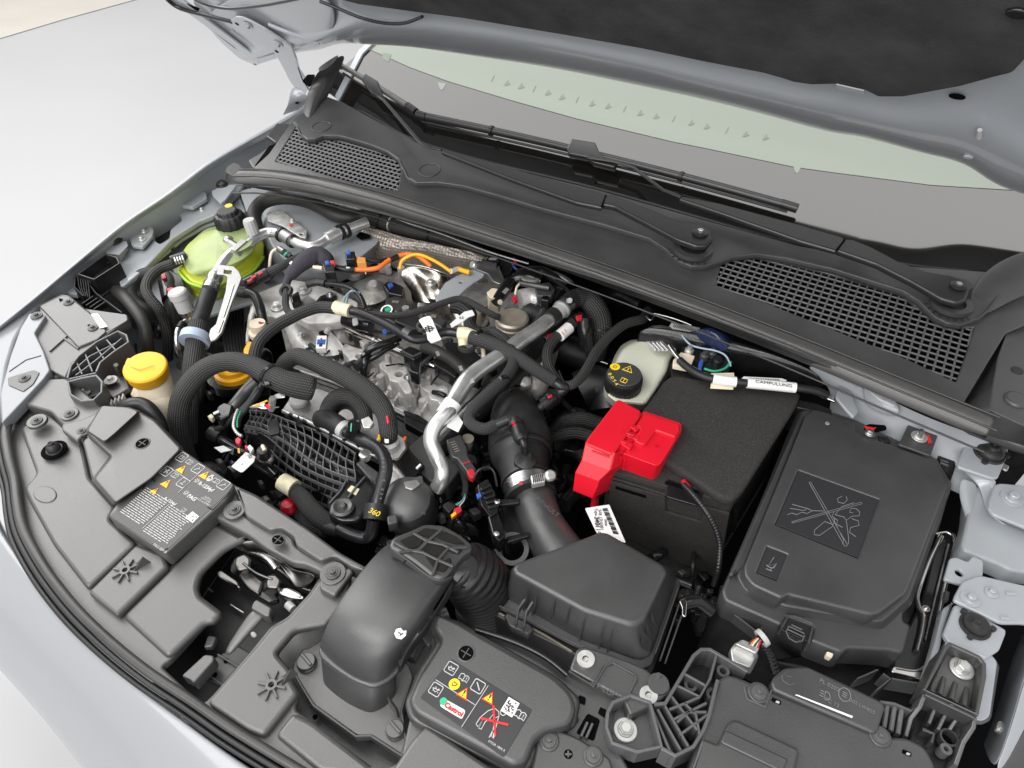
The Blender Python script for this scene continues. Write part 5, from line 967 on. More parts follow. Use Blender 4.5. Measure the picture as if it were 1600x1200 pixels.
tube('edge', [(488, 312, .028), (540, 322, .028), (600, 338, .028), (680, 362, .026), (760, 392, .024), (826, 412, .024)], 3.2, 'alu', t, 6, segs=8); tube('edge', [(948, 444, .02), (978, 455, .02)], 3, 'alu', t, 2, segs=8)
t = T('wiper_scuttle', 'dark grey plastic scuttle panel with two air grilles below the windscreen', 'scuttle')
C = COWL
G1 = [(430, 252), (448, 222), (464, 196), (470, 208), (480, 216), (492, 215), (505, 211), (530, 212), (550, 217), (580, 226), (605, 237), (620, 247), (627, 265), (624, 282), (622, 298), (570, 290), (500, 270)]
G2 = [(1118, 446), (1127, 412), (1146, 404), (1172, 400), (1200, 404), (1275, 422), (1340, 440), (1407, 460), (1437, 482), (1450, 494), (1470, 506), (1500, 512), (1522, 511), (1512, 545), (1494, 597), (1420, 562), (1350, 534), (1275, 504), (1200, 474)]
deck = [(396, 262), (420, 240), (460, 184), (480, 170), (510, 150), (532, 160), (650, 222), (760, 256), (930, 296), (1100, 344), (1250, 384), (1425, 417), (1600, 428), (1620, 500), (1572, 520), (1500, 640), (1400, 605), (1250, 545), (1100, 490), (950, 434), (800, 380), (700, 348), (600, 316), (500, 292), (430, 280)]
slab('deck', deck, C, .006, 'plastic_dark', t, .002, .004, holes=[G1, G2], hr=.003)
Sp = [(458, 190), (464, 196), (470, 210), (480, 217), (492, 216), (505, 211), (530, 212), (550, 217), (580, 226), (605, 236), (622, 248), (630, 262), (637, 277), (650, 285), (684, 284), (725, 290), (780, 305), (850, 326), (950, 352), (1015, 372), (1040, 388), (1062, 408), (1080, 415), (1100, 415), (1120, 409), (1145, 400), (1182, 396), (1225, 402), (1300, 419), (1412, 454), (1437, 470), (1462, 495), (1480, 504), (1500, 507), (1530, 496), (1544, 484), (1570, 450)]
back = [(1600, 428), (1425, 416), (1250, 384), (1100, 343), (930, 295), (760, 254), (650, 221), (532, 158), (505, 148)]
slab('upper_deck', Sp+back, C.shift(.012), .014, 'plastic_dark', t, .0025, .002)
walls('upper_edge', [[C.shift(.0155).at(*p) for p in Sp]], .006, .003, 'plastic_dark', t)
x, y, n = frame(C)
def clipgrid(poly, sp, name, th, ang):
    P2 = [Vector((a.x, a.y)) for a in (C.at(*q) for q in poly)]; z_of = lambda q: (C.p0.z + (q.y-C.p0.y)*.1297)
    cx = sum(p.x for p in P2)/len(P2); cy = sum(p.y for p in P2)/len(P2); L = []
    for d, e in ((Vector((math.cos(ang), math.sin(ang))), Vector((-math.sin(ang), math.cos(ang)))), (Vector((-math.sin(ang+.0), math.cos(ang))), Vector((math.cos(ang), math.sin(ang))))):
        for k in range(-60, 61):
            o_ = Vector((cx, cy))+e*(k*sp); run = []
            for j in range(-400, 401):
                q = o_+d*(j*.0015)
                if inside(q, P2): run.append(q)
                elif run:
                    if len(run) > 1: L.append([Vector((run[0].x, run[0].y, z_of(run[0])-.001)), Vector((run[-1].x, run[-1].y, z_of(run[-1])-.001))])
                    run = []
    return walls(name, L, .0022, th, 'rib_bright' if poly is G1 else 'rib_plastic', t)  # left grille gets a lighter colour, painting in the stronger light there
clipgrid(G1, .0118, 'grille', .0034, 0)['kind'] = 'stuff'
clipgrid(G2, .0125, 'grille', .0032, 0)['kind'] = 'stuff'
slab('duct_floor', [(396, 262), (464, 184), (640, 240), (640, 310)], C.shift(-.05), .004, 'void', t); slab('duct_floor', [(1100, 480), (1120, 396), (1550, 480), (1500, 640)], C.shift(-.05), .004, 'void', t)
for (u, v, r) in ((502, 197, 15), (671, 265, 17)): walls('round_cap', [[C.shift(.0135).at(*q) for q in circ(u, v, C.shift(.012), r, 28)]], .002, .0018, 'plastic_dark', t, True)
for (u, v) in ((1082, 392), (1485, 478)):
    c = C.shift(.012).at(u, v); ring3('spindle_boss', c, (0, 0, 1), wpx(30, c), wpx(20, c), .008, 'plastic_dark', t)
    walls('boss_rib', [[c+Vector((math.cos(a)*wpx(33, c), math.sin(a)*wpx(33, c), .001)), c+Vector((math.cos(a)*wpx(38, c), math.sin(a)*wpx(38, c), .0005))] for a in [3.5+.3*k for k in range(8)]], .0012, .0014, 'plastic_black', t)
t = T('scuttle_end_piece', 'dark plastic end piece standing up beside the bonnet hinge, upper left', 'trim')
grid('end_piece', [[(494, 112, .20), (512, 98, .21), (532, 84, .22), (541, 86, .22)], [(488, 128, .17), (508, 116, .18), (524, 104, .19), (532, 105, .18)], [(480, 148, .14), (494, 142, .155), (510, 138, .15), (514, 146, .14)], [(472, 178, .12), (484, 178, .13), (494, 172, .125), (506, 160, .12)], [(470, 200, .10), (480, 206, .105), (488, 198, .105), (498, 180, .108)]], 'seal', t, 2, .003)
grid('light_lining', [[(493, 108, .205), (512, 95, .215), (532, 82, .222)], [(500, 114, .196), (514, 106, .204), (526, 94, .21)]], 'plastic', t, 2, .002)
slab('side_piece', [(395, 262), (388, 250), (405, 240), (430, 222), (446, 196), (462, 196), (466, 202), (430, 252)], .06, .01, 'plastic', t, .003, .004); slab('dark_gap', [(398, 258), (420, 228), (434, 222), (458, 200), (432, 250)], .064, .004, 'void', t, .001, .002)
slab('step', [(416, 212), (432, 192), (460, 194), (444, 218), (430, 222)], .074, .01, 'seal', t, .003, .004)
t = T('cowl_end_cover', 'dark plastic corner cover at the right end of the long seal', 'cover')
loft('cover', [([(1560, 556), (1576, 508), (1640, 496), (1700, 560), (1700, 680), (1605, 668), (1546, 640), (1552, 600)], .10), ([(1500, 645), (1560, 560), (1640, 500), (1700, 560), (1700, 740), (1600, 698), (1476, 660), (1482, 650)], .045)], 'plastic_dark', t, .008, .01)
slab('boss', circ(1590, 622, .10, 18, 20), .104, .01, 'plastic_dark', t, .004, 0); slab('end_step', [(1480, 652), (1494, 632), (1545, 634), (1600, 652), (1700, 672), (1700, 716), (1600, 696), (1546, 676)], .05, .02, 'plastic_dark', t, .006, .006)
slab('patch', circ(1590, 578, .10, 9, 14), .1012, .002, 'plastic_black', t, .0005, 0)
grid('corner_lining', [[(1510, 462, .12), (1540, 420, .14), (1580, 398, .16), (1640, 380, .18)], [(1522, 488, .115), (1550, 452, .13), (1590, 424, .15), (1640, 410, .16)], [(1530, 498, .11), (1562, 482, .115), (1600, 462, .13), (1650, 450, .14)]], 'plastic_dark', t, 2, .004)
grid('side_floor', [[(1540, 500, .09), (1575, 480, .1), (1640, 460, .11)], [(1520, 560, .05), (1560, 540, .05), (1640, 530, .06)], [(1498, 610, .045), (1545, 640, .045), (1620, 640, .05)]], 'seal', t, 2, .003)
walls('drain_clip', [[(1548, 490, .10), (1560, 496, .09)], [(1532, 520, .085), (1542, 526, .08)], [(1500, 596, .075), (1506, 602, .07)]], .012, .01, 'plastic_black', t)
# ================================================================== WINDSCREEN, WIPERS
t = T('windscreen', 'windscreen glass with black lower border reflecting the bonnet', 'windscreen')
gl = [(500, 135), (532, 158), (650, 221), (760, 254), (930, 295), (1100, 343), (1250, 384), (1425, 416), (1600, 428), (1720, 440), (1760, 300), (1500, 40), (1100, -80), (700, -80), (560, 40)]
W0 = WIND.shift(-.004)
fr = [(500, 135), (532, 158), (650, 221), (760, 254), (930, 295), (1100, 343), (1250, 384), (1425, 416), (1600, 428), (1720, 440), (1740, 330), (1600, 299), (1455, 290), (1300, 270), (1242, 262), (1100, 232), (1050, 222), (900, 186), (800, 158), (700, 128), (640, 106), (600, 88), (570, 75)]
slab('black_border', fr, W0, .004, 'frit', t, .0003, 0)
slab('glass', [(570, 74), (600, 87), (640, 105), (700, 127), (800, 157), (900, 185), (1050, 221), (1100, 231), (1242, 261), (1300, 269), (1455, 289), (1600, 298), (1750, 330), (1750, 100), (1400, -60), (700, -90)], W0, .004, 'screen', t, .0003, 0)
for k, (u, v) in enumerate([(769, 122), (792, 128), (814, 133), (834, 138), (856, 143), (878, 150), (901, 155), (925, 160), (950, 164), (975, 170), (1000, 175), (1025, 180), (1052, 185), (1080, 190), (1104, 196), (1135, 203), (1165, 208), (1196, 213)]): flat('vent_slot', [(u-5, v+5), (u+2, v-4), (u+3, v+1), (u+6, v+3), (u-1, v+6)] if k % 3 else [(u-2, v+5), (u+3, v-5), (u+4, v-4), (u, v+5)], W0, 'screen_dark', t, .0006)
for (u, v) in ((690, 132), (1245, 262)): flat('glass_notch', [(u-6, v-4), (u+7, v-1), (u+3, v+6), (u, v+9), (u-3, v+6)], W0, 'screen', t, .0006)
flat('glass_sticker', [(598, 82), (612, 85), (607, 97), (598, 92)], W0, 'screen_dark', t, .0006)
tube('lower_moulding', [(528, 154, .118), (590, 188, .119), (650, 220, .12), (760, 253, .12), (930, 294, .12), (1100, 342, .12), (1250, 383, .12), (1425, 415, .12), (1560, 427, .12)], 5, 'rubber', t, 6)
slab('pillar_edge', [(528, 158), (523, 150), (560, 78), (580, 60), (586, 64), (566, 84)], WIND.shift(.002), .006, 'paint', t, .001, .002)
WB = WIND.shift(.02)
def on(pln, u, v, w): q = pln.at(u, v); return (q, wpx(w, q)/2)
def ptube(name, pts, pln, m, parent, sub=6, **k):
    a = [(*pln.at(p[0], p[1]), wpx(p[2], pln.at(p[0], p[1]))/2) for p in pts]
    return sweep(name, [(Vector(s[:3]), s[3]) for s in crom(a, sub)], m, parent, **k)
def arm(label, head, second, bar, piv, jn):
    t = T('wiper', label, 'wiper', 'windscreen wipers'); A = Plane((0, 1.15, .155), (0, -.1, 1))
    slab('arm_head', head, A, .012, 'arm_black', t, .004, .004); slab('arm_channel', second, A.shift(.001), .010, 'arm_black', t, .004, .002)
    ptube('arm_bar', bar, A, 'arm_black', t, 1, flat=.6); c = A.shift(.001).at(*piv); r = wpx(11, c)
    lathe('washer', c, [(r*1.1, 0), (r*1.1, .002), (r*.9, .003)], 'arm_black', t); bolt(piv[0], piv[1], c.z, 9, 'steel', 'hex', t, 'nut')
    lathe('hub', A.shift(-.04).at(piv[0]-6, piv[1]+20), [(r*1.9, -.01), (r*1.9, .01), (r*1.7, .016), (r*1.4, .03)], 'rubber_smooth', t)
    walls('joint_gap', [[A.shift(.0018).at(*q) for q in jn]], .003, .003, 'void', t); return t
t = arm('wiper pivoting mid scuttle with its blade at the upper left of the windscreen', [(946, 304), (958, 303), (1000, 320), (1060, 344), (1100, 350), (1112, 360), (1114, 374), (1104, 384), (1086, 384), (1058, 374), (1010, 348), (960, 322), (938, 318)], [(688, 231), (945, 302), (950, 308), (940, 324), (900, 316), (800, 280), (690, 237)], [(690, 234, 6), (672, 231, 6), (656, 222, 6), (600, 157, 6), (585, 146, 6)], (1094, 364), [(947, 304), (940, 322)])
ptube('blade', [(527, 99, 8), (560, 118, 8), (600, 142, 9), (648, 173, 10)], WB, 'plastic', t); ptube('end_cap', [(636, 165, 12), (650, 175, 12)], WB.shift(.001), 'rubber_smooth', t); ptube('end_cap', [(526, 98, 10), (534, 104, 10)], WB.shift(.001), 'rubber_smooth', t, 3)
slab('adapter', [(564, 124), (570, 114), (590, 126), (592, 136), (598, 148), (596, 154), (578, 144)], WB.shift(.012), .014, 'arm_black', t, .003, .003); ptube('rubber_edge', [(536, 114, 3), (576, 140, 3)], WB.shift(-.006), 'plastic_black', t)
t = arm('wiper pivoting at the right end with the long blade across the lower windscreen', [(1318, 373), (1332, 373), (1360, 384), (1405, 408), (1450, 424), (1488, 430), (1508, 438), (1516, 452), (1510, 468), (1496, 473), (1470, 466), (1425, 440), (1370, 412), (1306, 390)], [(1062, 305), (1125, 317), (1250, 350), (1318, 370), (1320, 378), (1306, 392), (1250, 376), (1125, 332), (1062, 311)], [(1064, 308, 7), (1036, 297, 7), (990, 262, 7), (958, 252, 8), (920, 246, 8)], (1497, 447), [(1320, 374), (1308, 390)])
ptube('blade', [(655, 180, 12), (768, 204, 12), (890, 232, 12), (1069, 277, 13), (1244, 325, 14)], WB, 'arm_black', t); ptube('rubber_edge', [(660, 190, 4), (890, 242, 4), (1069, 287, 4), (1230, 331, 4)], WB.shift(-.008), 'rubber_smooth', t)
ptube('end_cap', [(652, 179, 14), (666, 183, 13)], WB.shift(.001), 'rubber_smooth', t); ptube('end_cap', [(1220, 318, 15), (1246, 326, 15)], WB.shift(.001), 'rubber_smooth', t)
for (a, b, c_, d) in ((766, 204, 770, 205), (1062, 275, 1067, 277)): ptube('band', [(a, b, 16), (c_, d, 16)], WB.shift(.001), 'plastic_black', t, 2)
slab('adapter', [(885, 232), (893, 216), (930, 222), (936, 236), (946, 246), (965, 250), (960, 262), (926, 254), (918, 246), (888, 240)], WB.shift(.012), .016, 'arm_black', t, .003, .003)
# ================================================================== BONNET
t = T('bonnet', 'raised pale blue grey bonnet seen from below with black insulation pad', 'bonnet')
hood_thing = t
edge = [(401, 104), (430, 95), (460, 83), (507, 81), (525, 68), (572, 73), (600, 74), (650, 77), (756, 94), (850, 107), (944, 126), (1020, 142), (1100, 158), (1194, 182), (1250, 198), (1303, 212), (1330, 214), (1356, 219), (1400, 231), (1444, 244), (1475, 250), (1500, 258), (1522, 269), (1553, 294), (1600, 309), (1720, 345)]
crest = [(380, 96), (420, 80), (455, 68), (500, 66), (520, 56), (570, 46), (600, 48), (650, 50), (756, 62), (850, 78), (944, 96), (1020, 114), (1100, 137), (1194, 158), (1250, 172), (1303, 185), (1330, 192), (1356, 198), (1400, 208), (1444, 218), (1475, 222), (1500, 228), (1522, 236), (1553, 250), (1600, 272), (1720, 310)]
pad = [(366, 88), (410, 66), (450, 52), (495, 42), (515, 30), (565, 10), (600, 16), (650, 22), (756, 34), (850, 50), (944, 68), (1020, 82), (1100, 99), (1194, 118), (1250, 132), (1303, 136), (1330, 140), (1356, 146), (1400, 156), (1444, 156), (1475, 150), (1500, 148), (1522, 150), (1553, 160), (1600, 190), (1720, 260)]
H2 = HOOD.shift(-.012)
rows = [[HOOD.shift(-.022).at(*p)+Vector((0, -.006, .022)) for p in edge], [HOOD.shift(-.018).at(*p) for p in edge], [HOOD.shift(-.004).at((a[0]*.7+b[0]*.3), (a[1]*.7+b[1]*.3)) for a, b in zip(edge, crest)], [HOOD.shift(.010).at(*p) for p in crest], [HOOD.shift(.008).at((a[0]+b[0])/2, (a[1]+b[1])/2) for a, b in zip(pad, crest)], [HOOD.shift(-.004).at(*p) for p in pad]]
up_ = [Vector((q.x, q.y-.62*d, q.z+.78*d)) for q, d in zip(rows[-1], [.15]*len(pad))]; rows.append(up_)
grid('inner_panel', rows, 'paint', t, 2, .002)
# pad
ins = [(470, -40), (500, -8), (560, 8), (640, 19), (725, 30), (881, 56), (1006, 78), (1100, 98), (1194, 116), (1225, 125), (1240, 130), (1269, 134), (1306, 133), (1350, 142), (1372, 153), (1412, 153), (1500, 137), (1556, 122), (1581, 116), (1600, 96), (1640, 50), (1660, -60)]
q0 = [HOOD.at(*p) for p in ins]; far = [(1640, -200), (1500, -330), (900, -260), (600, -140)]
slab('insulation_pad', ins+[(1655, -160), (1500, -330), (1000, -290), (640, -160)], HOOD.shift(.014), .012, 'liner', t, .005, .004)
# the rest of the bonnet, its outer skin above
x, y, n = frame(HOOD); c0 = Vector((-.50, 1.2, .30))
def HB(a, d, off=0): return Vector((a, 1.2-.62*d, .30+.78*d))+HOOD.n*off
slabpts = [HB(-1.02, .0, -.03), HB(.0, .0, -.03), HB(.34, .05, -.03), HB(.36, .95, -.03), HB(-1.12, .95, -.03), HB(-1.22, .5, -.03), HB(-1.20, .12, -.03)]
raw('outer_skin', slabpts+[p-HOOD.n*.01 for p in slabpts], [tuple(range(7)), tuple(range(7, 14))]+[(i, (i+1) % 7, (i+1) % 7+7, i+7) for i in range(7)], 'paint', t)
raw('insulation_pad', [HB(-1.0, .3, .006), HB(.30, .3, .006), HB(.30, .92, .006), HB(-1.0, .92, .006)], [(0, 1, 2, 3)], 'liner', t)
grid('side_flange', [[HOOD.shift(a).at(u, v) for u, v in ((400, 104), (370, 78), (330, 48), (290, 16), (262, -6), (220, -40))] for a in (.0, -.01)]+[[HOOD.shift(-.03).at(u, v) for u, v in ((412, 96), (385, 72), (345, 42), (306, 10), (278, -10), (240, -44))]], 'paint_primer', t, 2, .002)
grid('corner_sheet', [[HOOD.shift(-.02).at(*p) for p in ((404, 102), (345, 48), (280, -6))], [HOOD.shift(-.01).at(*p) for p in ((430, 92), (400, 36), (330, -12))], [HOOD.shift(.0).at(*p) for p in ((470, 78), (470, 36), (420, -12))], [HOOD.shift(.006).at(*p) for p in ((520, 60), (530, 26), (520, -16))]], 'paint', t, 2, .002)
ptube('pressing', [(362, 46, 7), (390, 66, 8), (428, 88, 8)], HOOD.shift(-.004), 'paint_primer', t); ptube('pressing', [(420, 38, 6), (455, 52, 7), (500, 66, 6)], HOOD.shift(.004), 'paint', t)
for q in ([(262, -2), (400, 98), (404, 92), (270, -8)], [(404, 100), (458, 84), (456, 78), (402, 92)], [(470, 80), (520, 66), (540, 40), (530, 40), (512, 60), (468, 74)]): slab('folded_edge', q, HOOD.shift(.007), .005, 'paint', t, .0015, .002)
slab('slot', [(288, 8), (292, 6), (312, 14), (310, 18)], HOOD.shift(.004), .002, 'void', t, .0005, .002)
slab('drain_hole', circ(1495, 152, HOOD.shift(.0), 12, 20, .55), HOOD.shift(.006), .002, 'void', t, .0005, 0)
ptube('clip', [(1531, 203, 7), (1529, 215, 8)], HOOD.shift(.016), 'cap_grey', t, 2); slab('nut', circ(1512, 247, HOOD, 7, 12, .6), HOOD.shift(.006), .006, 'paint', t, .001, 0)
slab('pad_window', [(1306, 132), (1350, 142), (1350, 148), (1318, 142), (1307, 139)], HOOD.shift(.016), .002, 'paint', t, .0005, .001)
slab('pad_plug', circ(1590, 24, HOOD, 18, 16, .6), HOOD.shift(.018), .006, 'plastic_gloss', t, .002, 0)
t = T('washer_hose', 'thin black washer hose drooping under the bonnet corner at top left', 'hose', 'washer hoses under the bonnet')
ptube('hose', [(258, -4, 6), (272, 8, 6), (290, 16, 6), (330, 26, 6), (362, 34, 6)], HOOD.shift(.012), 'rubber_smooth', t)
t = T('washer_hose', 'black washer hose arching under the bonnet above the hinge', 'hose', 'washer hoses under the bonnet')
ptube('hose', [(300, -4, 5), (320, 6, 5), (345, 12, 5), (370, 13, 5), (420, 7, 5), (470, -3, 5)], HOOD.shift(.03), 'rubber_smooth', t)
t = T('washer_hose', 'black washer hose sagging beside the insulation pad edge', 'hose', 'washer hoses under the bonnet')
ptube('hose', [(500, 2, 5), (530, 14, 5), (565, 28, 5), (600, 36, 5), (632, 36, 5), (660, 26, 5)], HOOD.shift(.024), 'rubber_smooth', t)
t = hood_thing
HG = HOOD.shift(.014)
hp = [(361, 42), (360, 32), (368, 27), (378, 28), (392, 34), (414, 46), (436, 60), (456, 74), (463, 92), (468, 110), (478, 126), (484, 134), (476, 150), (464, 142), (452, 126), (443, 108), (432, 88), (424, 78), (396, 60), (370, 50)]
slab('hinge_arm', hp, HG, .006, 'paint', t, .002, .003)
for (u, v) in ((370, 38), (432, 81)): slab('hole', circ(u, v, HG, 3.2, 12), HG.shift(.0012), .002, 'void', t, .0004, 0)
for (u, v) in ((388, 39), (435, 68)): q = HG.shift(.001).at(u, v); o = bolt(0, 0, 0, 7, 'paint', 'hex', t, n=HG.n); o.location = q; s = wpx(7.5, q); o.scale = (s, s, s)
walls('arm_flange', [[HG.shift(.002).at(*p)+Vector((0, 0, 0)) for p in ((463, 92), (470, 112), (480, 128), (484, 136))]], .02, .003, 'paint', t)
t = T('hinge_mount', 'pale painted hinge mount on the fender below the bonnet hinge', 'body panel')
grid('mount', [[(438, 182, .09), (450, 164, .10), (452, 142, .12), (462, 132, .13)], [(445, 178, .08), (458, 165, .09), (466, 150, .11), (478, 146, .12)], [(470, 170, .07), (474, 165, .08), (478, 160, .09), (486, 155, .1)]], 'paint', t, 2, .003)
slab('bolt_hole', circ(464, 160, .095, 3, 10), .098, .002, 'void', t, .0004, 0); slab('gap', [(472, 126), (480, 116), (492, 116), (490, 130), (482, 134)], .13, .004, 'void', t)
# ================================================================== LEFT SIDE FLUIDS
t = T('coolant_tank', 'translucent coolant tank with yellow green fluid and black cap, upper left', 'tank')
loft('tank_shell', [([(336, 366), (350, 354), (380, 352), (398, 366), (392, 384), (372, 394), (350, 394), (338, 384)], .038), ([(304, 384), (318, 366), (338, 352), (388, 350), (402, 368), (396, 392), (376, 408), (340, 420), (310, 414), (298, 400)][0:8], .024), ([(282, 402), (296, 380), (322, 356), (388, 346), (404, 370), (394, 400), (350, 434), (296, 430)], -.0)], 'tank_top', t, .012, .02, segs=6)
loft('tank_bottom', [([(277, 405), (292, 380), (320, 360), (392, 350), (413, 376), (411, 402), (390, 426), (344, 450), (300, 444), (280, 424)], -.012), ([(281, 424), (296, 396), (330, 372), (396, 362), (413, 398), (410, 424), (380, 444), (338, 466), (306, 458), (286, 442)], -.062)], 'coolant', t, .008, .02, segs=6)
loft('tank_foot', [([(286, 440), (300, 420), (350, 400), (404, 396), (409, 424), (380, 446), (334, 466), (320, 470), (300, 456)], -.064), ([(292, 456), (310, 430), (350, 420), (404, 410), (406, 436), (370, 460), (330, 486), (300, 470)], -.10)], 'coolant', t, .004, .01)
tube('mould_seam', [(279, 424, -.014), (300, 444, -.012), (344, 450, -.012), (392, 426, -.012), (411, 402, -.014)], 5, 'coolant_green', t)
lathe('neck', P(366, 358, .0), [(.034, 0), (.029, .02), (.026, .036)], 'tank_top', t)
c = P(362, 352, .036); lathe('cap', c, [(.030, -.012), (.031, 0), (.031, .02), (.027, .026), (.022, .028), (.02, .034), (.017, .036)], 'plastic_black', t, knurl=.05, kn=14); slab('cap_mark', circ(357, 321, .07, 6, 10), .0722, .001, 'print_yellow', t, .0003, 0)
t = T('washer_filler', 'cream washer filler neck with bright yellow cap, left', 'filler neck')
tube('neck', [(234, 576, -.0, 50), (240, 596, -.02, 52), (248, 622, -.045, 52), (252, 636, -.055, 50), (256, 650, -.07, 48), (264, 690, -.12, 46), (270, 720, -.17, 46)], 50, 'cream', t, segs=28)
raw('wing', [P(212, 598, -.02), P(204, 616, -.03), P(232, 640, -.055), P(240, 600, -.02), P(214, 600, -.03), P(206, 620, -.04), P(232, 648, -.065), P(240, 606, -.03)], [(0, 1, 2, 3), (4, 5, 6, 7), (0, 1, 5, 4), (1, 2, 6, 5), (2, 3, 7, 6)], 'cream', t)
c = P(232, 584, -.002); r = wpx(32, c); ax = (.12, -.05, 1); lathe('cap', c, [(r*.92, -.005), (r*.96, .0), (r*.97, .011), (r*1.0, .013), (r*1.0, .017), (r*.94, .0195), (r*.5, .0205)], 'yellow', t, ax, segs=40)
slab('cap_tab', [(195, 566), (199, 558), (206, 560), (204, 582), (197, 578)], .018, .006, 'yellow', t, .002, .003); walls('cap_line', [[(204, 573, .0196), (218, 578, .0198), (240, 571, .0198)]], .0006, .0012, 'orange', t)
t = T('oil_filler', 'yellow oil filler ring half hidden behind the large braided hose', 'cap')
c = P(366, 576, -.10); r = wpx(26, c); lathe('filler_cap', c, [(r*1.25, -.02), (r*1.2, 0), (r, .002), (r, .012), (r*.9, .016), (r*.82, .016)], 'yellow', t, segs=36); ring3('seat', P(370, 592, -.13), (0, 0, 1), r*1.6, r*.9, .02, 'plastic_gloss', t)
slab('centre', circ(368, 570, -.085, 16, 20), -.082, .002, 'plastic_black', t, .0005, 0)
t = T('dipstick', 'yellow dipstick grip beside the oil filler with thin metal tube', 'dipstick')
slab('grip', [(380, 545), (386, 534), (393, 532), (397, 540), (396, 556), (386, 558), (380, 552)], -.045, .01, 'yellow', t, .003, .003); tube('tube', [(387, 536, -.06), (388, 520, -.07), (393, 500, -.08), (394, 480, -.09)], 6, 'cast_warm', t)
t = T('ribbed_lamp_mount', 'black ribbed plastic lamp mount with a deep cup and light bolt, left', 'bracket')
slab('web_floor', [(107, 586), (114, 566), (160, 532), (185, 518), (200, 528), (196, 540), (160, 566), (152, 582), (120, 592)], -.03, .01, 'plastic_black', t, .002, .005)
walls('outer_wall', [[(105, 590, .01), (110, 572, .01), (122, 556, .01), (150, 534, .008), (184, 517, .004), (197, 523, .004), (200, 534, .002), (176, 550, .004), (156, 566, .008), (150, 580, .01)]], .035, .004, 'rib_plastic', t)
walls('rib', [[(118, 562, .006), (128, 584, .006)], [(132, 550, .006), (144, 580, .006)], [(148, 538, .004), (162, 560, .004)], [(108, 584, .006), (140, 556, .006), (184, 534, .002)], [(118, 586, .006), (150, 562, .006), (190, 528, .002)], [(166, 530, .004), (180, 546, .004)], [(106, 592, .008), (150, 582, .008)]], .03, .0028, 'rib_plastic', t)
slab('cup_floor', [(108, 598), (148, 590), (158, 600), (156, 614), (132, 624), (110, 612)], -.02, .01, 'plastic_dark', t, .002, .004)
walls('cup_wall', [[(106, 596, .012), (128, 590, .012), (150, 586, .012), (159, 596, .012), (158, 612, .01), (146, 624, .008), (128, 626, .008), (110, 616, .01)]], .035, .004, 'rib_plastic', t, True); bolt(130, 612, -.018, 12, 'zinc', 'torx', t)
slab('lower_body', [(104, 612), (158, 616), (172, 600), (200, 604), (210, 622), (200, 636), (160, 640), (130, 640), (106, 630)], -.045, .02, 'plastic_black', t, .002, .005)
slab('side_plate', [(152, 600), (164, 584), (196, 588), (202, 606), (176, 622)], -.02, .01, 'plastic_dark', t, .002, .003); bolt(173, 594, -.012, 10, 'cap_grey', 'torx', t)
walls('slot_bar', [[(174+6*k, 624-3*k, -.015), (172+6*k, 632-3*k, -.02)] for k in range(4)], .01, .003, 'cap_grey', t); tube('peg', [(188, 586, -.02), (181, 570, .01)], 7, 'plastic_dark', t, 2)
tube('hose_loop', [(190, 640, -.02), (205, 632, -.01), (222, 632, -.01), (236, 642, -.015), (248, 660, -.03), (254, 680, -.05)], 22, 'plastic_black', t)

def hose(label, px, w, m='braid', name='hose', cat='hose', group=None, **k):
    t = T(name, label, cat, group); tube('sleeve', px, w, m, t, **k); return t
# ---- left loom
hose('taped black cable bundle descending beside the washer filler at far left', [(180, 452, -.04), (196, 466, -.03), (208, 480, -.03), (220, 497, -.035), (228, 518, -.05), (231, 545, -.08), (234, 575, -.12)], 19, 'wrap', 'cable_bundle', 'cable')
hose('curved taped black cable behind the braided hose on the left apron', [(246, 425, -.04), (222, 430, -.04), (208, 442, -.045), (203, 458, -.05), (212, 474, -.06), (228, 486, -.07), (240, 500, -.09)], 20, 'wrap', 'cable_bundle', 'cable')
t = hose('grey braided hose clipped onto the coolant tank spout', [(288, 402, .0), (270, 412, .0), (250, 420, .0), (234, 434, .0), (228, 452, -.005), (236, 468, -.015), (248, 482, -.03), (256, 500, -.06), (262, 530, -.1), (262, 560, -.15)], 16, 'braid_fine')
tube('clip_end', [(268, 409, .004), (292, 401, .004)], 19, 'rubber_smooth', t); walls('clip_tooth', [[(272+4*k, 402-k, .02), (274+4*k, 408-k, .02)] for k in range(4)], .008, .003, 'zinc', t)
t = hose('thick black sleeve with red locked connector left of the coolant tank', [(258, 425, -.05), (266, 445, -.04), (268, 470, -.05), (270, 500, -.08), (268, 530, -.12)], 24, 'rubber', 'hose_connector', 'hose')
slab('red_lock', [(260, 450), (270, 448), (271, 462), (264, 464)], -.014, .008, 'red_clip', t, .001, .002); slab('red_lock', [(251, 428), (258, 426), (260, 434), (253, 436)], -.02, .006, 'red_clip', t, .001, .002); tube('collar', [(262, 440, -.045), (268, 470, -.045)], 28, 'plastic_gloss', t, 2)
slab('latch', [(262, 420), (284, 430), (290, 446), (280, 452), (262, 440)], -.03, .03, 'plastic_black', t, .003, .004)
t = T('service_port', 'light grey plastic service port cap beside the black pipe', 'cap'); lathe('cap', P(291, 484, -.02), [(.0155, 0), (.0155, .026), (.0145, .027), (.0175, .028), (.0175, .040), (.015, .043), (.003, .0435)], 'cap_grey', t, (-.15, 0, 1), segs=28); lathe('foot', P(293, 492, -.03), [(.012, 0), (.012, .012)], 'steel', t)
t = hose('thin bright metal pipe curving below the blue ring', [(292, 500, -.05), (280, 512, -.05), (276, 530, -.06), (279, 548, -.08), (288, 562, -.12)], 9, 'steel', 'metal_pipe', 'pipe'); tube('collar', [(286, 506, -.05), (281, 514, -.05)], 14, 'plastic_black', t, 2)
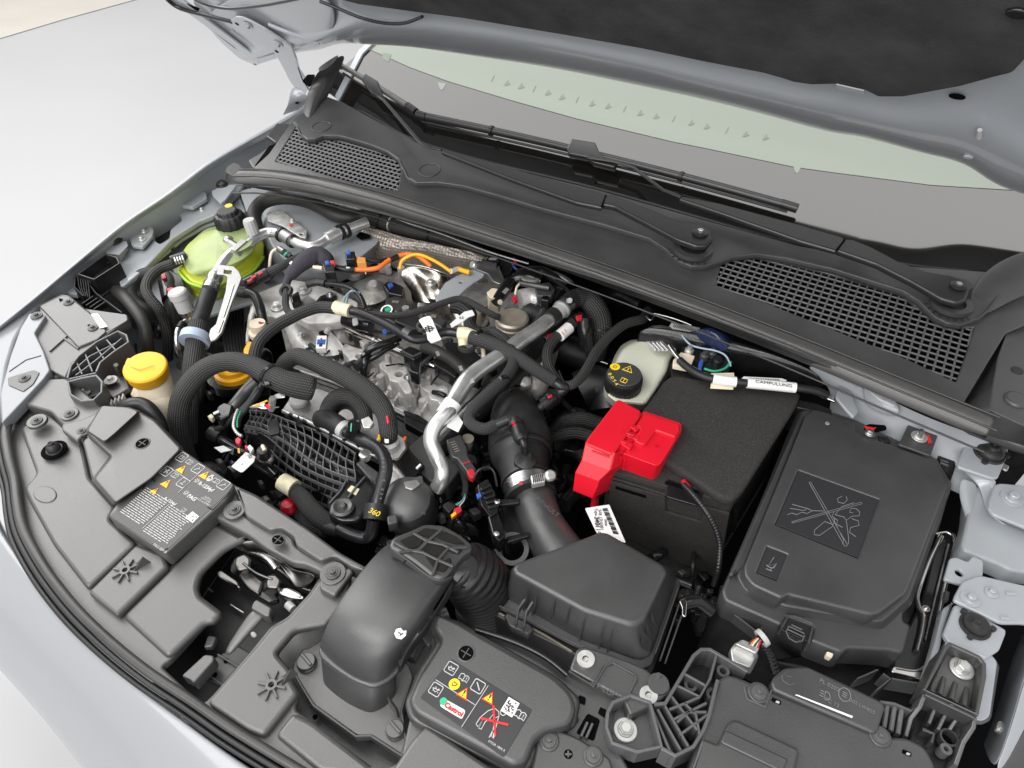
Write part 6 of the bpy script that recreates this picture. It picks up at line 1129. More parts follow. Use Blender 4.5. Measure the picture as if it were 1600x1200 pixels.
# ---- air conditioning pipe
t = T('air_con_pipe', 'bent aluminium air conditioning pipe with fittings above the coolant tank', 'pipe')
tube('pipe', [(334, 436, .01), (341, 422, .02), (350, 408, .026), (362, 396, .03), (376, 388, .03), (390, 380, .03), (402, 370, .03), (420, 363, .03), (438, 366, .03), (454, 374, .028), (470, 382, .026), (486, 385, .026), (500, 381, .026), (514, 372, .028), (526, 366, .03), (545, 358, .032), (574, 347, .034)], 16, 'alu', t, segs=24)
tube('block', [(366, 398, .03), (384, 382, .03)], 20, 'alu_matte', t, 2, segs=6); tube('port_arm', [(372, 388, .03), (356, 378, .034)], 14, 'alu_matte', t, 2); lathe('port', P(359, 378, .034), [(.010, 0), (.011, .004), (.009, .01)], 'steel', t, (-.8, 0, .4), segs=16)
tube('collar', [(442, 367, .03), (458, 377, .028)], 21, 'alu_matte', t, 2, segs=28); tube('collar_band', [(439, 366, .03), (442, 367.5, .03)], 24, 'plastic_black', t, 2); tube('collar_band', [(456, 376, .028), (458, 377.5, .028)], 22, 'plastic_black', t, 2)
tube('collar', [(511, 374, .028), (528, 365, .03)], 22, 'alu', t, 2, segs=28); tube('collar_band', [(530, 364, .03), (534, 362, .03)], 25, 'plastic_black', t, 2); tube('collar_band', [(538, 361, .03), (542, 359, .03)], 25, 'plastic_black', t, 2); tube('collar_band', [(546, 358, .03), (548, 357, .03)], 18, 'cap_grey', t, 2)
lathe('valve_stem', P(397, 370, .03), [(.008, 0), (.010, .004), (.007, .012)], 'alu', t); lathe('valve_cap', P(396, 364, .04), [(.0125, 0), (.0125, .026), (.011, .03)], 'cap_grey', t, (-.1, 0, 1), knurl=.06, kn=12)
tube('crimp', [(338, 428, .012, 20), (336, 434, .012, 24), (333, 441, .01, 21), (331, 447, .008, 25), (328, 453, .006, 24)], 23, 'steel', t, 5, segs=28)
tube('black_hose', [(331, 444, .004), (320, 476, -.008), (308, 510, -.02)], 25, 'rubber', t, segs=24)
t = T('foam_ring', 'pale blue foam ring around the black hose on the left', 'ring')
c = P(307, 524, -.02); r = wpx(23, c); d = (P(307, 512, -.02)-P(330, 446, .004)).normalized(); ring3('ring', c, tuple(d), r, r*.58, .016, 'ring_blue', t)
hose('upright braided hose passing through the pale blue ring', [(309, 508, -.02), (306, 530, -.024), (302, 560, -.035), (297, 600, -.05), (294, 650, -.08), (294, 690, -.12)], 29, 'braid_big', segs=24)
t = T('stamped_bracket', 'stamped aluminium bracket beside the black air conditioning hose', 'bracket')
SB = [(340, 416), (343, 413), (366, 416), (374, 424), (378, 434), (372, 450), (363, 472), (347, 519), (338, 530), (329, 533), (326, 524), (328, 514), (337, 506), (352, 455), (355, 432), (350, 429), (338, 428)]
slab('plate', SB, .036, .004, 'alu_matte', t, .0015, .003, holes=[[(351, 421), (362, 422), (361, 428), (350, 427)]], hr=.001); walls('pressed_rib', [[(364, 444, .038), (356, 470, .038), (348, 494, .038)], [(347, 500, .038), (340, 518, .038)]], .003, .005, 'alu', t)
t = hose('grey rubber hose bending down to a cream connector, upper left of the engine', [(378, 456, -.01), (388, 458, -.008), (398, 463, -.008), (404, 474, -.012), (408, 488, -.02), (411, 504, -.035)], 15, 'rubber_smooth')
tube('sleeve_end', [(374, 455, -.01), (386, 457, -.01)], 19, 'rubber', t, 2); t = T('cream_connector', 'cream plastic connector with red tip below the grey rubber hose', 'connector')
lathe('body', P(408, 524, -.05), [(.02, 0), (.021, .012), (.016, .016), (.015, .03)], 'cream', t, segs=12); tube('tip', [(409, 512, -.03), (409, 503, -.02)], 10, 'red_clip', t, 2)
# ---- taped hose along the firewall
t = hose('thick fabric-taped hose looping from the coolant tank along the long seal', [(404, 362, -.0, 20), (398, 346, .01, 22), (398, 332, .018, 22), (408, 318, .024, 22), (426, 310, .028, 23), (450, 308, .03, 23), (478, 313, .03, 23), (500, 323, .028, 22), (522, 335, .024, 21), (545, 340, .02, 20), (568, 338, .018, 21), (596, 346, .015, 23), (630, 356, .012, 25), (660, 364, .010, 23), (700, 374, .01, 18), (740, 388, .01, 13), (780, 404, .01, 10)], 22, 'wrap', 'taped_hose', 'hose', segs=24)
tube('tie', [(594, 345, .016, 25), (597, 346, .016, 25)], 25, 'plastic_gloss', t, 2); tube('tie', [(672, 367, .01, 23), (675, 368, .01, 23)], 23, 'plastic_gloss', t, 2); tube('silver_band', [(611, 350, .016, 25), (613, 350.6, .016, 25)], 25, 'zinc', t, 2, flat=1.01)
t = T('heat_shield', 'dimpled bronze and silver heat shield foil under the taped hose', 'heat shield')
grid('foil', [[(566, 352, .01), (600, 360, .01), (635, 372, .008), (675, 378, .006), (710, 388, .004), (750, 394, .002), (790, 412, .0)], [(556, 372, -.01), (596, 376, .0), (632, 388, -.005), (668, 392, -.008), (706, 402, -.01), (740, 408, -.01), (780, 424, -.02)], [(560, 392, -.03), (598, 394, -.02), (628, 402, -.03), (662, 404, -.04), (700, 412, -.03), (735, 420, -.04), (770, 436, -.04)], [(570, 412, -.06), (602, 414, -.06), (634, 424, -.07), (670, 428, -.07), (700, 430, -.06), (730, 436, -.07), (760, 446, -.07)]], 'dimpled_foil', t, 3, .002)
slab('dark_hole', [(556, 368), (562, 362), (578, 366), (579, 371), (564, 374)], .008, .002, 'void', t, .0006, .003)
slab('clip_plate', [(500, 322), (512, 316), (530, 318), (520, 330), (506, 332)], .008, .004, 'plastic_black', t)
# ================================================================== ENGINE
eng = T('engine', 'cast aluminium engine head with bosses, bolts and bright seams in the centre', 'engine')
slab('head_base', [(436, 500), (470, 470), (540, 440), (600, 425), (660, 420), (760, 430), (830, 460), (800, 520), (760, 590), (726, 642), (690, 668), (660, 660), (610, 635), (560, 600), (500, 580), (450, 560)], -.135, .12, 'cast', eng, .006, .01)
for dx, dy in ((0, 0), (63, 29)):
    B = [(592, 568), (598, 564), (606, 564), (614, 570), (621, 573), (632, 572), (637, 577), (639, 586), (637, 594), (641, 602), (644, 610), (641, 614), (634, 615), (629, 610), (624, 602), (621, 597), (610, 595), (607, 589), (606, 584), (594, 575)]
    slab('boss', [(a+dx, b+dy) for a, b in B], -.085, .05, 'cast_warm', eng, .002, .002, holes=[circ(624+dx, 584+dy, -.085, 6.5, 18)], hr=0)
    slab('bore', circ(624+dx, 584+dy, -.1, 7, 18), -.105, .002, 'cast_dark', eng, .0005, 0)
    raw('web', [P(593+dx, 573+dy, -.088), P(607+dx, 583+dy, -.088), P(607+dx, 598+dy, -.115), P(594+dx, 592+dy, -.13), P(596+dx, 573+dy, -.089), P(610+dx, 583+dy, -.089), P(610+dx, 598+dy, -.116), P(597+dx, 592+dy, -.131)], [(0, 1, 2, 3), (4, 5, 6, 7), (0, 1, 5, 4), (1, 2, 6, 5)], 'cast_warm', eng)
    lathe('stud', P(607+dx, 564+dy, -.09), [(.006, -.03), (.006, .012), (.005, .014)], 'cast_warm', eng, segs=14)
slab('boss', [(534, 541), (540, 536), (552, 541), (561, 544), (570, 544), (571, 552), (566, 560), (560, 568), (556, 572), (546, 567), (544, 558), (535, 550)], -.085, .05, 'cast_warm', eng, .002, .002, holes=[circ(561, 556, -.085, 5.5, 16)], hr=0)
for (u, v, r, h) in ((645, 633, 8, .03), (661, 638, 6, .02), (597, 606, 6, .03), (582, 596, 9, .01), (522, 568, 8, .01), (681, 641, 8, .02), (540, 575, 7, .012), (712, 640, 7, .02), (560, 590, 7, .02), (613, 618, 6, .02), (630, 628, 7, .02), (668, 618, 6, .03)):
    c = P(u, v, -.132); rr = wpx(r, c); lathe('post', c, [(rr, 0), (rr, h), (rr*.9, h+.002)], 'cast_warm', eng, segs=20)
    if r > 6: bolt(u, v-h*500, -.132+h+.002, r*.8, 'zinc', 'torx', eng)
grid('casting', [[(440, 505, -.07), (462, 498, -.06), (490, 492, -.07), (520, 490, -.1)], [(446, 524, -.08), (466, 512, -.07), (484, 516, -.10), (505, 508, -.06), (530, 508, -.09)][:4], [(455, 545, -.1), (476, 534, -.07), (496, 536, -.10), (530, 530, -.07)], [(470, 562, -.11), (496, 556, -.09), (516, 558, -.10), (545, 552, -.09)]], 'cast', eng, 3, .004)
grid('casting', [[(500, 500, -.07), (515, 496, -.06), (532, 500, -.06), (548, 512, -.09)], [(512, 520, -.10), (522, 514, -.07), (534, 518, -.07), (550, 528, -.1)], [(514, 545, -.11), (526, 540, -.08), (540, 536, -.09), (556, 545, -.11)]], 'cast', eng, 3, .004)
rnd2 = random.Random(11)
for k in range(46):      # small lumps, ribs and bosses of the casting
    a, b = rnd2.random(), rnd2.random(); u = 440+a*250+b*60; v = 500+a*95+b*90*(1-.2*a)
    if v < 500 or u > 730: continue
    c = P(u, v, -.134); rr = .003+.007*rnd2.random()**2; h = .006+.02*rnd2.random()
    lathe('boss', c, [(rr*1.3, 0), (rr*1.05, h*.5), (rr, h), (rr*.8, h+.002)], ('cast', 'cast_dark', 'cast_warm')[k % 3], eng, (rnd2.uniform(-.3, .3), rnd2.uniform(-.3, .3), 1), segs=12)
for k in range(12): u0 = 455+20*k+rnd2.random()*8; v0 = 560+9*k; walls('rib', [[(u0, v0-6, -.118), (u0+14, v0-24-rnd2.random()*12, -.112)]], .02, .004, 'cast', eng)
for k in range(7): walls('joint_flange', [[(460, 575+2.2*k, -.13-.006*k), (520, 596+2.2*k, -.13-.006*k), (580, 622+2.2*k, -.13-.006*k), (640, 652+2.2*k, -.13-.006*k), (690, 676+2.2*k, -.13-.006*k)]], .004, .003, ('cast_warm', 'plastic_black', 'steel')[k % 3], eng)
t = T('fuel_rail', 'shiny steel fuel rail tube lying across the cylinder head', 'fuel rail')
tube('rail', [(544, 512, -.055), (583, 530, -.055), (640, 556, -.055), (680, 573, -.055), (706, 585, -.055)], 15, 'chrome', t, segs=24)
for (u, v) in ((586, 531), (655, 562), (700, 582)): tube('collar', [(u, v, -.055), (u+3, v+1.4, -.055)], 18, 'steel', t, 2, segs=20)
tube('rail_end', [(706, 585, -.055), (724, 594, -.06)], 17, 'plastic_dark', t, 2)
t = T('mount_plate', 'sandy beige cast engine mount with two large hexagon bolts, upper left of engine', 'engine mount')
slab('plate', [(400, 458), (430, 446), (455, 436), (480, 440), (520, 452), (560, 472), (556, 496), (520, 504), (480, 505), (452, 488), (444, 491), (432, 496), (412, 493), (398, 486), (392, 470)], -.04, .02, 'cast_warm', t, .003, .008)
bolt(433, 480, -.038, 11, 'zinc', 'hex', t); bolt(475, 454, -.038, 11, 'zinc', 'hex', t); slab('flat_tab', [(470, 470), (480, 460), (494, 470), (482, 484)], -.034, .004, 'alu_matte', t); bolt(516, 461, -.034, 7, 'steel', 'torx', t)
slab('black_clip', [(490, 474), (500, 462), (518, 456), (527, 462), (520, 472), (500, 480), (486, 484)], -.034, .012, 'plastic_gloss', t, .002, .004)
tube('lower_leg', [(398, 480, -.06), (393, 495, -.07), (391, 510, -.09), (389, 525, -.12)], 10, 'cast_warm', t)
t = T('timing_cover', 'rough grey cast cover between the heat shield and the black harness pipe', 'engine cover')
slab('cover', [(530, 446), (548, 436), (572, 426), (610, 420), (640, 428), (650, 460), (640, 486), (600, 492), (560, 484), (548, 470)], -.075, .05, 'cast_dark', t, .006, .01)
grid('bulge', [[(545, 442, -.06), (575, 430, -.05), (605, 424, -.06)], [(552, 462, -.05), (580, 452, -.03), (610, 440, -.05)], [(566, 480, -.06), (588, 476, -.045), (614, 464, -.06)]], 'cast_dark', t, 3, .004)
c = P(585, 450, -.045); lathe('cone', c, [(.024, -.01), (.02, .0), (.010, .018), (.008, .02)], 'cast_dark', t, (.3, -.4, 1)); lathe('round_boss', P(556, 430, -.06), [(.02, 0), (.02, .01), (.017, .014)], 'cast_dark', t)
for (u, v) in ((607, 426), (628, 430), (598, 424)): lathe('boss', P(u, v, -.07), [(.008, 0), (.008, .02)], 'cast', t, segs=12)
t = T('cam_sensor', 'black camshaft sensor with a bright blue clip on the cast cover', 'sensor')
slab('plug', [(598, 446), (603, 440), (616, 440), (632, 448), (628, 462), (606, 458)], -.035, .03, 'plastic_gloss', t, .003, .003); slab('blue_clip', [(605, 443), (612, 441), (615, 446), (608, 449)], -.031, .006, 'blue', t, .001, .002)
t = T('oil_valve', 'dark round valve with pale label and green marked ring, below the blue clip', 'valve')
slab('body', [(602, 466), (616, 462), (634, 466), (632, 480), (620, 488), (602, 480)], -.04, .03, 'plastic_dark', t, .003, .006); flat('pale_label', [(613, 469), (624, 470), (622, 474), (612, 473)], -.0395, 'bronze', t, .001)
ring3('ring', P(605, 486, -.04), (0, -.3, 1), .012, .009, .004, 'steel', t); lathe('green_core', P(606, 485, -.04), [(.006, 0), (.006, .003)], 'print_green', t, segs=16); lathe('bolt_boss', P(634, 484, -.04), [(.007, 0), (.007, .006)], 'zinc', t, segs=12)
t = T('exhaust_shield', 'bright crumpled metal exhaust shield with a bolt, behind the engine', 'heat shield')
grid('shield_sheet', [[(626, 428, -.02), (634, 414, -.01), (660, 417, -.005), (690, 426, -.01), (708, 434, -.03)], [(628, 438, -.035), (642, 426, -.015), (664, 432, -.03), (690, 440, -.02), (704, 444, -.03)], [(636, 448, -.045), (650, 442, -.03), (668, 448, -.035), (688, 452, -.025), (698, 456, -.04)], [(644, 458, -.05), (658, 456, -.035), (672, 458, -.04), (686, 462, -.035), (694, 468, -.05)], [(642, 474, -.07), (660, 474, -.05), (676, 474, -.05), (688, 478, -.06), (700, 484, -.07)]], 'shield', t, 3, .002)
tube('rolled_edge', [(625, 428, -.02), (628, 437, -.034), (637, 446, -.045), (646, 457, -.052), (652, 458, -.05)], 3, 'alu', t, 6, segs=8); tube('rolled_edge', [(634, 413, -.008), (660, 416, -.003), (690, 425, -.008), (708, 433, -.03)], 2.5, 'alu', t, 6, segs=8)
grid('shield_sheet', [[(645, 478, -.06), (664, 462, -.045), (690, 470, -.03), (720, 470, -.04), (756, 470, -.05)], [(660, 492, -.08), (684, 486, -.06), (710, 486, -.05), (736, 488, -.06), (762, 490, -.07)], [(690, 515, -.1), (705, 512, -.08), (730, 512, -.075), (750, 514, -.08), (770, 512, -.09)]], 'shield', t, 3, .002)
bolt(673, 443, -.022, 9, 'zinc', 'hex', t)
t = T('support_strap', 'flat light grey steel strap bridging the exhaust shield', 'bracket')
slab('strap', [(686, 455), (696, 441), (716, 429), (738, 421), (758, 425), (755, 432), (742, 440), (729, 450), (716, 463), (707, 466), (684, 473), (680, 468)], -.005, .004, 'paint_primer', t, .0015, .003, holes=[circ(720, 441, -.005, 3, 10)], hr=0)
t = T('turbo_actuator', 'grey cast turbo actuator with black lid beneath the bright trim', 'actuator')
loft('housing', [([(741, 412), (746, 407), (778, 411), (786, 432), (790, 440), (780, 444), (770, 440), (762, 428), (744, 421)], .006), ([(740, 418), (748, 412), (780, 415), (792, 440), (794, 450), (780, 454), (766, 446), (760, 436), (742, 428)], -.03)], 'alu_matte', t, .003, .003)
slab('black_lid', [(752, 406), (760, 399), (784, 402), (776, 412)], .016, .012, 'plastic_gloss', t, .001, .002); flat('lid_print', [(757, 402), (763, 401), (760, 406), (755, 406)], .0165, 'bronze', t); flat('lid_print', [(766, 402), (778, 403), (774, 407), (763, 406)], .0165, 'cap_grey', t)
lathe('pivot', P(745, 416, .0), [(.008, 0), (.008, .012), (.006, .014)], 'zinc', t, (-.4, -.6, .6), segs=16); slab('side_plug', [(782, 408), (796, 402), (806, 410), (796, 428), (786, 432)], .0, .02, 'plastic_gloss', t, .003, .003)
tube('blue_wire', [(800, 410, .01), (804, 418, .01), (810, 422, .006)], 3, 'blue', t); tube('red_wire', [(803, 404, .012), (806, 412, .012)], 5, 'red_clip', t, 2)
# vacuum pump, turbo hardware
t = T('bronze_canister', 'small round bronze coloured canister beside the large silver pipe', 'canister')
lathe('canister', P(800, 536, -.07), [(.024, 0), (.024, .02), (.030, .022), (.030, .045), (.0315, .046), (.0315, .05), (.030, .052), (.030, .056), (.0315, .057), (.031, .061), (.027, .064), (.012, .063)], 'bronze', t, segs=40)
tube('side_port', [(790, 515, -.05), (772, 522, -.05)], 20, 'rubber', t, 2); lathe('side_nut', P(806, 512, -.04), [(.007, 0), (.007, .008)], 'zinc', t, (.6, -.4, .5), segs=6)
t = T('cream_block', 'cream white plastic block with black cylinder beside the bronze canister', 'solenoid')
loft('block', [([(760, 457), (769, 450), (784, 452), (776, 466), (766, 466)], -.0), ([(762, 470), (770, 456), (786, 460), (780, 490), (762, 484)], -.05)], 'cream', t, .002, .002)
tube('cylinder', [(775, 472, -.01), (786, 456, -.005), (797, 440, .0)], 19, 'plastic_gloss', t, segs=20); flat('cylinder_print', [(784, 456), (791, 449), (796, 452), (789, 460)], .018, 'zinc', t, .001)
lathe('end_screw', P(783, 471, .0), [(.005, 0), (.005, .008)], 'bronze', t, (.2, -.8, .4), segs=12)
t = T('turbo_pipework', 'dark turbo housing and hoses under the right end of the heat shield', 'turbocharger')
for pts, w, m_ in (([(795, 448, -.02), (808, 436, .0), (826, 432, .005), (846, 440, .0)], 22, 'plastic_gloss'), ([(830, 426, .01), (848, 424, .01), (866, 434, .01), (884, 444, .0)], 16, 'plastic_black'), ([(812, 470, -.03), (830, 466, -.03), (850, 472, -.03)], 34, 'cast'), ([(846, 466, -.02), (862, 462, -.015), (880, 468, -.01)], 36, 'plastic_gloss'), ([(822, 486, -.05), (838, 492, -.05), (850, 500, -.05)], 40, 'rubber'), ([(800, 490, -.06), (780, 540, -.08), (760, 560, -.09)], 30, 'plastic_black'), ([(850, 520, -.08), (880, 540, -.1), (920, 560, -.12)], 50, 'plastic_black')): tube('pipe_section', pts, w, m_, t, segs=24)
slab('plug_housing', [(836, 444), (858, 440), (868, 452), (862, 462), (840, 462)], .016, .02, 'plastic_dark', t, .002, .003); slab('clamp_box', [(846, 452), (860, 454), (858, 470), (845, 468)], .014, .03, 'plastic_gloss', t, .002, .003); slab('box_mouth', [(849, 455), (857, 456), (856, 466), (848, 465)], .0155, .002, 'void', t, .0004, .001)
grid('curved_shield', [[(858, 420, .02), (880, 428, .02), (898, 440, .01)], [(860, 428, .015), (882, 436, .015), (900, 452, .0)]], 'alu_matte', t, 2, .002); slab('metal_arm', [(812, 432), (830, 424), (846, 426), (842, 438), (822, 440)], .012, .006, 'cast_dark', t)
tube('rear_loom', [(808, 424, .01), (830, 418, .012), (850, 422, .012), (870, 440, .01), (892, 458, .005)], 6, 'braid_fine', t); tube('lead', [(812, 442, .02), (834, 446, .024), (858, 450, .024)], 9, 'plastic_dark', t)
tube('pink_wire', [(816, 440, .02), (808, 448, .02), (805, 460, .016)], 3.6, 'cream', t); slab('red_tag', [(799, 464), (806, 461), (809, 468), (803, 472)], .014, .006, 'red_clip', t, .001, .002)
ring3('big_washer', P(838, 492, -.03), (-.6, -.3, .5), .032, .02, .006, 'plastic_dark', t)
t = T('charge_air_pipe', 'bright silver metal pipe crossing diagonally over the engine', 'pipe')
SP = [(870, 489, .018, 22), (845, 510, .018, 25), (815, 531, .018, 26), (787, 552, .016, 27), (750, 577, .012, 28), (730, 594, .01, 29), (714, 618, .004, 28), (700, 642, .0, 27), (684, 660, -.006, 26), (675, 676, -.015, 26), (674, 692, -.025, 26), (682, 712, -.035, 26), (690, 732, -.05, 26), (690, 748, -.06, 25), (682, 764, -.08, 24)]
tube('pipe', SP, 26, 'alu', t, 6, segs=20, flat=.8); tube('rubber_collar', [(858, 500, .018, 28), (868, 492, .018, 28)], 28, 'rubber', t, 2, segs=24); tube('end_ring', [(870, 490, .018, 26), (880, 481, .018, 24)], 24, 'cap_grey', t, 2); tube('flared_ring', [(877, 484, .018, 30), (879, 482, .018, 30)], 30, 'alu', t, 2, segs=28); tube('hose_clamp', [(881, 480, .018, 25), (889, 474, .018, 25)], 25, 'steel', t, 2, segs=28); lathe('clamp_screw', P(888, 470, .03), [(.005, 0), (.005, .01)], 'zinc', t, (.5, -.5, .6), segs=10)
raw('weld_facet', [P(738, 590, .035), P(742, 597, .03), P(734, 600, .028), P(735, 594, .034)], [(0, 1, 2, 3)], 'chrome', t)
t = T('pipe_tag', 'white wrapped label flag on the silver pipe', 'tag'); tube('wrap', [(708, 630, .002, 31), (694, 649, -.004, 30)], 30, 'white', t, 2, segs=20, flat=.85); slab('flag', [(700, 654), (712, 644), (724, 660), (716, 675), (698, 666)], -.008, .0015, 'white', t, .0004, .002)
t = hose('glossy black lower pipe parallel beneath the silver pipe', [(890, 500, -.06), (850, 540, -.06), (810, 580, -.06), (770, 618, -.065), (735, 650, -.075), (705, 680, -.09), (680, 705, -.1)], 40, 'plastic_gloss', 'plastic_pipe', 'pipe', segs=28)
# big braided elbow behind the silver pipe
t = hose('thick braided elbow hose dropping behind the end of the silver pipe', [(889, 472, .016, 26), (900, 466, .016, 30), (914, 466, .01, 32), (928, 478, .0, 34), (936, 496, -.02, 36), (938, 516, -.04, 36), (934, 536, -.07, 34), (930, 556, -.1, 32)], 32, 'braid_big', segs=28); tube('rubber_end', [(884, 476, .017, 28), (896, 467, .017, 30)], 28, 'rubber', t, 3, segs=24)
tube('tie', [(938, 512, -.036, 38), (938, 516, -.04, 38)], 37, 'plastic_black', t, 2)
t = hose('braided hose with white printed sleeve right of the silver pipe', [(900, 500, .0), (884, 514, .0), (868, 528, .0), (857, 545, .0), (855, 562, .0), (860, 580, -.004), (872, 598, -.01)], 17, 'braid_fine', segs=20); tube('white_sleeve', [(889, 512, .002), (874, 525, .002)], 19, 'white', t, 2); lines('sleeve_print', [[(882, 514), (885, 518)], [(878, 518), (881, 522)]], .018, .0015, 'print_red', t)
tube('connector', [(893, 503, .002, 18), (908, 496, .0, 20)], 19, 'plastic_gloss', t, 2); tube('connector_body', [(912, 498, -.0, 26), (914, 520, -.02, 24), (918, 545, -.05, 22)], 24, 'plastic_gloss', t, 3); slab('red_lock', [(899, 493), (909, 491), (910, 497), (902, 499)], .022, .006, 'red_clip', t, .001, .002)
slab('red_lock', [(854, 523), (864, 519), (866, 527), (858, 531)], .0, .008, 'red_clip', t, .001, .002); slab('lock_housing', [(850, 524), (862, 516), (870, 524), (858, 536)], -.006, .02, 'plastic_gloss', t)
hose('braided hose sweeping from the junction up to the long seal', [(878, 602, .0), (892, 602, .004), (906, 592, .006), (918, 574, .006), (930, 552, .006), (944, 534, .006), (958, 520, .008), (974, 508, .008), (990, 502, .006), (1004, 498, .0), (1012, 486, -.02)], 15, 'braid_fine', segs=20)
# main harness
t = T('main_harness', 'long black harness pipe with cream tape crossing above the engine', 'hose')
tube('braided_left', [(404, 590, -.05), (398, 568, -.01), (399, 548, .005), (408, 530, .012), (428, 512, .014), (450, 499, .016), (475, 487, .018), (500, 480, .018), (527, 482, .018)], 19, 'braid_fine', t, segs=20)
tube('smooth_middle', [(540, 484, .018), (560, 488, .018), (587, 499, .018), (615, 513, .018), (637, 526, .016), (652, 531, .012), (670, 528, .012), (690, 520, .014), (705, 519, .014), (724, 524, .014)], 14, 'rubber_smooth', t, segs=20)
tube('cream_tape', [(523, 480, .019), (547, 486, .019)], 21, 'tape', t, 2, segs=14); tube('cream_elbow', [(716, 521, .015, 20), (728, 522, .016, 22), (742, 527, .016, 20)], 20, 'tape', t, 3, segs=14); tube('cream_foot', [(722, 524, .012), (724, 540, -.0)], 15, 'tape', t, 2)
tube('braided_right', [(736, 527, .02, 22), (756, 533, .022, 23), (778, 541, .024, 23), (800, 553, .024, 23), (826, 570, .02, 22), (850, 586, .014, 21), (868, 597, .01, 19)], 22, 'braid', t, segs=24)
tube('second_braid', [(748, 524, .02), (765, 518, .02), (784, 527, .018), (800, 545, .01)], 16, 'braid_fine', t, segs=20)
tube('black_clip', [(632, 518, .018, 20), (642, 524, .016, 21)], 20, 'plastic_dark', t, 2); tube('tie', [(747, 526, .022, 26), (750, 527, .022, 26)], 25, 'plastic_gloss', t, 2)
t = T('quick_connector', 'black ribbed quick connector joining the air pipe to the harness hose', 'connector')
tube('elbow', [(864, 596, .008), (874, 602, .008), (882, 606, .004), (876, 612, -.002), (866, 618, -.006)], 17, 'rubber_smooth', t); tube('body', [(868, 618, -.008, 22), (862, 622, -.01, 26), (856, 628, -.012, 24), (848, 634, -.016, 25)], 24, 'plastic_gloss', t, 3, segs=16)
for k in range(3): tube('collar', [(866-6*k, 619+4.6*k, -.008-.003*k), (864-6*k, 620.5+4.6*k, -.008-.003*k)], 28, 'plastic_black', t, 2)
tube('tail', [(850, 632, -.016), (838, 644, -.03), (832, 652, -.05)], 14, 'rubber', t); slab('red_mark', [(855, 618), (862, 615), (864, 619), (857, 622)], .01, .003, 'red_clip', t); walls('tie_tail', [[(882, 598, .02), (873, 578, .04)]], .002, .003, 'plastic_black', t)
t = hose('braided U-shaped hose hanging in front of the silver pipe', [(786, 540, .014), (798, 548, .02), (803, 562, .02), (798, 578, .02), (784, 596, .02), (764, 614, .018), (745, 632, .014), (734, 648, .01), (735, 660, .008), (746, 668, .008), (760, 670, .01), (774, 664, .012)], 19, 'braid', segs=22)
tube('rubber_end', [(772, 665, .012), (794, 656, .018)], 17, 'rubber_smooth', t, 2); tube('second_sleeve', [(800, 584, .004), (780, 606, .0), (756, 630, -.004), (744, 646, -.006)], 12, 'braid_fine', t); tube('tie', [(785, 594, .02), (788, 598, .02)], 22, 'plastic_gloss', t, 2); slab('tie_head', [(792, 602), (798, 599), (802, 606), (796, 610)], .014, .008, 'plastic_gloss', t)
hose('thin braided harness curving over the timing cover', [(560, 492, .0), (587, 491, .008), (612, 493, .012), (640, 490, .014), (668, 482, .016), (696, 472, .018), (716, 467, .018), (732, 471, .016), (748, 480, .012), (770, 492, .006), (780, 496, .0)], 10.5, 'braid_fine', 'harness', 'cable', segs=16)
hose('ribbed bundle of parallel cables looping beneath the white cable tags', [(705, 478, -.02, 22), (720, 480, -.02, 24), (734, 490, -.022, 22), (734, 506, -.03, 20), (742, 518, -.03, 18), (758, 522, -.03, 18)], 22, 'braid_fine', 'cable_bundle', 'cable')
t = T('cable_tag', 'white cable tag with a black diamond symbol hanging at the engine centre', 'tag', 'white cable tags')
slab('tag', [(654, 500), (660, 496), (672, 493), (676, 500), (685, 521), (690, 530), (674, 536), (668, 530), (666, 518)], .032, .0015, 'white', t, .0004, .002); strokes(P(670, 514, .0325), .0075, [[(-1, .0), (0, 1), (1, 0), (0, -1), (-1, 0)], [(-.9, .9), (.9, -.9)], [(-.9, -.9), (.9, .9)]], .3, 'print_black', t, z=.001)
t = T('cable_tag', 'white cable tag bent around a ribbed cable beside the bronze canister', 'tag', 'white cable tags')
slab('tag', [(703, 506), (725, 487), (738, 484), (742, 492), (731, 496), (724, 502), (706, 512)], .01, .0015, 'white', t, .0004, .002); text('S3', 721, 497, .0105, .009, 'print_black', t, .6)
# small connectors above the engine
t = T('orange_cable', 'bright orange cable arching over the timing cover', 'cable'); tube('orange_sleeve', [(553, 421, .008), (575, 421, .01), (592, 418, .012), (606, 408, .014), (612, 404, .015)], 7.5, 'orange', t); tube('black_band', [(610, 406, .015), (622, 401, .016)], 9, 'plastic_black', t, 2); tube('orange_sleeve', [(620, 401, .016), (634, 397, .018), (650, 399, .018), (664, 408, .014), (673, 416, .006)], 7, 'orange', t)
t = T('yellow_cable', 'yellow cable crossing over the orange cable', 'cable'); tube('yellow_sleeve', [(625, 420, -.0), (628, 408, .012), (642, 399, .022), (656, 398, .024), (672, 404, .022), (690, 414, .018), (704, 424, .01)], 5.5, 'wire_yellow', t); tube('yellow_sleeve', [(716, 420, .004), (734, 426, .004)], 8, 'wire_yellow', t, 2); tube('pale_joint', [(704, 424, .01), (716, 420, .004)], 8, 'cream', t, 2)
t = T('black_plug', 'black plug with blue and red catches at the end of the orange cable', 'connector'); slab('plug', [(503, 411), (520, 409), (524, 424), (507, 425)], .03, .03, 'plastic_gloss', t, .002, .002); slab('blue_catch', [(507, 408), (513, 406), (515, 411), (509, 412)], .034, .006, 'blue', t, .001, .001); slab('red_catch', [(515, 407), (523, 406), (524, 411), (517, 411)], .034, .006, 'red_clip', t, .001, .001); tube('wires', [(524, 418, .015), (540, 421, .012), (553, 421, .01)], 10, 'plastic_black', t); tube('white_wires', [(541, 418, .018), (553, 420, .012)], 3, 'white', t, 2); tube('white_lead', [(490, 417, .016), (504, 419, .018)], 6, 'cream', t, 2)
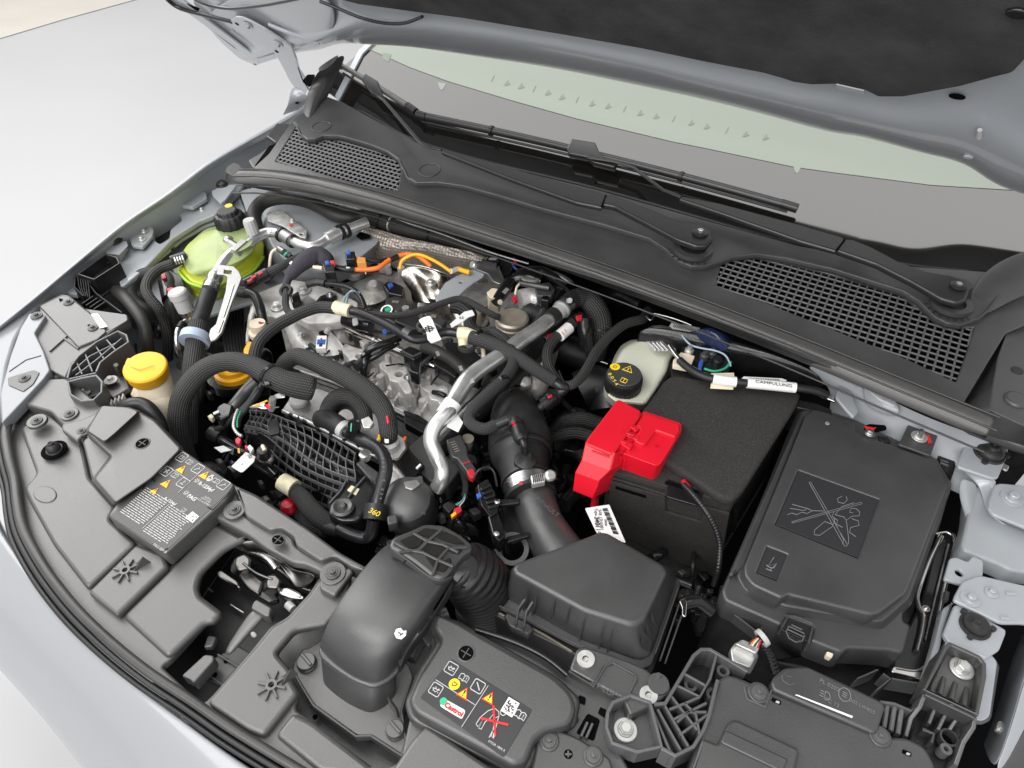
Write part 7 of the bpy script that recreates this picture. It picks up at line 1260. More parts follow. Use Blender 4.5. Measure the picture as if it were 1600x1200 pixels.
t = T('amber_plug', 'black plug with an amber end right of the purple taped cable', 'connector'); slab('plug', [(538, 394), (554, 392), (556, 404), (540, 405)], .03, .025, 'plastic_gloss', t, .002, .002); slab('blue_catch', [(540, 392), (546, 390), (548, 395), (542, 396)], .034, .006, 'blue', t, .001, .001); slab('amber_end', [(555, 400), (571, 402), (572, 410), (558, 410)], .026, .02, 'amber', t, .0015, .001); tube('lead', [(572, 405, .016), (590, 408, .01), (606, 406, .004)], 7, 'rubber', t)
t = T('white_plug', 'white plug with blue insert standing on the cast cylinder head', 'connector'); slab('plug', [(495, 524), (511, 524), (509, 544), (493, 544)], -.02, .012, 'white', t, .001, .001); slab('blue_insert', [(496, 530), (509, 530), (508, 538), (495, 538)], -.0195, .002, 'blue', t, .0005, .0005); slab('slot', [(499, 536), (504, 536), (503, 541), (498, 541)], -.019, .002, 'plastic_black', t, .0004, .0004); slab('red_dot', circ(502, 529, -.02, 1.6, 8), -.019, .001, 'red_clip', t, .0003, 0); tube('wire', [(502, 546, -.03), (507, 554, -.05), (503, 562, -.07)], 2.5, 'ring_blue', t); tube('stem', [(510, 520, -.05), (514, 512, -.04)], 9, 'cast', t, 2)
t = hose('thick purple-black taped cable arching above the beige engine mount', [(447, 447, .0, 12), (450, 436, .006, 13), (456, 427, .012, 20), (466, 416, .02, 24), (480, 405, .026, 28), (496, 399, .026, 28), (508, 405, .02, 26), (513, 414, .01, 22)], 26, 'purple_tape', 'taped_cable', 'cable', segs=20)
tube('silver_band', [(459, 420, .016, 23), (463, 417, .018, 24)], 24, 'zinc', t, 2)
hose('narrow braided cable dropping down to the main harness', [(448, 446, .0), (447, 460, .0), (446, 474, .0), (450, 486, .004), (462, 494, .008)], 11, 'braid_fine', 'cable_bundle', 'cable'); t = T('cable_clip', 'black round cable clip on the beige mount', 'clip'); ring3('clip', P(449, 456, .0), (0, -.6, 1), .013, .008, .008, 'plastic_gloss', t); slab('base', [(452, 462), (466, 454), (470, 468), (456, 474)], -.02, .016, 'plastic_gloss', t, .003, .004)
t = T('ribbed_conduit', 'black ribbed conduit with sheath bending over the beige mount', 'conduit'); tube('sheath', [(478, 445, .0), (494, 441, .002), (508, 443, .002)], 12, 'rubber', t, 3); tube('conduit', [(508, 443, .0), (524, 444, .0), (540, 447, .0), (556, 456, -.004), (565, 468, -.01), (570, 482, -.02)], 9.5, 'rubber_smooth', t, ridge=.15, pitch=.005, segs=12)
for k, m_ in enumerate(('ring_blue', 'print_green', 'tape', 'blue')): tube('thin_wire', [(536+2*k, 474, .0), (539+2*k, 464-k, .01), (548+k, 456-k, .014), (562, 456+k, .004)], 1.8, m_, t)
t = hose('black ribbed loom with red bands left of the purple taped cable', [(380, 446, -.01, 16), (392, 440, -.006, 18), (404, 434, -.002, 18), (420, 426, .002, 16), (440, 416, .008, 14), (462, 404, .01, 12), (476, 396, .01, 10)], 15, 'braid_fine', 'cable_bundle', 'cable')
tube('connector', [(384, 444, -.008), (398, 437, -.004)], 21, 'plastic_gloss', t, 3); tube('connector', [(402, 435, -.002), (418, 427, .002)], 20, 'plastic_gloss', t, 3)
for (u, v) in ((391, 432), (402, 426), (385, 438)): slab('red_catch', [(u, v), (u+8, v-4), (u+10, v-1), (u+2, v+4)], .012, .004, 'red_clip', t, .001, .001)
t = T('brake_pipe', 'thin cream coated metal pipe with green banded fitting', 'pipe'); tube('pipe', [(421, 422, -.02), (422, 406, .0), (425, 394, .01), (433, 389, .014), (440, 391, .014)], 4.5, 'cream', t); tube('fitting', [(436, 389, .014), (444, 394, .014)], 11, 'alu_matte', t, 2); tube('fitting', [(447, 397, .013), (449, 398.5, .012)], 10, 'print_green', t, 2); tube('fitting', [(449, 398.5, .013), (455, 402, .012)], 9, 'plastic_black', t, 2)
t = hose('large black rubber hose emerging under the coolant tank', [(372, 428, -.06), (384, 420, -.045), (398, 418, -.04), (412, 424, -.045), (424, 434, -.06)], 26, 'rubber', segs=22)
t = T('belt_cover', 'dark ribbed pulley and belt beside the timing side of the engine', 'belt'); 
for k in range(7): tube('belt_rib', [(352+5*k, 470, -.16), (350+5*k, 500, -.15), (352+5*k, 540, -.15), (360+5*k, 570, -.17)], 6, 'rubber', t)
# ---- braided hoses in front
t = hose('largest braided hose arching from behind the label to the engine centre', [(300, 740, -.16, 30), (288, 706, -.11, 31), (281, 676, -.07, 32), (279, 650, -.04, 32), (284, 622, -.015, 32), (298, 598, .004, 32), (318, 578, .018, 31), (342, 567, .026, 30), (368, 565, .03, 30), (395, 572, .03, 31), (420, 585, .028, 34), (442, 596, .022, 37), (462, 602, .016, 40), (482, 606, .010, 40), (488, 607, .008, 37)], 32, 'braid_big', segs=32)
tube('tie', [(419, 584, .0285, 37), (423, 587, .0275, 38)], 37, 'plastic_gloss', t, 2, segs=28); slab('tie_head', [(412, 594), (420, 592), (422, 600), (414, 602)], .034, .006, 'plastic_gloss', t, .001, .001); tube('black_rim', [(486, 607, .009, 39), (490, 608, .007, 36)], 38, 'rubber', t, 2, segs=28)
hose('braided hose bending over the cylinder head behind the largest loop', [(462, 590, -.05, 26), (448, 584, -.035, 26), (444, 572, -.02, 26), (452, 562, -.004, 26), (466, 557, .004, 27), (482, 562, .008, 28), (504, 572, .010, 29), (530, 584, .010, 30), (556, 598, .006, 31), (578, 614, .0, 31), (594, 632, -.008, 31), (604, 652, -.018, 30), (607, 676, -.032, 29), (606, 690, -.05, 28)], 28, 'braid_big', segs=30)
hose('small coiled braided hose ring beside the black elbow', [(508, 662, -.06, 20), (509, 646, -.045, 22), (516, 630, -.035, 24), (530, 620, -.03, 26), (548, 620, -.03, 26), (562, 630, -.035, 25), (570, 645, -.042, 23), (572, 664, -.055, 22)], 22, 'braid', segs=24)
hose('inner ribbed coil nested inside the small braided ring', [(522, 655, -.07), (524, 642, -.06), (534, 634, -.055), (546, 634, -.055), (556, 642, -.06), (560, 656, -.07)], 13, 'braid_fine', segs=18)
t = T('black_elbow', 'smooth black rubber elbow with pale clamp joining the small coil', 'hose'); tube('elbow', [(500, 654, -.05, 28), (512, 656, -.04, 30), (526, 663, -.036, 31), (540, 672, -.034, 26)], 30, 'rubber', t, segs=28); tube('clamp', [(535, 669, -.034, 29), (541, 674, -.034, 27)], 28, 'cap_grey', t, 2, segs=24); tube('tee', [(540, 674, -.034, 19), (556, 682, -.034, 19), (562, 686, -.034, 19)], 19, 'rubber_smooth', t, 3); tube('tee_branch', [(550, 680, -.03), (554, 664, -.01)], 22, 'plastic_gloss', t, 2, segs=20); flat('green_mark', [(548, 662), (550, 661), (549, 674), (547, 674)], .004, 'print_green', t)
slab('white_clip', [(564, 655), (576, 650), (584, 660), (578, 668), (568, 668)], -.01, .008, 'zinc', t, .001, .002)
t = T('rubber_hose', 'black rubber hose with printed white lettering and yellow marked collar', 'hose')
tube('hose', [(556, 682, -.034, 20), (570, 690, -.03, 20), (586, 698, -.028, 20), (597, 708, -.028, 21), (603, 724, -.03, 21), (602, 742, -.036, 21), (596, 764, -.044, 20), (590, 784, -.052, 20), (588, 800, -.06, 19)], 20, 'rubber_smooth', t, segs=24)
tube('collar', [(588, 788, -.055), (585, 812, -.066)], 35, 'rubber', t, 2, segs=28); text('360', 585, 801, -.035, .0125, 'print_yellow', t, .05); tube('lower', [(584, 812, -.075, 20), (580, 832, -.09, 20), (572, 840, -.1, 20), (556, 838, -.1, 20), (540, 832, -.1, 20), (528, 826, -.1, 18)], 20, 'rubber_smooth', t, segs=22)
for k, ch in enumerate('7001 K 024'): text(ch, 598+.5*k if k < 4 else 601-1.2*(k-4), 716+7*k, -.012-.002*k, .006, 'print_grey', t, -1.5)
t = hose('braided double hose with cream tape rising from under the front panel edge', [(444, 758, -.10, 22), (458, 765, -.10, 24), (474, 780, -.105, 28), (488, 798, -.11, 30), (504, 812, -.115, 30), (524, 824, -.12, 26)], 28, 'braid_big', segs=26); tube('cream_tape', [(440, 752, -.096, 28), (460, 764, -.098, 30)], 29, 'tape', t, 2, segs=12); tube('second_sleeve', [(470, 800, -.14), (486, 818, -.14), (510, 828, -.14)], 26, 'braid', t, segs=22); tube('black_end', [(510, 822, -.118), (530, 828, -.118)], 24, 'rubber', t, 2)
t = T('red_ball', 'dark red round cap just above the front panel edge', 'cap'); lathe('cap', P(453, 794, -.13), [(.002, .018), (.010, .014), (.014, .006), (.014, 0), (.010, -.006)][::-1], 'red_dark', t)
# ---- intake manifold
t = T('intake_manifold', 'black ribbed plastic intake manifold with a square net of raised ribs', 'manifold')
tp = [(388, 640), (412, 640), (440, 650), (470, 664), (505, 680), (540, 697), (575, 714)]; bt = [(380, 690), (400, 706), (432, 738), (468, 765), (500, 785), (530, 800), (560, 806)]
def MS(a, b):      # a along, b from the rear top to the front bottom
    k = a*(len(tp)-1); i = min(int(k), len(tp)-2); f = k-i
    u0, v0 = tp[i][0]*(1-f)+tp[i+1][0]*f, tp[i][1]*(1-f)+tp[i+1][1]*f; u1, v1 = bt[i][0]*(1-f)+bt[i+1][0]*f, bt[i][1]*(1-f)+bt[i+1][1]*f
    return (u0*(1-b)+u1*b, v0*(1-b)+v1*b, -.085-.10*max(0, b-.35)**1.2*1.4+.014*math.sin(math.pi*b)+.006*math.sin(a*17))
grid('body', [[P(*MS(a/12, b/6))-Vector((0, 0, .018)) for a in range(13)] for b in range(7)], 'plastic_gloss', t, 1, .001)
rib = []
def wob(a, b): u, v, z = MS(a, b); return (u+3.2*math.sin(9*b+11*a), v+2.6*math.sin(8*a+5*b), z)
for j in range(8): b = j/7; rib.append([wob(a/40*.92+.0, b) for a in range(41)])
for i in range(17): a = i/17+.012; rib.append([wob(a*.96, b/20) for b in range(21)])
for k, L_ in enumerate(rib): walls('rib', [L_], .009, .0016, 'rib_bright', t)
slab('end_cover', [(530, 760), (548, 742), (572, 744), (590, 760), (582, 790), (560, 814), (530, 816), (512, 804), (514, 786)], -.085, .04, 'plastic_gloss', t, .006, .008); c = P(536, 794, -.083); lathe('centre_bolt', c, [(.018, 0), (.018, .004), (.014, .006), (.008, .004), (.004, .008)], 'plastic_dark', t)
slab('pale_label', [(542, 766), (549, 758), (562, 764), (556, 774)], -.0835, .001, 'tape', t, .0003, .001); walls('edge_rib', [[(545, 742, -.08), (532, 766, -.08), (514, 786, -.08)], [(572, 742, -.08), (556, 760, -.08), (540, 782, -.08)]], .012, .003, 'rib_plastic', t)
slab('bracket_plate', [(420, 656), (434, 652), (438, 676), (420, 680)], -.045, .006, 'plastic_black', t); raw('fin', [P(462, 662, -.07), P(466, 648, -.04), P(472, 664, -.07), P(468, 664, -.08)], [(0, 1, 2), (0, 2, 3), (0, 1, 3)], 'plastic_dark', t)
t = T('rocker_plate', 'smooth pale aluminium cover plate beneath the braided hoses', 'engine cover')
slab('plate', [(440, 640), (452, 622), (470, 606), (500, 606), (524, 616), (600, 652), (612, 690), (592, 716), (560, 700), (500, 668)], -.09, .02, 'alu_matte', t, .003, .006); tube('bright_seam', [(442, 642, -.082), (480, 658, -.082), (530, 684, -.082), (592, 716, -.082)], 7, 'alu', t, 4); slab('oval_pad', circ(541, 645, -.088, 17, 20, .8), -.086, .003, 'cast_warm', t, .001, 0); slab('raised_square', [(475, 648), (490, 640), (502, 646), (488, 656)], -.0885, .002, 'alu_matte', t)
for k in range(7): walls('tooth', [[(452+21*k, 645+10*k, -.078), (457+21*k, 648+10*k, -.078)]], .01, .006, 'plastic_black', t)
slab('left_port', circ(466, 622, -.085, 15, 20), -.08, .014, 'cap_grey', t, .004, 0)
t = T('foil_flag', 'crumpled silver and yellow foil tag with red tipped nut above the manifold', 'tag'); grid('foil', [[(386, 636, -.03), (400, 630, -.025), (412, 628, -.02)], [(392, 641, -.035), (410, 640, -.02), (428, 636, -.03)], [(410, 640, -.04), (424, 643, -.035), (443, 633, -.03)]], 'chrome', t, 2, .001); tube('nut', [(424, 640, -.03), (426, 622, -.0)], 11, 'zinc', t, 3, segs=6); flat('red_tip', [(415, 632), (422, 630), (422, 638), (415, 638)], -.016, 'print_red', t); tube('yellow_strip', [(398, 634, -.02), (418, 626, -.012)], 3, 'wire_yellow', t, 2)
grid('folded_end', [[(424, 618, -.01), (436, 612, .0), (446, 616, .0)], [(426, 626, -.01), (438, 622, -.004), (446, 622, -.002)]], 'alu', t, 2, .001)
# ---- left of manifold: injector looms
t = T('valve_assembly', 'dark solenoid valves and pipes at the left end of the manifold', 'valve')
for pts, w, m_ in (([(400, 596, -.04), (384, 612, -.05), (366, 634, -.06), (346, 656, -.08)], 20, 'plastic_dark'), ([(404, 606, -.03), (390, 628, -.04), (372, 646, -.05), (352, 664, -.07), (338, 672, -.08)], 10, 'rubber'), ([(410, 600, -.03), (400, 620, -.035), (384, 640, -.04), (374, 652, -.045), (370, 668, -.05)], 9, 'rubber'), ([(334, 680, -.09), (352, 690, -.09), (380, 706, -.1), (410, 722, -.1), (432, 742, -.11)], 14, 'plastic_gloss'), ([(330, 676, -.09), (346, 684, -.09)], 24, 'plastic_black'), ([(346, 692, -.12), (380, 714, -.125), (420, 740, -.13), (440, 752, -.14)], 8, 'rubber_smooth')): tube('pipe', pts, w, m_, t, segs=18)
tube('ribbed_conduit', [(372, 640, -.04), (367, 652, -.04), (365, 666, -.045), (370, 676, -.05), (378, 682, -.05)], 6, 'zinc', t, ridge=.2, pitch=.004, segs=10); tube('green_wire', [(376, 642, -.035), (371, 656, -.035), (371, 668, -.04)], 2, 'print_green', t)
slab('valve_block', [(340, 634), (350, 628), (364, 632), (360, 648), (344, 656), (334, 648)], -.05, .03, 'plastic_gloss', t, .003, .003); slab('white_lug', [(324, 650), (330, 646), (334, 650), (330, 655)], -.05, .01, 'tape', t, .001, .001); slab('pale_pin', [(332, 644), (342, 640), (343, 643), (333, 647)], -.045, .004, 'white', t)
slab('red_lock', [(367, 686), (372, 682), (377, 686), (374, 694), (368, 692)], -.04, .008, 'red_clip', t, .001, .002); slab('red_lock', [(382, 696), (386, 694), (387, 700), (383, 701)], -.045, .006, 'red_clip', t, .001, .001); slab('white_lock', [(386, 698), (390, 694), (396, 700), (391, 708)], -.045, .008, 'white', t, .001, .001); flat('yellow_mark', [(371, 701), (374, 700), (375, 708), (372, 708)], -.07, 'wire_yellow', t, .002)
slab('round_plug', circ(410, 702, -.05, 10, 16), -.045, .02, 'plastic_black', t, .003, 0); tube('pale_ring', [(410, 696, -.042), (414, 704, -.044)], 6, 'cream', t, 2); lathe('bolt', P(421, 718, -.07), [(.007, 0), (.007, .006), (.004, .009)], 'zinc', t, segs=8); slab('bolt_lug', [(404, 690), (416, 694), (428, 714), (424, 726), (412, 722)], -.072, .012, 'plastic_gloss', t, .003, .003)
t = T('paper_tag', 'white paper tag hanging over the dark pipe left of the manifold', 'tag', 'paper tags by the manifold'); slab('tag', [(384, 706), (399, 713), (397, 721), (380, 737), (376, 738), (361, 729)], -.065, .0015, 'white', t, .0004, .0015); text('152', 390, 713, -.0645, .007, 'print_black', t, -.4); lines('tick', [[(377, 726), (379, 724)]], -.0645, .001, 'print_black', t)
t = T('paper_tag', 'folded grey paper tag nearest the front panel edge', 'tag', 'paper tags by the manifold'); slab('tag', [(334, 699), (349, 696), (362, 703), (345, 707)], -.08, .0015, 'white', t, .0004, .001); slab('fold', [(349, 696), (366, 700), (364, 711), (356, 705)], -.084, .0015, 'plastic_dark', t, .0004, .001)
# ---- injector loom and black covers
t = T('injector_loom', 'black taped injector harness and clips lying over the fuel rail', 'cable')
tube('taped_loom', [(624, 528, -.02), (604, 536, -.015), (588, 541, -.015), (577, 547, -.02), (571, 556, -.03), (570, 570, -.04), (568, 588, -.06)], 12, 'plastic_gloss', t, segs=12)
tube('branch', [(622, 536, -.03), (602, 546, -.03), (588, 556, -.035), (576, 562, -.04)], 10, 'plastic_gloss', t); tube('stub', [(573, 562, -.04), (556, 574, -.04)], 17, 'rubber', t, 2); tube('tie', [(571, 556, -.03), (573, 559, -.03)], 17, 'plastic_gloss', t, 2)
for q, z in (([(628, 546), (640, 540), (658, 546), (660, 554), (646, 562), (630, 554)], -.03), ([(640, 556), (668, 544), (678, 550), (656, 568), (654, 584), (640, 580), (636, 570)], -.04), ([(676, 560), (686, 556), (718, 578), (712, 590), (696, 580), (678, 570)], -.04)): slab('clip_block', q, z, .03, 'plastic_gloss', t, .003, .003)
walls('block_edge', [[(640, 557, -.037), (668, 545, -.037), (677, 551, -.037), (657, 568, -.037), (655, 582, -.037)], [(628, 547, -.027), (645, 556, -.027), (658, 550, -.027)]], .008, .002, 'rib_plastic', t)
tube('wrapped_cover', [(660, 542, -.025), (680, 548, -.025), (705, 562, -.028), (724, 578, -.03), (736, 590, -.04)], 19, 'wrap', t, segs=18)
for (u, v) in ((683, 551), (719, 574)): flat('scuff', [(u-3, v-2), (u+2, v-3), (u+5, v+4), (u, v+6)], -.002, 'zinc', t, .001)
slab('coil_cover', [(690, 540), (700, 530), (740, 545), (754, 560), (748, 580), (724, 570), (700, 556)], -.05, .05, 'plastic_black', t, .004, .005)
tube('hose_under', [(540, 497, -.03), (560, 504, -.03), (580, 508, -.03)], 26, 'plastic_gloss', t, segs=20); slab('metal_band', [(550, 497), (559, 496), (560, 506), (551, 508)], -.01, .004, 'cap_grey', t)
slab('cover', [(620, 490), (656, 494), (660, 516), (640, 512), (616, 502)], -.04, .03, 'plastic_black', t, .003, .004); slab('sensor', [(662, 486), (684, 488), (698, 502), (690, 512), (668, 500)], -.03, .02, 'plastic_dark', t, .003, .003); flat('sensor_label', [(674, 491), (682, 492), (681, 497), (673, 496)], -.029, 'bronze', t)
ring3('ring', P(662, 512, -.03), (0, 0, 1), .014, .010, .006, 'steel', t); ring3('cap_ring', P(730, 542, -.01), (0, 0, 1), .017, .012, .008, 'plastic_dark', t); tube('pale_pipe', [(755, 545, -.02), (756, 558, -.03), (759, 572, -.05)], 7, 'cream', t); slab('blue_lug', [(596, 515), (604, 512), (606, 520), (600, 522)], -.02, .004, 'blue', t)
# ---- throttle and valve right of the manifold
t = T('throttle_body', 'round black throttle motor cover on a pale cast flange', 'throttle')
slab('flange', [(588, 752), (600, 730), (622, 716), (648, 740), (660, 752), (648, 768), (624, 778), (612, 800), (604, 794), (606, 770)], -.085, .04, 'cast_warm', t, .004, .004)
c = P(644, 800, -.12); r = wpx(41, c); lathe('motor_cover', c, [(r*1.02, 0), (r, .03), (r*.97, .045), (r*.88, .056), (r*.6, .064), (r*.2, .066)], 'plastic_dark', t, (.1, -.25, 1), segs=48)
for (u, v) in ((612, 812), (652, 752)): slab('clip', [(u-8, v-6), (u+8, v-10), (u+10, v+4), (u-6, v+8)], -.055, .02, 'plastic_dark', t, .002, .003)
slab('pale_clip', [(630, 752), (652, 748), (658, 756), (644, 766), (632, 762)], -.05, .01, 'alu_matte', t, .002, .003); tube('pale_strut', [(604, 724, -.07), (620, 736, -.07), (634, 756, -.07)], 8, 'cast_warm', t); lathe('screw', P(571, 716, -.07), [(.009, 0), (.009, .012), (.006, .014)], 'alu', t, segs=16); slab('strap', [(556, 724), (564, 718), (592, 738), (586, 756), (574, 744)], -.066, .008, 'plastic_dark', t, .002, .002)
text('6c', 662, 802, -.052, .008, 'rib_plastic', t, .3)
t = T('square_duct', 'angular black plastic duct between valve and silver pipe', 'duct'); slab('duct', [(638, 698), (668, 671), (684, 700), (724, 730), (700, 760), (672, 752), (650, 734)], -.10, .04, 'plastic_dark', t, .003, .004); slab('inner_panel', [(636, 700), (664, 728), (652, 740), (628, 722)], -.095, .01, 'plastic_black', t); slab('side_rib', [(612, 718), (638, 700), (656, 736), (640, 752)], -.075, .02, 'plastic_gloss', t, .002, .003); tube('pale_pin', [(651, 732, -.05), (657, 726, -.05)], 4, 'white', t, 2)
t = T('gas_valve', 'pale cast valve housing with orange tipped lug beside the braided hose end', 'valve'); loft('housing', [([(590, 694), (604, 688), (618, 676), (632, 686), (634, 700), (622, 716), (606, 714)], -.06), ([(590, 704), (606, 694), (620, 682), (636, 692), (638, 712), (624, 730), (600, 724)], -.11)], 'cast_warm', t, .004, .004); lathe('boss', P(607, 698, -.06), [(.019, 0), (.019, .014), (.014, .018)], 'cast', t); slab('orange_tip', [(629, 682), (636, 680), (634, 686), (630, 687)], -.05, .006, 'orange', t); slab('white_label', [(600, 680), (607, 676), (608, 692), (601, 692)], -.03, .002, 'white', t); tube('yellow_mark', [(592, 680, -.03), (593, 688, -.03)], 4, 'wire_yellow', t, 2); tube('red_band', [(605, 650, .004), (607, 662, -.002)], 5, 'red_clip', t, 2)
slab('rear_grommet', [(630, 640), (654, 648), (684, 668), (660, 676), (632, 660)], -.13, .02, 'plastic_black', t)
t = T('red_yellow_plug', 'small red and yellow wire plug with coloured wires left of the air pipe', 'connector'); tube('loom', [(712, 715, -.08), (722, 735, -.09), (728, 760, -.1), (726, 776, -.1)], 10, 'braid_fine', t)
for k, m_ in enumerate(('print_green', 'ring_blue', 'purple_tape', 'white')): tube('wire', [(727, 772+k, -.09), (722+k, 782, -.085), (712+2*k, 788+k, -.08)], 2, m_, t)
slab('red_plug', [(710, 794), (720, 790), (722, 798), (714, 804), (706, 806)], -.07, .01, 'red_clip', t, .001, .002); slab('yellow_tip', [(704, 804), (712, 798), (714, 803), (706, 809)], -.068, .006, 'yellow', t, .001, .001); slab('black_plug', [(690, 790), (700, 782), (714, 790), (702, 802)], -.085, .02, 'plastic_black', t)
# ---- dark engine parts low in the bay
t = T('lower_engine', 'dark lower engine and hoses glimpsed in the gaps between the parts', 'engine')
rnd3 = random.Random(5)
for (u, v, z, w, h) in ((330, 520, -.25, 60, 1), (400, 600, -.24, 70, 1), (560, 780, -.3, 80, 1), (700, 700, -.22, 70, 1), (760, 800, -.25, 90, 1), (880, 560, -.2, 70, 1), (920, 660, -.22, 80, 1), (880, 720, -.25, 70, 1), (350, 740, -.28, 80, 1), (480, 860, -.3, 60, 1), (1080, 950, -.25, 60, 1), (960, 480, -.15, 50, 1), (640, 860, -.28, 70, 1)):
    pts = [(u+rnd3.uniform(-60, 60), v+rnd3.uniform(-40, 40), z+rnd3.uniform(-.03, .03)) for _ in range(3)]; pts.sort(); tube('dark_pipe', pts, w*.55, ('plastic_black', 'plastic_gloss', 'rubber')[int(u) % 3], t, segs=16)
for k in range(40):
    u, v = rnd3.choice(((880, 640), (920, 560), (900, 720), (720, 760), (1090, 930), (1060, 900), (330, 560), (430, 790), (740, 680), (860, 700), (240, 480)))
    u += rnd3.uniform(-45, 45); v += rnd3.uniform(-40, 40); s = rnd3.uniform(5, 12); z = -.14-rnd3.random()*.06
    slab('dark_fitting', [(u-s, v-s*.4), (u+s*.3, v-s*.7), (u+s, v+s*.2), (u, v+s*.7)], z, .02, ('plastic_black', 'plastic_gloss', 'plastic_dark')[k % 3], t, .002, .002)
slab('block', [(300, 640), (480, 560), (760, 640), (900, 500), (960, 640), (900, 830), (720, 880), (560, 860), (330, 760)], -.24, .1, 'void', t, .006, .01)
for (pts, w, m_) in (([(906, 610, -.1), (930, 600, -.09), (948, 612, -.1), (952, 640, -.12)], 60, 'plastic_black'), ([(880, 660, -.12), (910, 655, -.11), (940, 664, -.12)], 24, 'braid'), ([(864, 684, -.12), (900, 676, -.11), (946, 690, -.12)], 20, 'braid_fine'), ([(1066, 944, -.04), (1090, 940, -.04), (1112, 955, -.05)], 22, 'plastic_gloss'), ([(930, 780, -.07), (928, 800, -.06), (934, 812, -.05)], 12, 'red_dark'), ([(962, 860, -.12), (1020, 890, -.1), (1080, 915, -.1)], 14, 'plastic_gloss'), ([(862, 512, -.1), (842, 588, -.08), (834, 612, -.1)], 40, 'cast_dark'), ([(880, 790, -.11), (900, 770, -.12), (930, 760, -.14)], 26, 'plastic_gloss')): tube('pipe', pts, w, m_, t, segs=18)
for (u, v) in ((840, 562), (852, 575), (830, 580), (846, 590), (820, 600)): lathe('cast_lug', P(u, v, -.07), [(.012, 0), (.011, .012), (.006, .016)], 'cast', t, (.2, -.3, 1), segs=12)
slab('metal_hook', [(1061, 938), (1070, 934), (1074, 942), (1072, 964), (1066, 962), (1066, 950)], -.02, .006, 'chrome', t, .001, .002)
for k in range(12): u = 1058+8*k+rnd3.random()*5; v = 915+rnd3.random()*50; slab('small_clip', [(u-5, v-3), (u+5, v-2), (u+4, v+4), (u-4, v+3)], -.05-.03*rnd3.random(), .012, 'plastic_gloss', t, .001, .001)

# ---- small wiring, clips and fittings scattered through the engine
t = T('engine_wiring', 'small black wires, clips and pale fittings threaded between the larger hoses', 'wiring')
rnd4 = random.Random(21)
ZONE = [Vector((v)) for v in ((440, 500), (470, 450), (560, 440), (640, 470), (760, 470), (870, 510), (850, 600), (720, 650), (600, 600), (480, 560))]
n = 0
while n < 104:
    u, v = rnd4.uniform(430, 880), rnd4.uniform(430, 660)
    if not inside(Vector((u, v)), ZONE): continue
    n += 1; z = rnd4.uniform(-.11, -.05); a = rnd4.random()*6.28; L_ = rnd4.uniform(12, 34)
    if n % 3 == 0: tube('wire', [(u, v, z), (u+L_*math.cos(a)*.5+4, v+L_*math.sin(a)*.3, z+.012), (u+L_*math.cos(a), v+L_*math.sin(a)*.6+5, z-.02)], rnd4.choice((3, 4, 6, 8)), rnd4.choice(('plastic_black', 'plastic_gloss', 'rubber', 'braid_fine')), t, 5, segs=10)
    elif n % 3 == 1:
        s = rnd4.uniform(4, 9); q = [(u-s, v-s*.3), (u+s*.2, v-s*.7), (u+s, v+s*.1), (u-s*.1, v+s*.6)]; slab('clip', q, z, .015, rnd4.choice(('plastic_gloss', 'plastic_black', 'plastic_dark', 'cast_dark')), t, .0015, .0015)
        if n % 2: slab('clip_top', [(u-s*.5, v-s*.2), (u+s*.1, v-s*.4), (u+s*.5, v), (u, v+s*.3)], z+.004, .006, 'rib_plastic', t, .001, .001)
    else: bolt(u, v, z-.02, rnd4.uniform(4, 7), rnd4.choice(('zinc', 'steel', 'cast_warm')), rnd4.choice(('hex', 'torx')), t, rot=a)
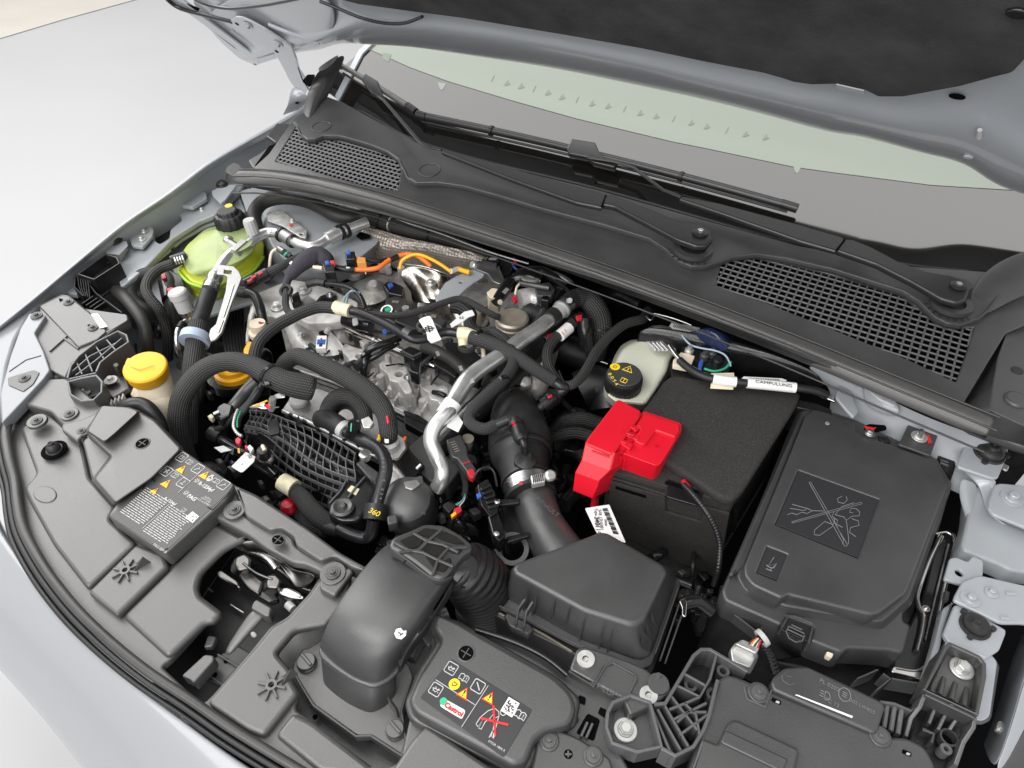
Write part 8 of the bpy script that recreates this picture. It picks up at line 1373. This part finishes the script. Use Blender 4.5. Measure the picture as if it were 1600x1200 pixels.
for (u, v) in ((730, 700), (745, 720), (700, 770), (690, 800), (730, 790), (900, 640), (930, 700), (960, 770), (890, 760), (1090, 925), (1070, 905), (1110, 950), (330, 600), (345, 560), (240, 520), (220, 560), (310, 570), (350, 720), (420, 790), (600, 850), (730, 840), (770, 870), (1000, 1060-180)):
    for k in range(3):
        a = rnd4.random()*6.28; L_ = rnd4.uniform(20, 46); du, dv = rnd4.uniform(-16, 16), rnd4.uniform(-14, 14); z = rnd4.uniform(-.2, -.13)
        tube('wire', [(u+du, v+dv, z), (u+du+L_*math.cos(a)*.6, v+dv+L_*math.sin(a)*.5, z+.02), (u+du+L_*math.cos(a), v+dv+L_*math.sin(a), z-.02)], rnd4.choice((5, 8, 12, 16)), rnd4.choice(('plastic_gloss', 'rubber_smooth', 'rubber', 'plastic_dark', 'braid_fine')), t, 5, segs=12)
        s = rnd4.uniform(5, 11); slab('clip', [(u-s+dv, v-s*.3-du), (u+s*.2+dv, v-s*.7-du), (u+s+dv, v+s*.1-du), (u-s*.1+dv, v+s*.6-du)], z+.01, .02, rnd4.choice(('plastic_gloss', 'plastic_dark', 'rib_plastic')), t, .002, .002)
# ------------------------------------------------------------------ put every thing's origin at its base
bpy.context.view_layer.update()
# a bolt or screw belongs to the part it sits in
for t in THINGS:
    sib = [c for c in t.children if c.type == 'MESH' and not c.data.name.startswith('bolt') and len(c.data.vertices)]
    box = {c: [(min(v.co[k] for v in c.data.vertices), max(v.co[k] for v in c.data.vertices)) for k in range(3)] for c in sib} if any(c.data and c.data.name.startswith('bolt') for c in t.children if c.type == 'MESH') else {}
    for c in [c for c in t.children if c.type == 'MESH' and c.data.name.startswith('bolt')]:
        p = c.location; best = None
        for s, b in box.items():
            if b[0][0]-.002 <= p.x <= b[0][1]+.002 and b[1][0]-.002 <= p.y <= b[1][1]+.002 and b[2][0]-.01 <= p.z <= b[2][1]+.02:
                a = (b[0][1]-b[0][0])*(b[1][1]-b[1][0])
                if best is None or a < best[0]: best = (a, s)
        if best: c.parent = best[1]
for t in THINGS:
    pts = []
    for ch in t.children:
        if ch.type == 'MESH':
            if ch.location.length > 1e-9 or ch.data.name.startswith('bolt'): pts.append(ch.location.copy())
            else: pts += [v.co for v in ch.data.vertices]
    if not pts: print('EMPTY THING', t.name); continue
    lo = Vector((min(p.x for p in pts), min(p.y for p in pts), min(p.z for p in pts))); hi = Vector((max(p.x for p in pts), max(p.y for p in pts), max(p.z for p in pts)))
    loc = Vector(((lo.x+hi.x)/2, (lo.y+hi.y)/2, lo.z)); t.location = loc
    for ch in t.children: ch.location = ch.location-loc
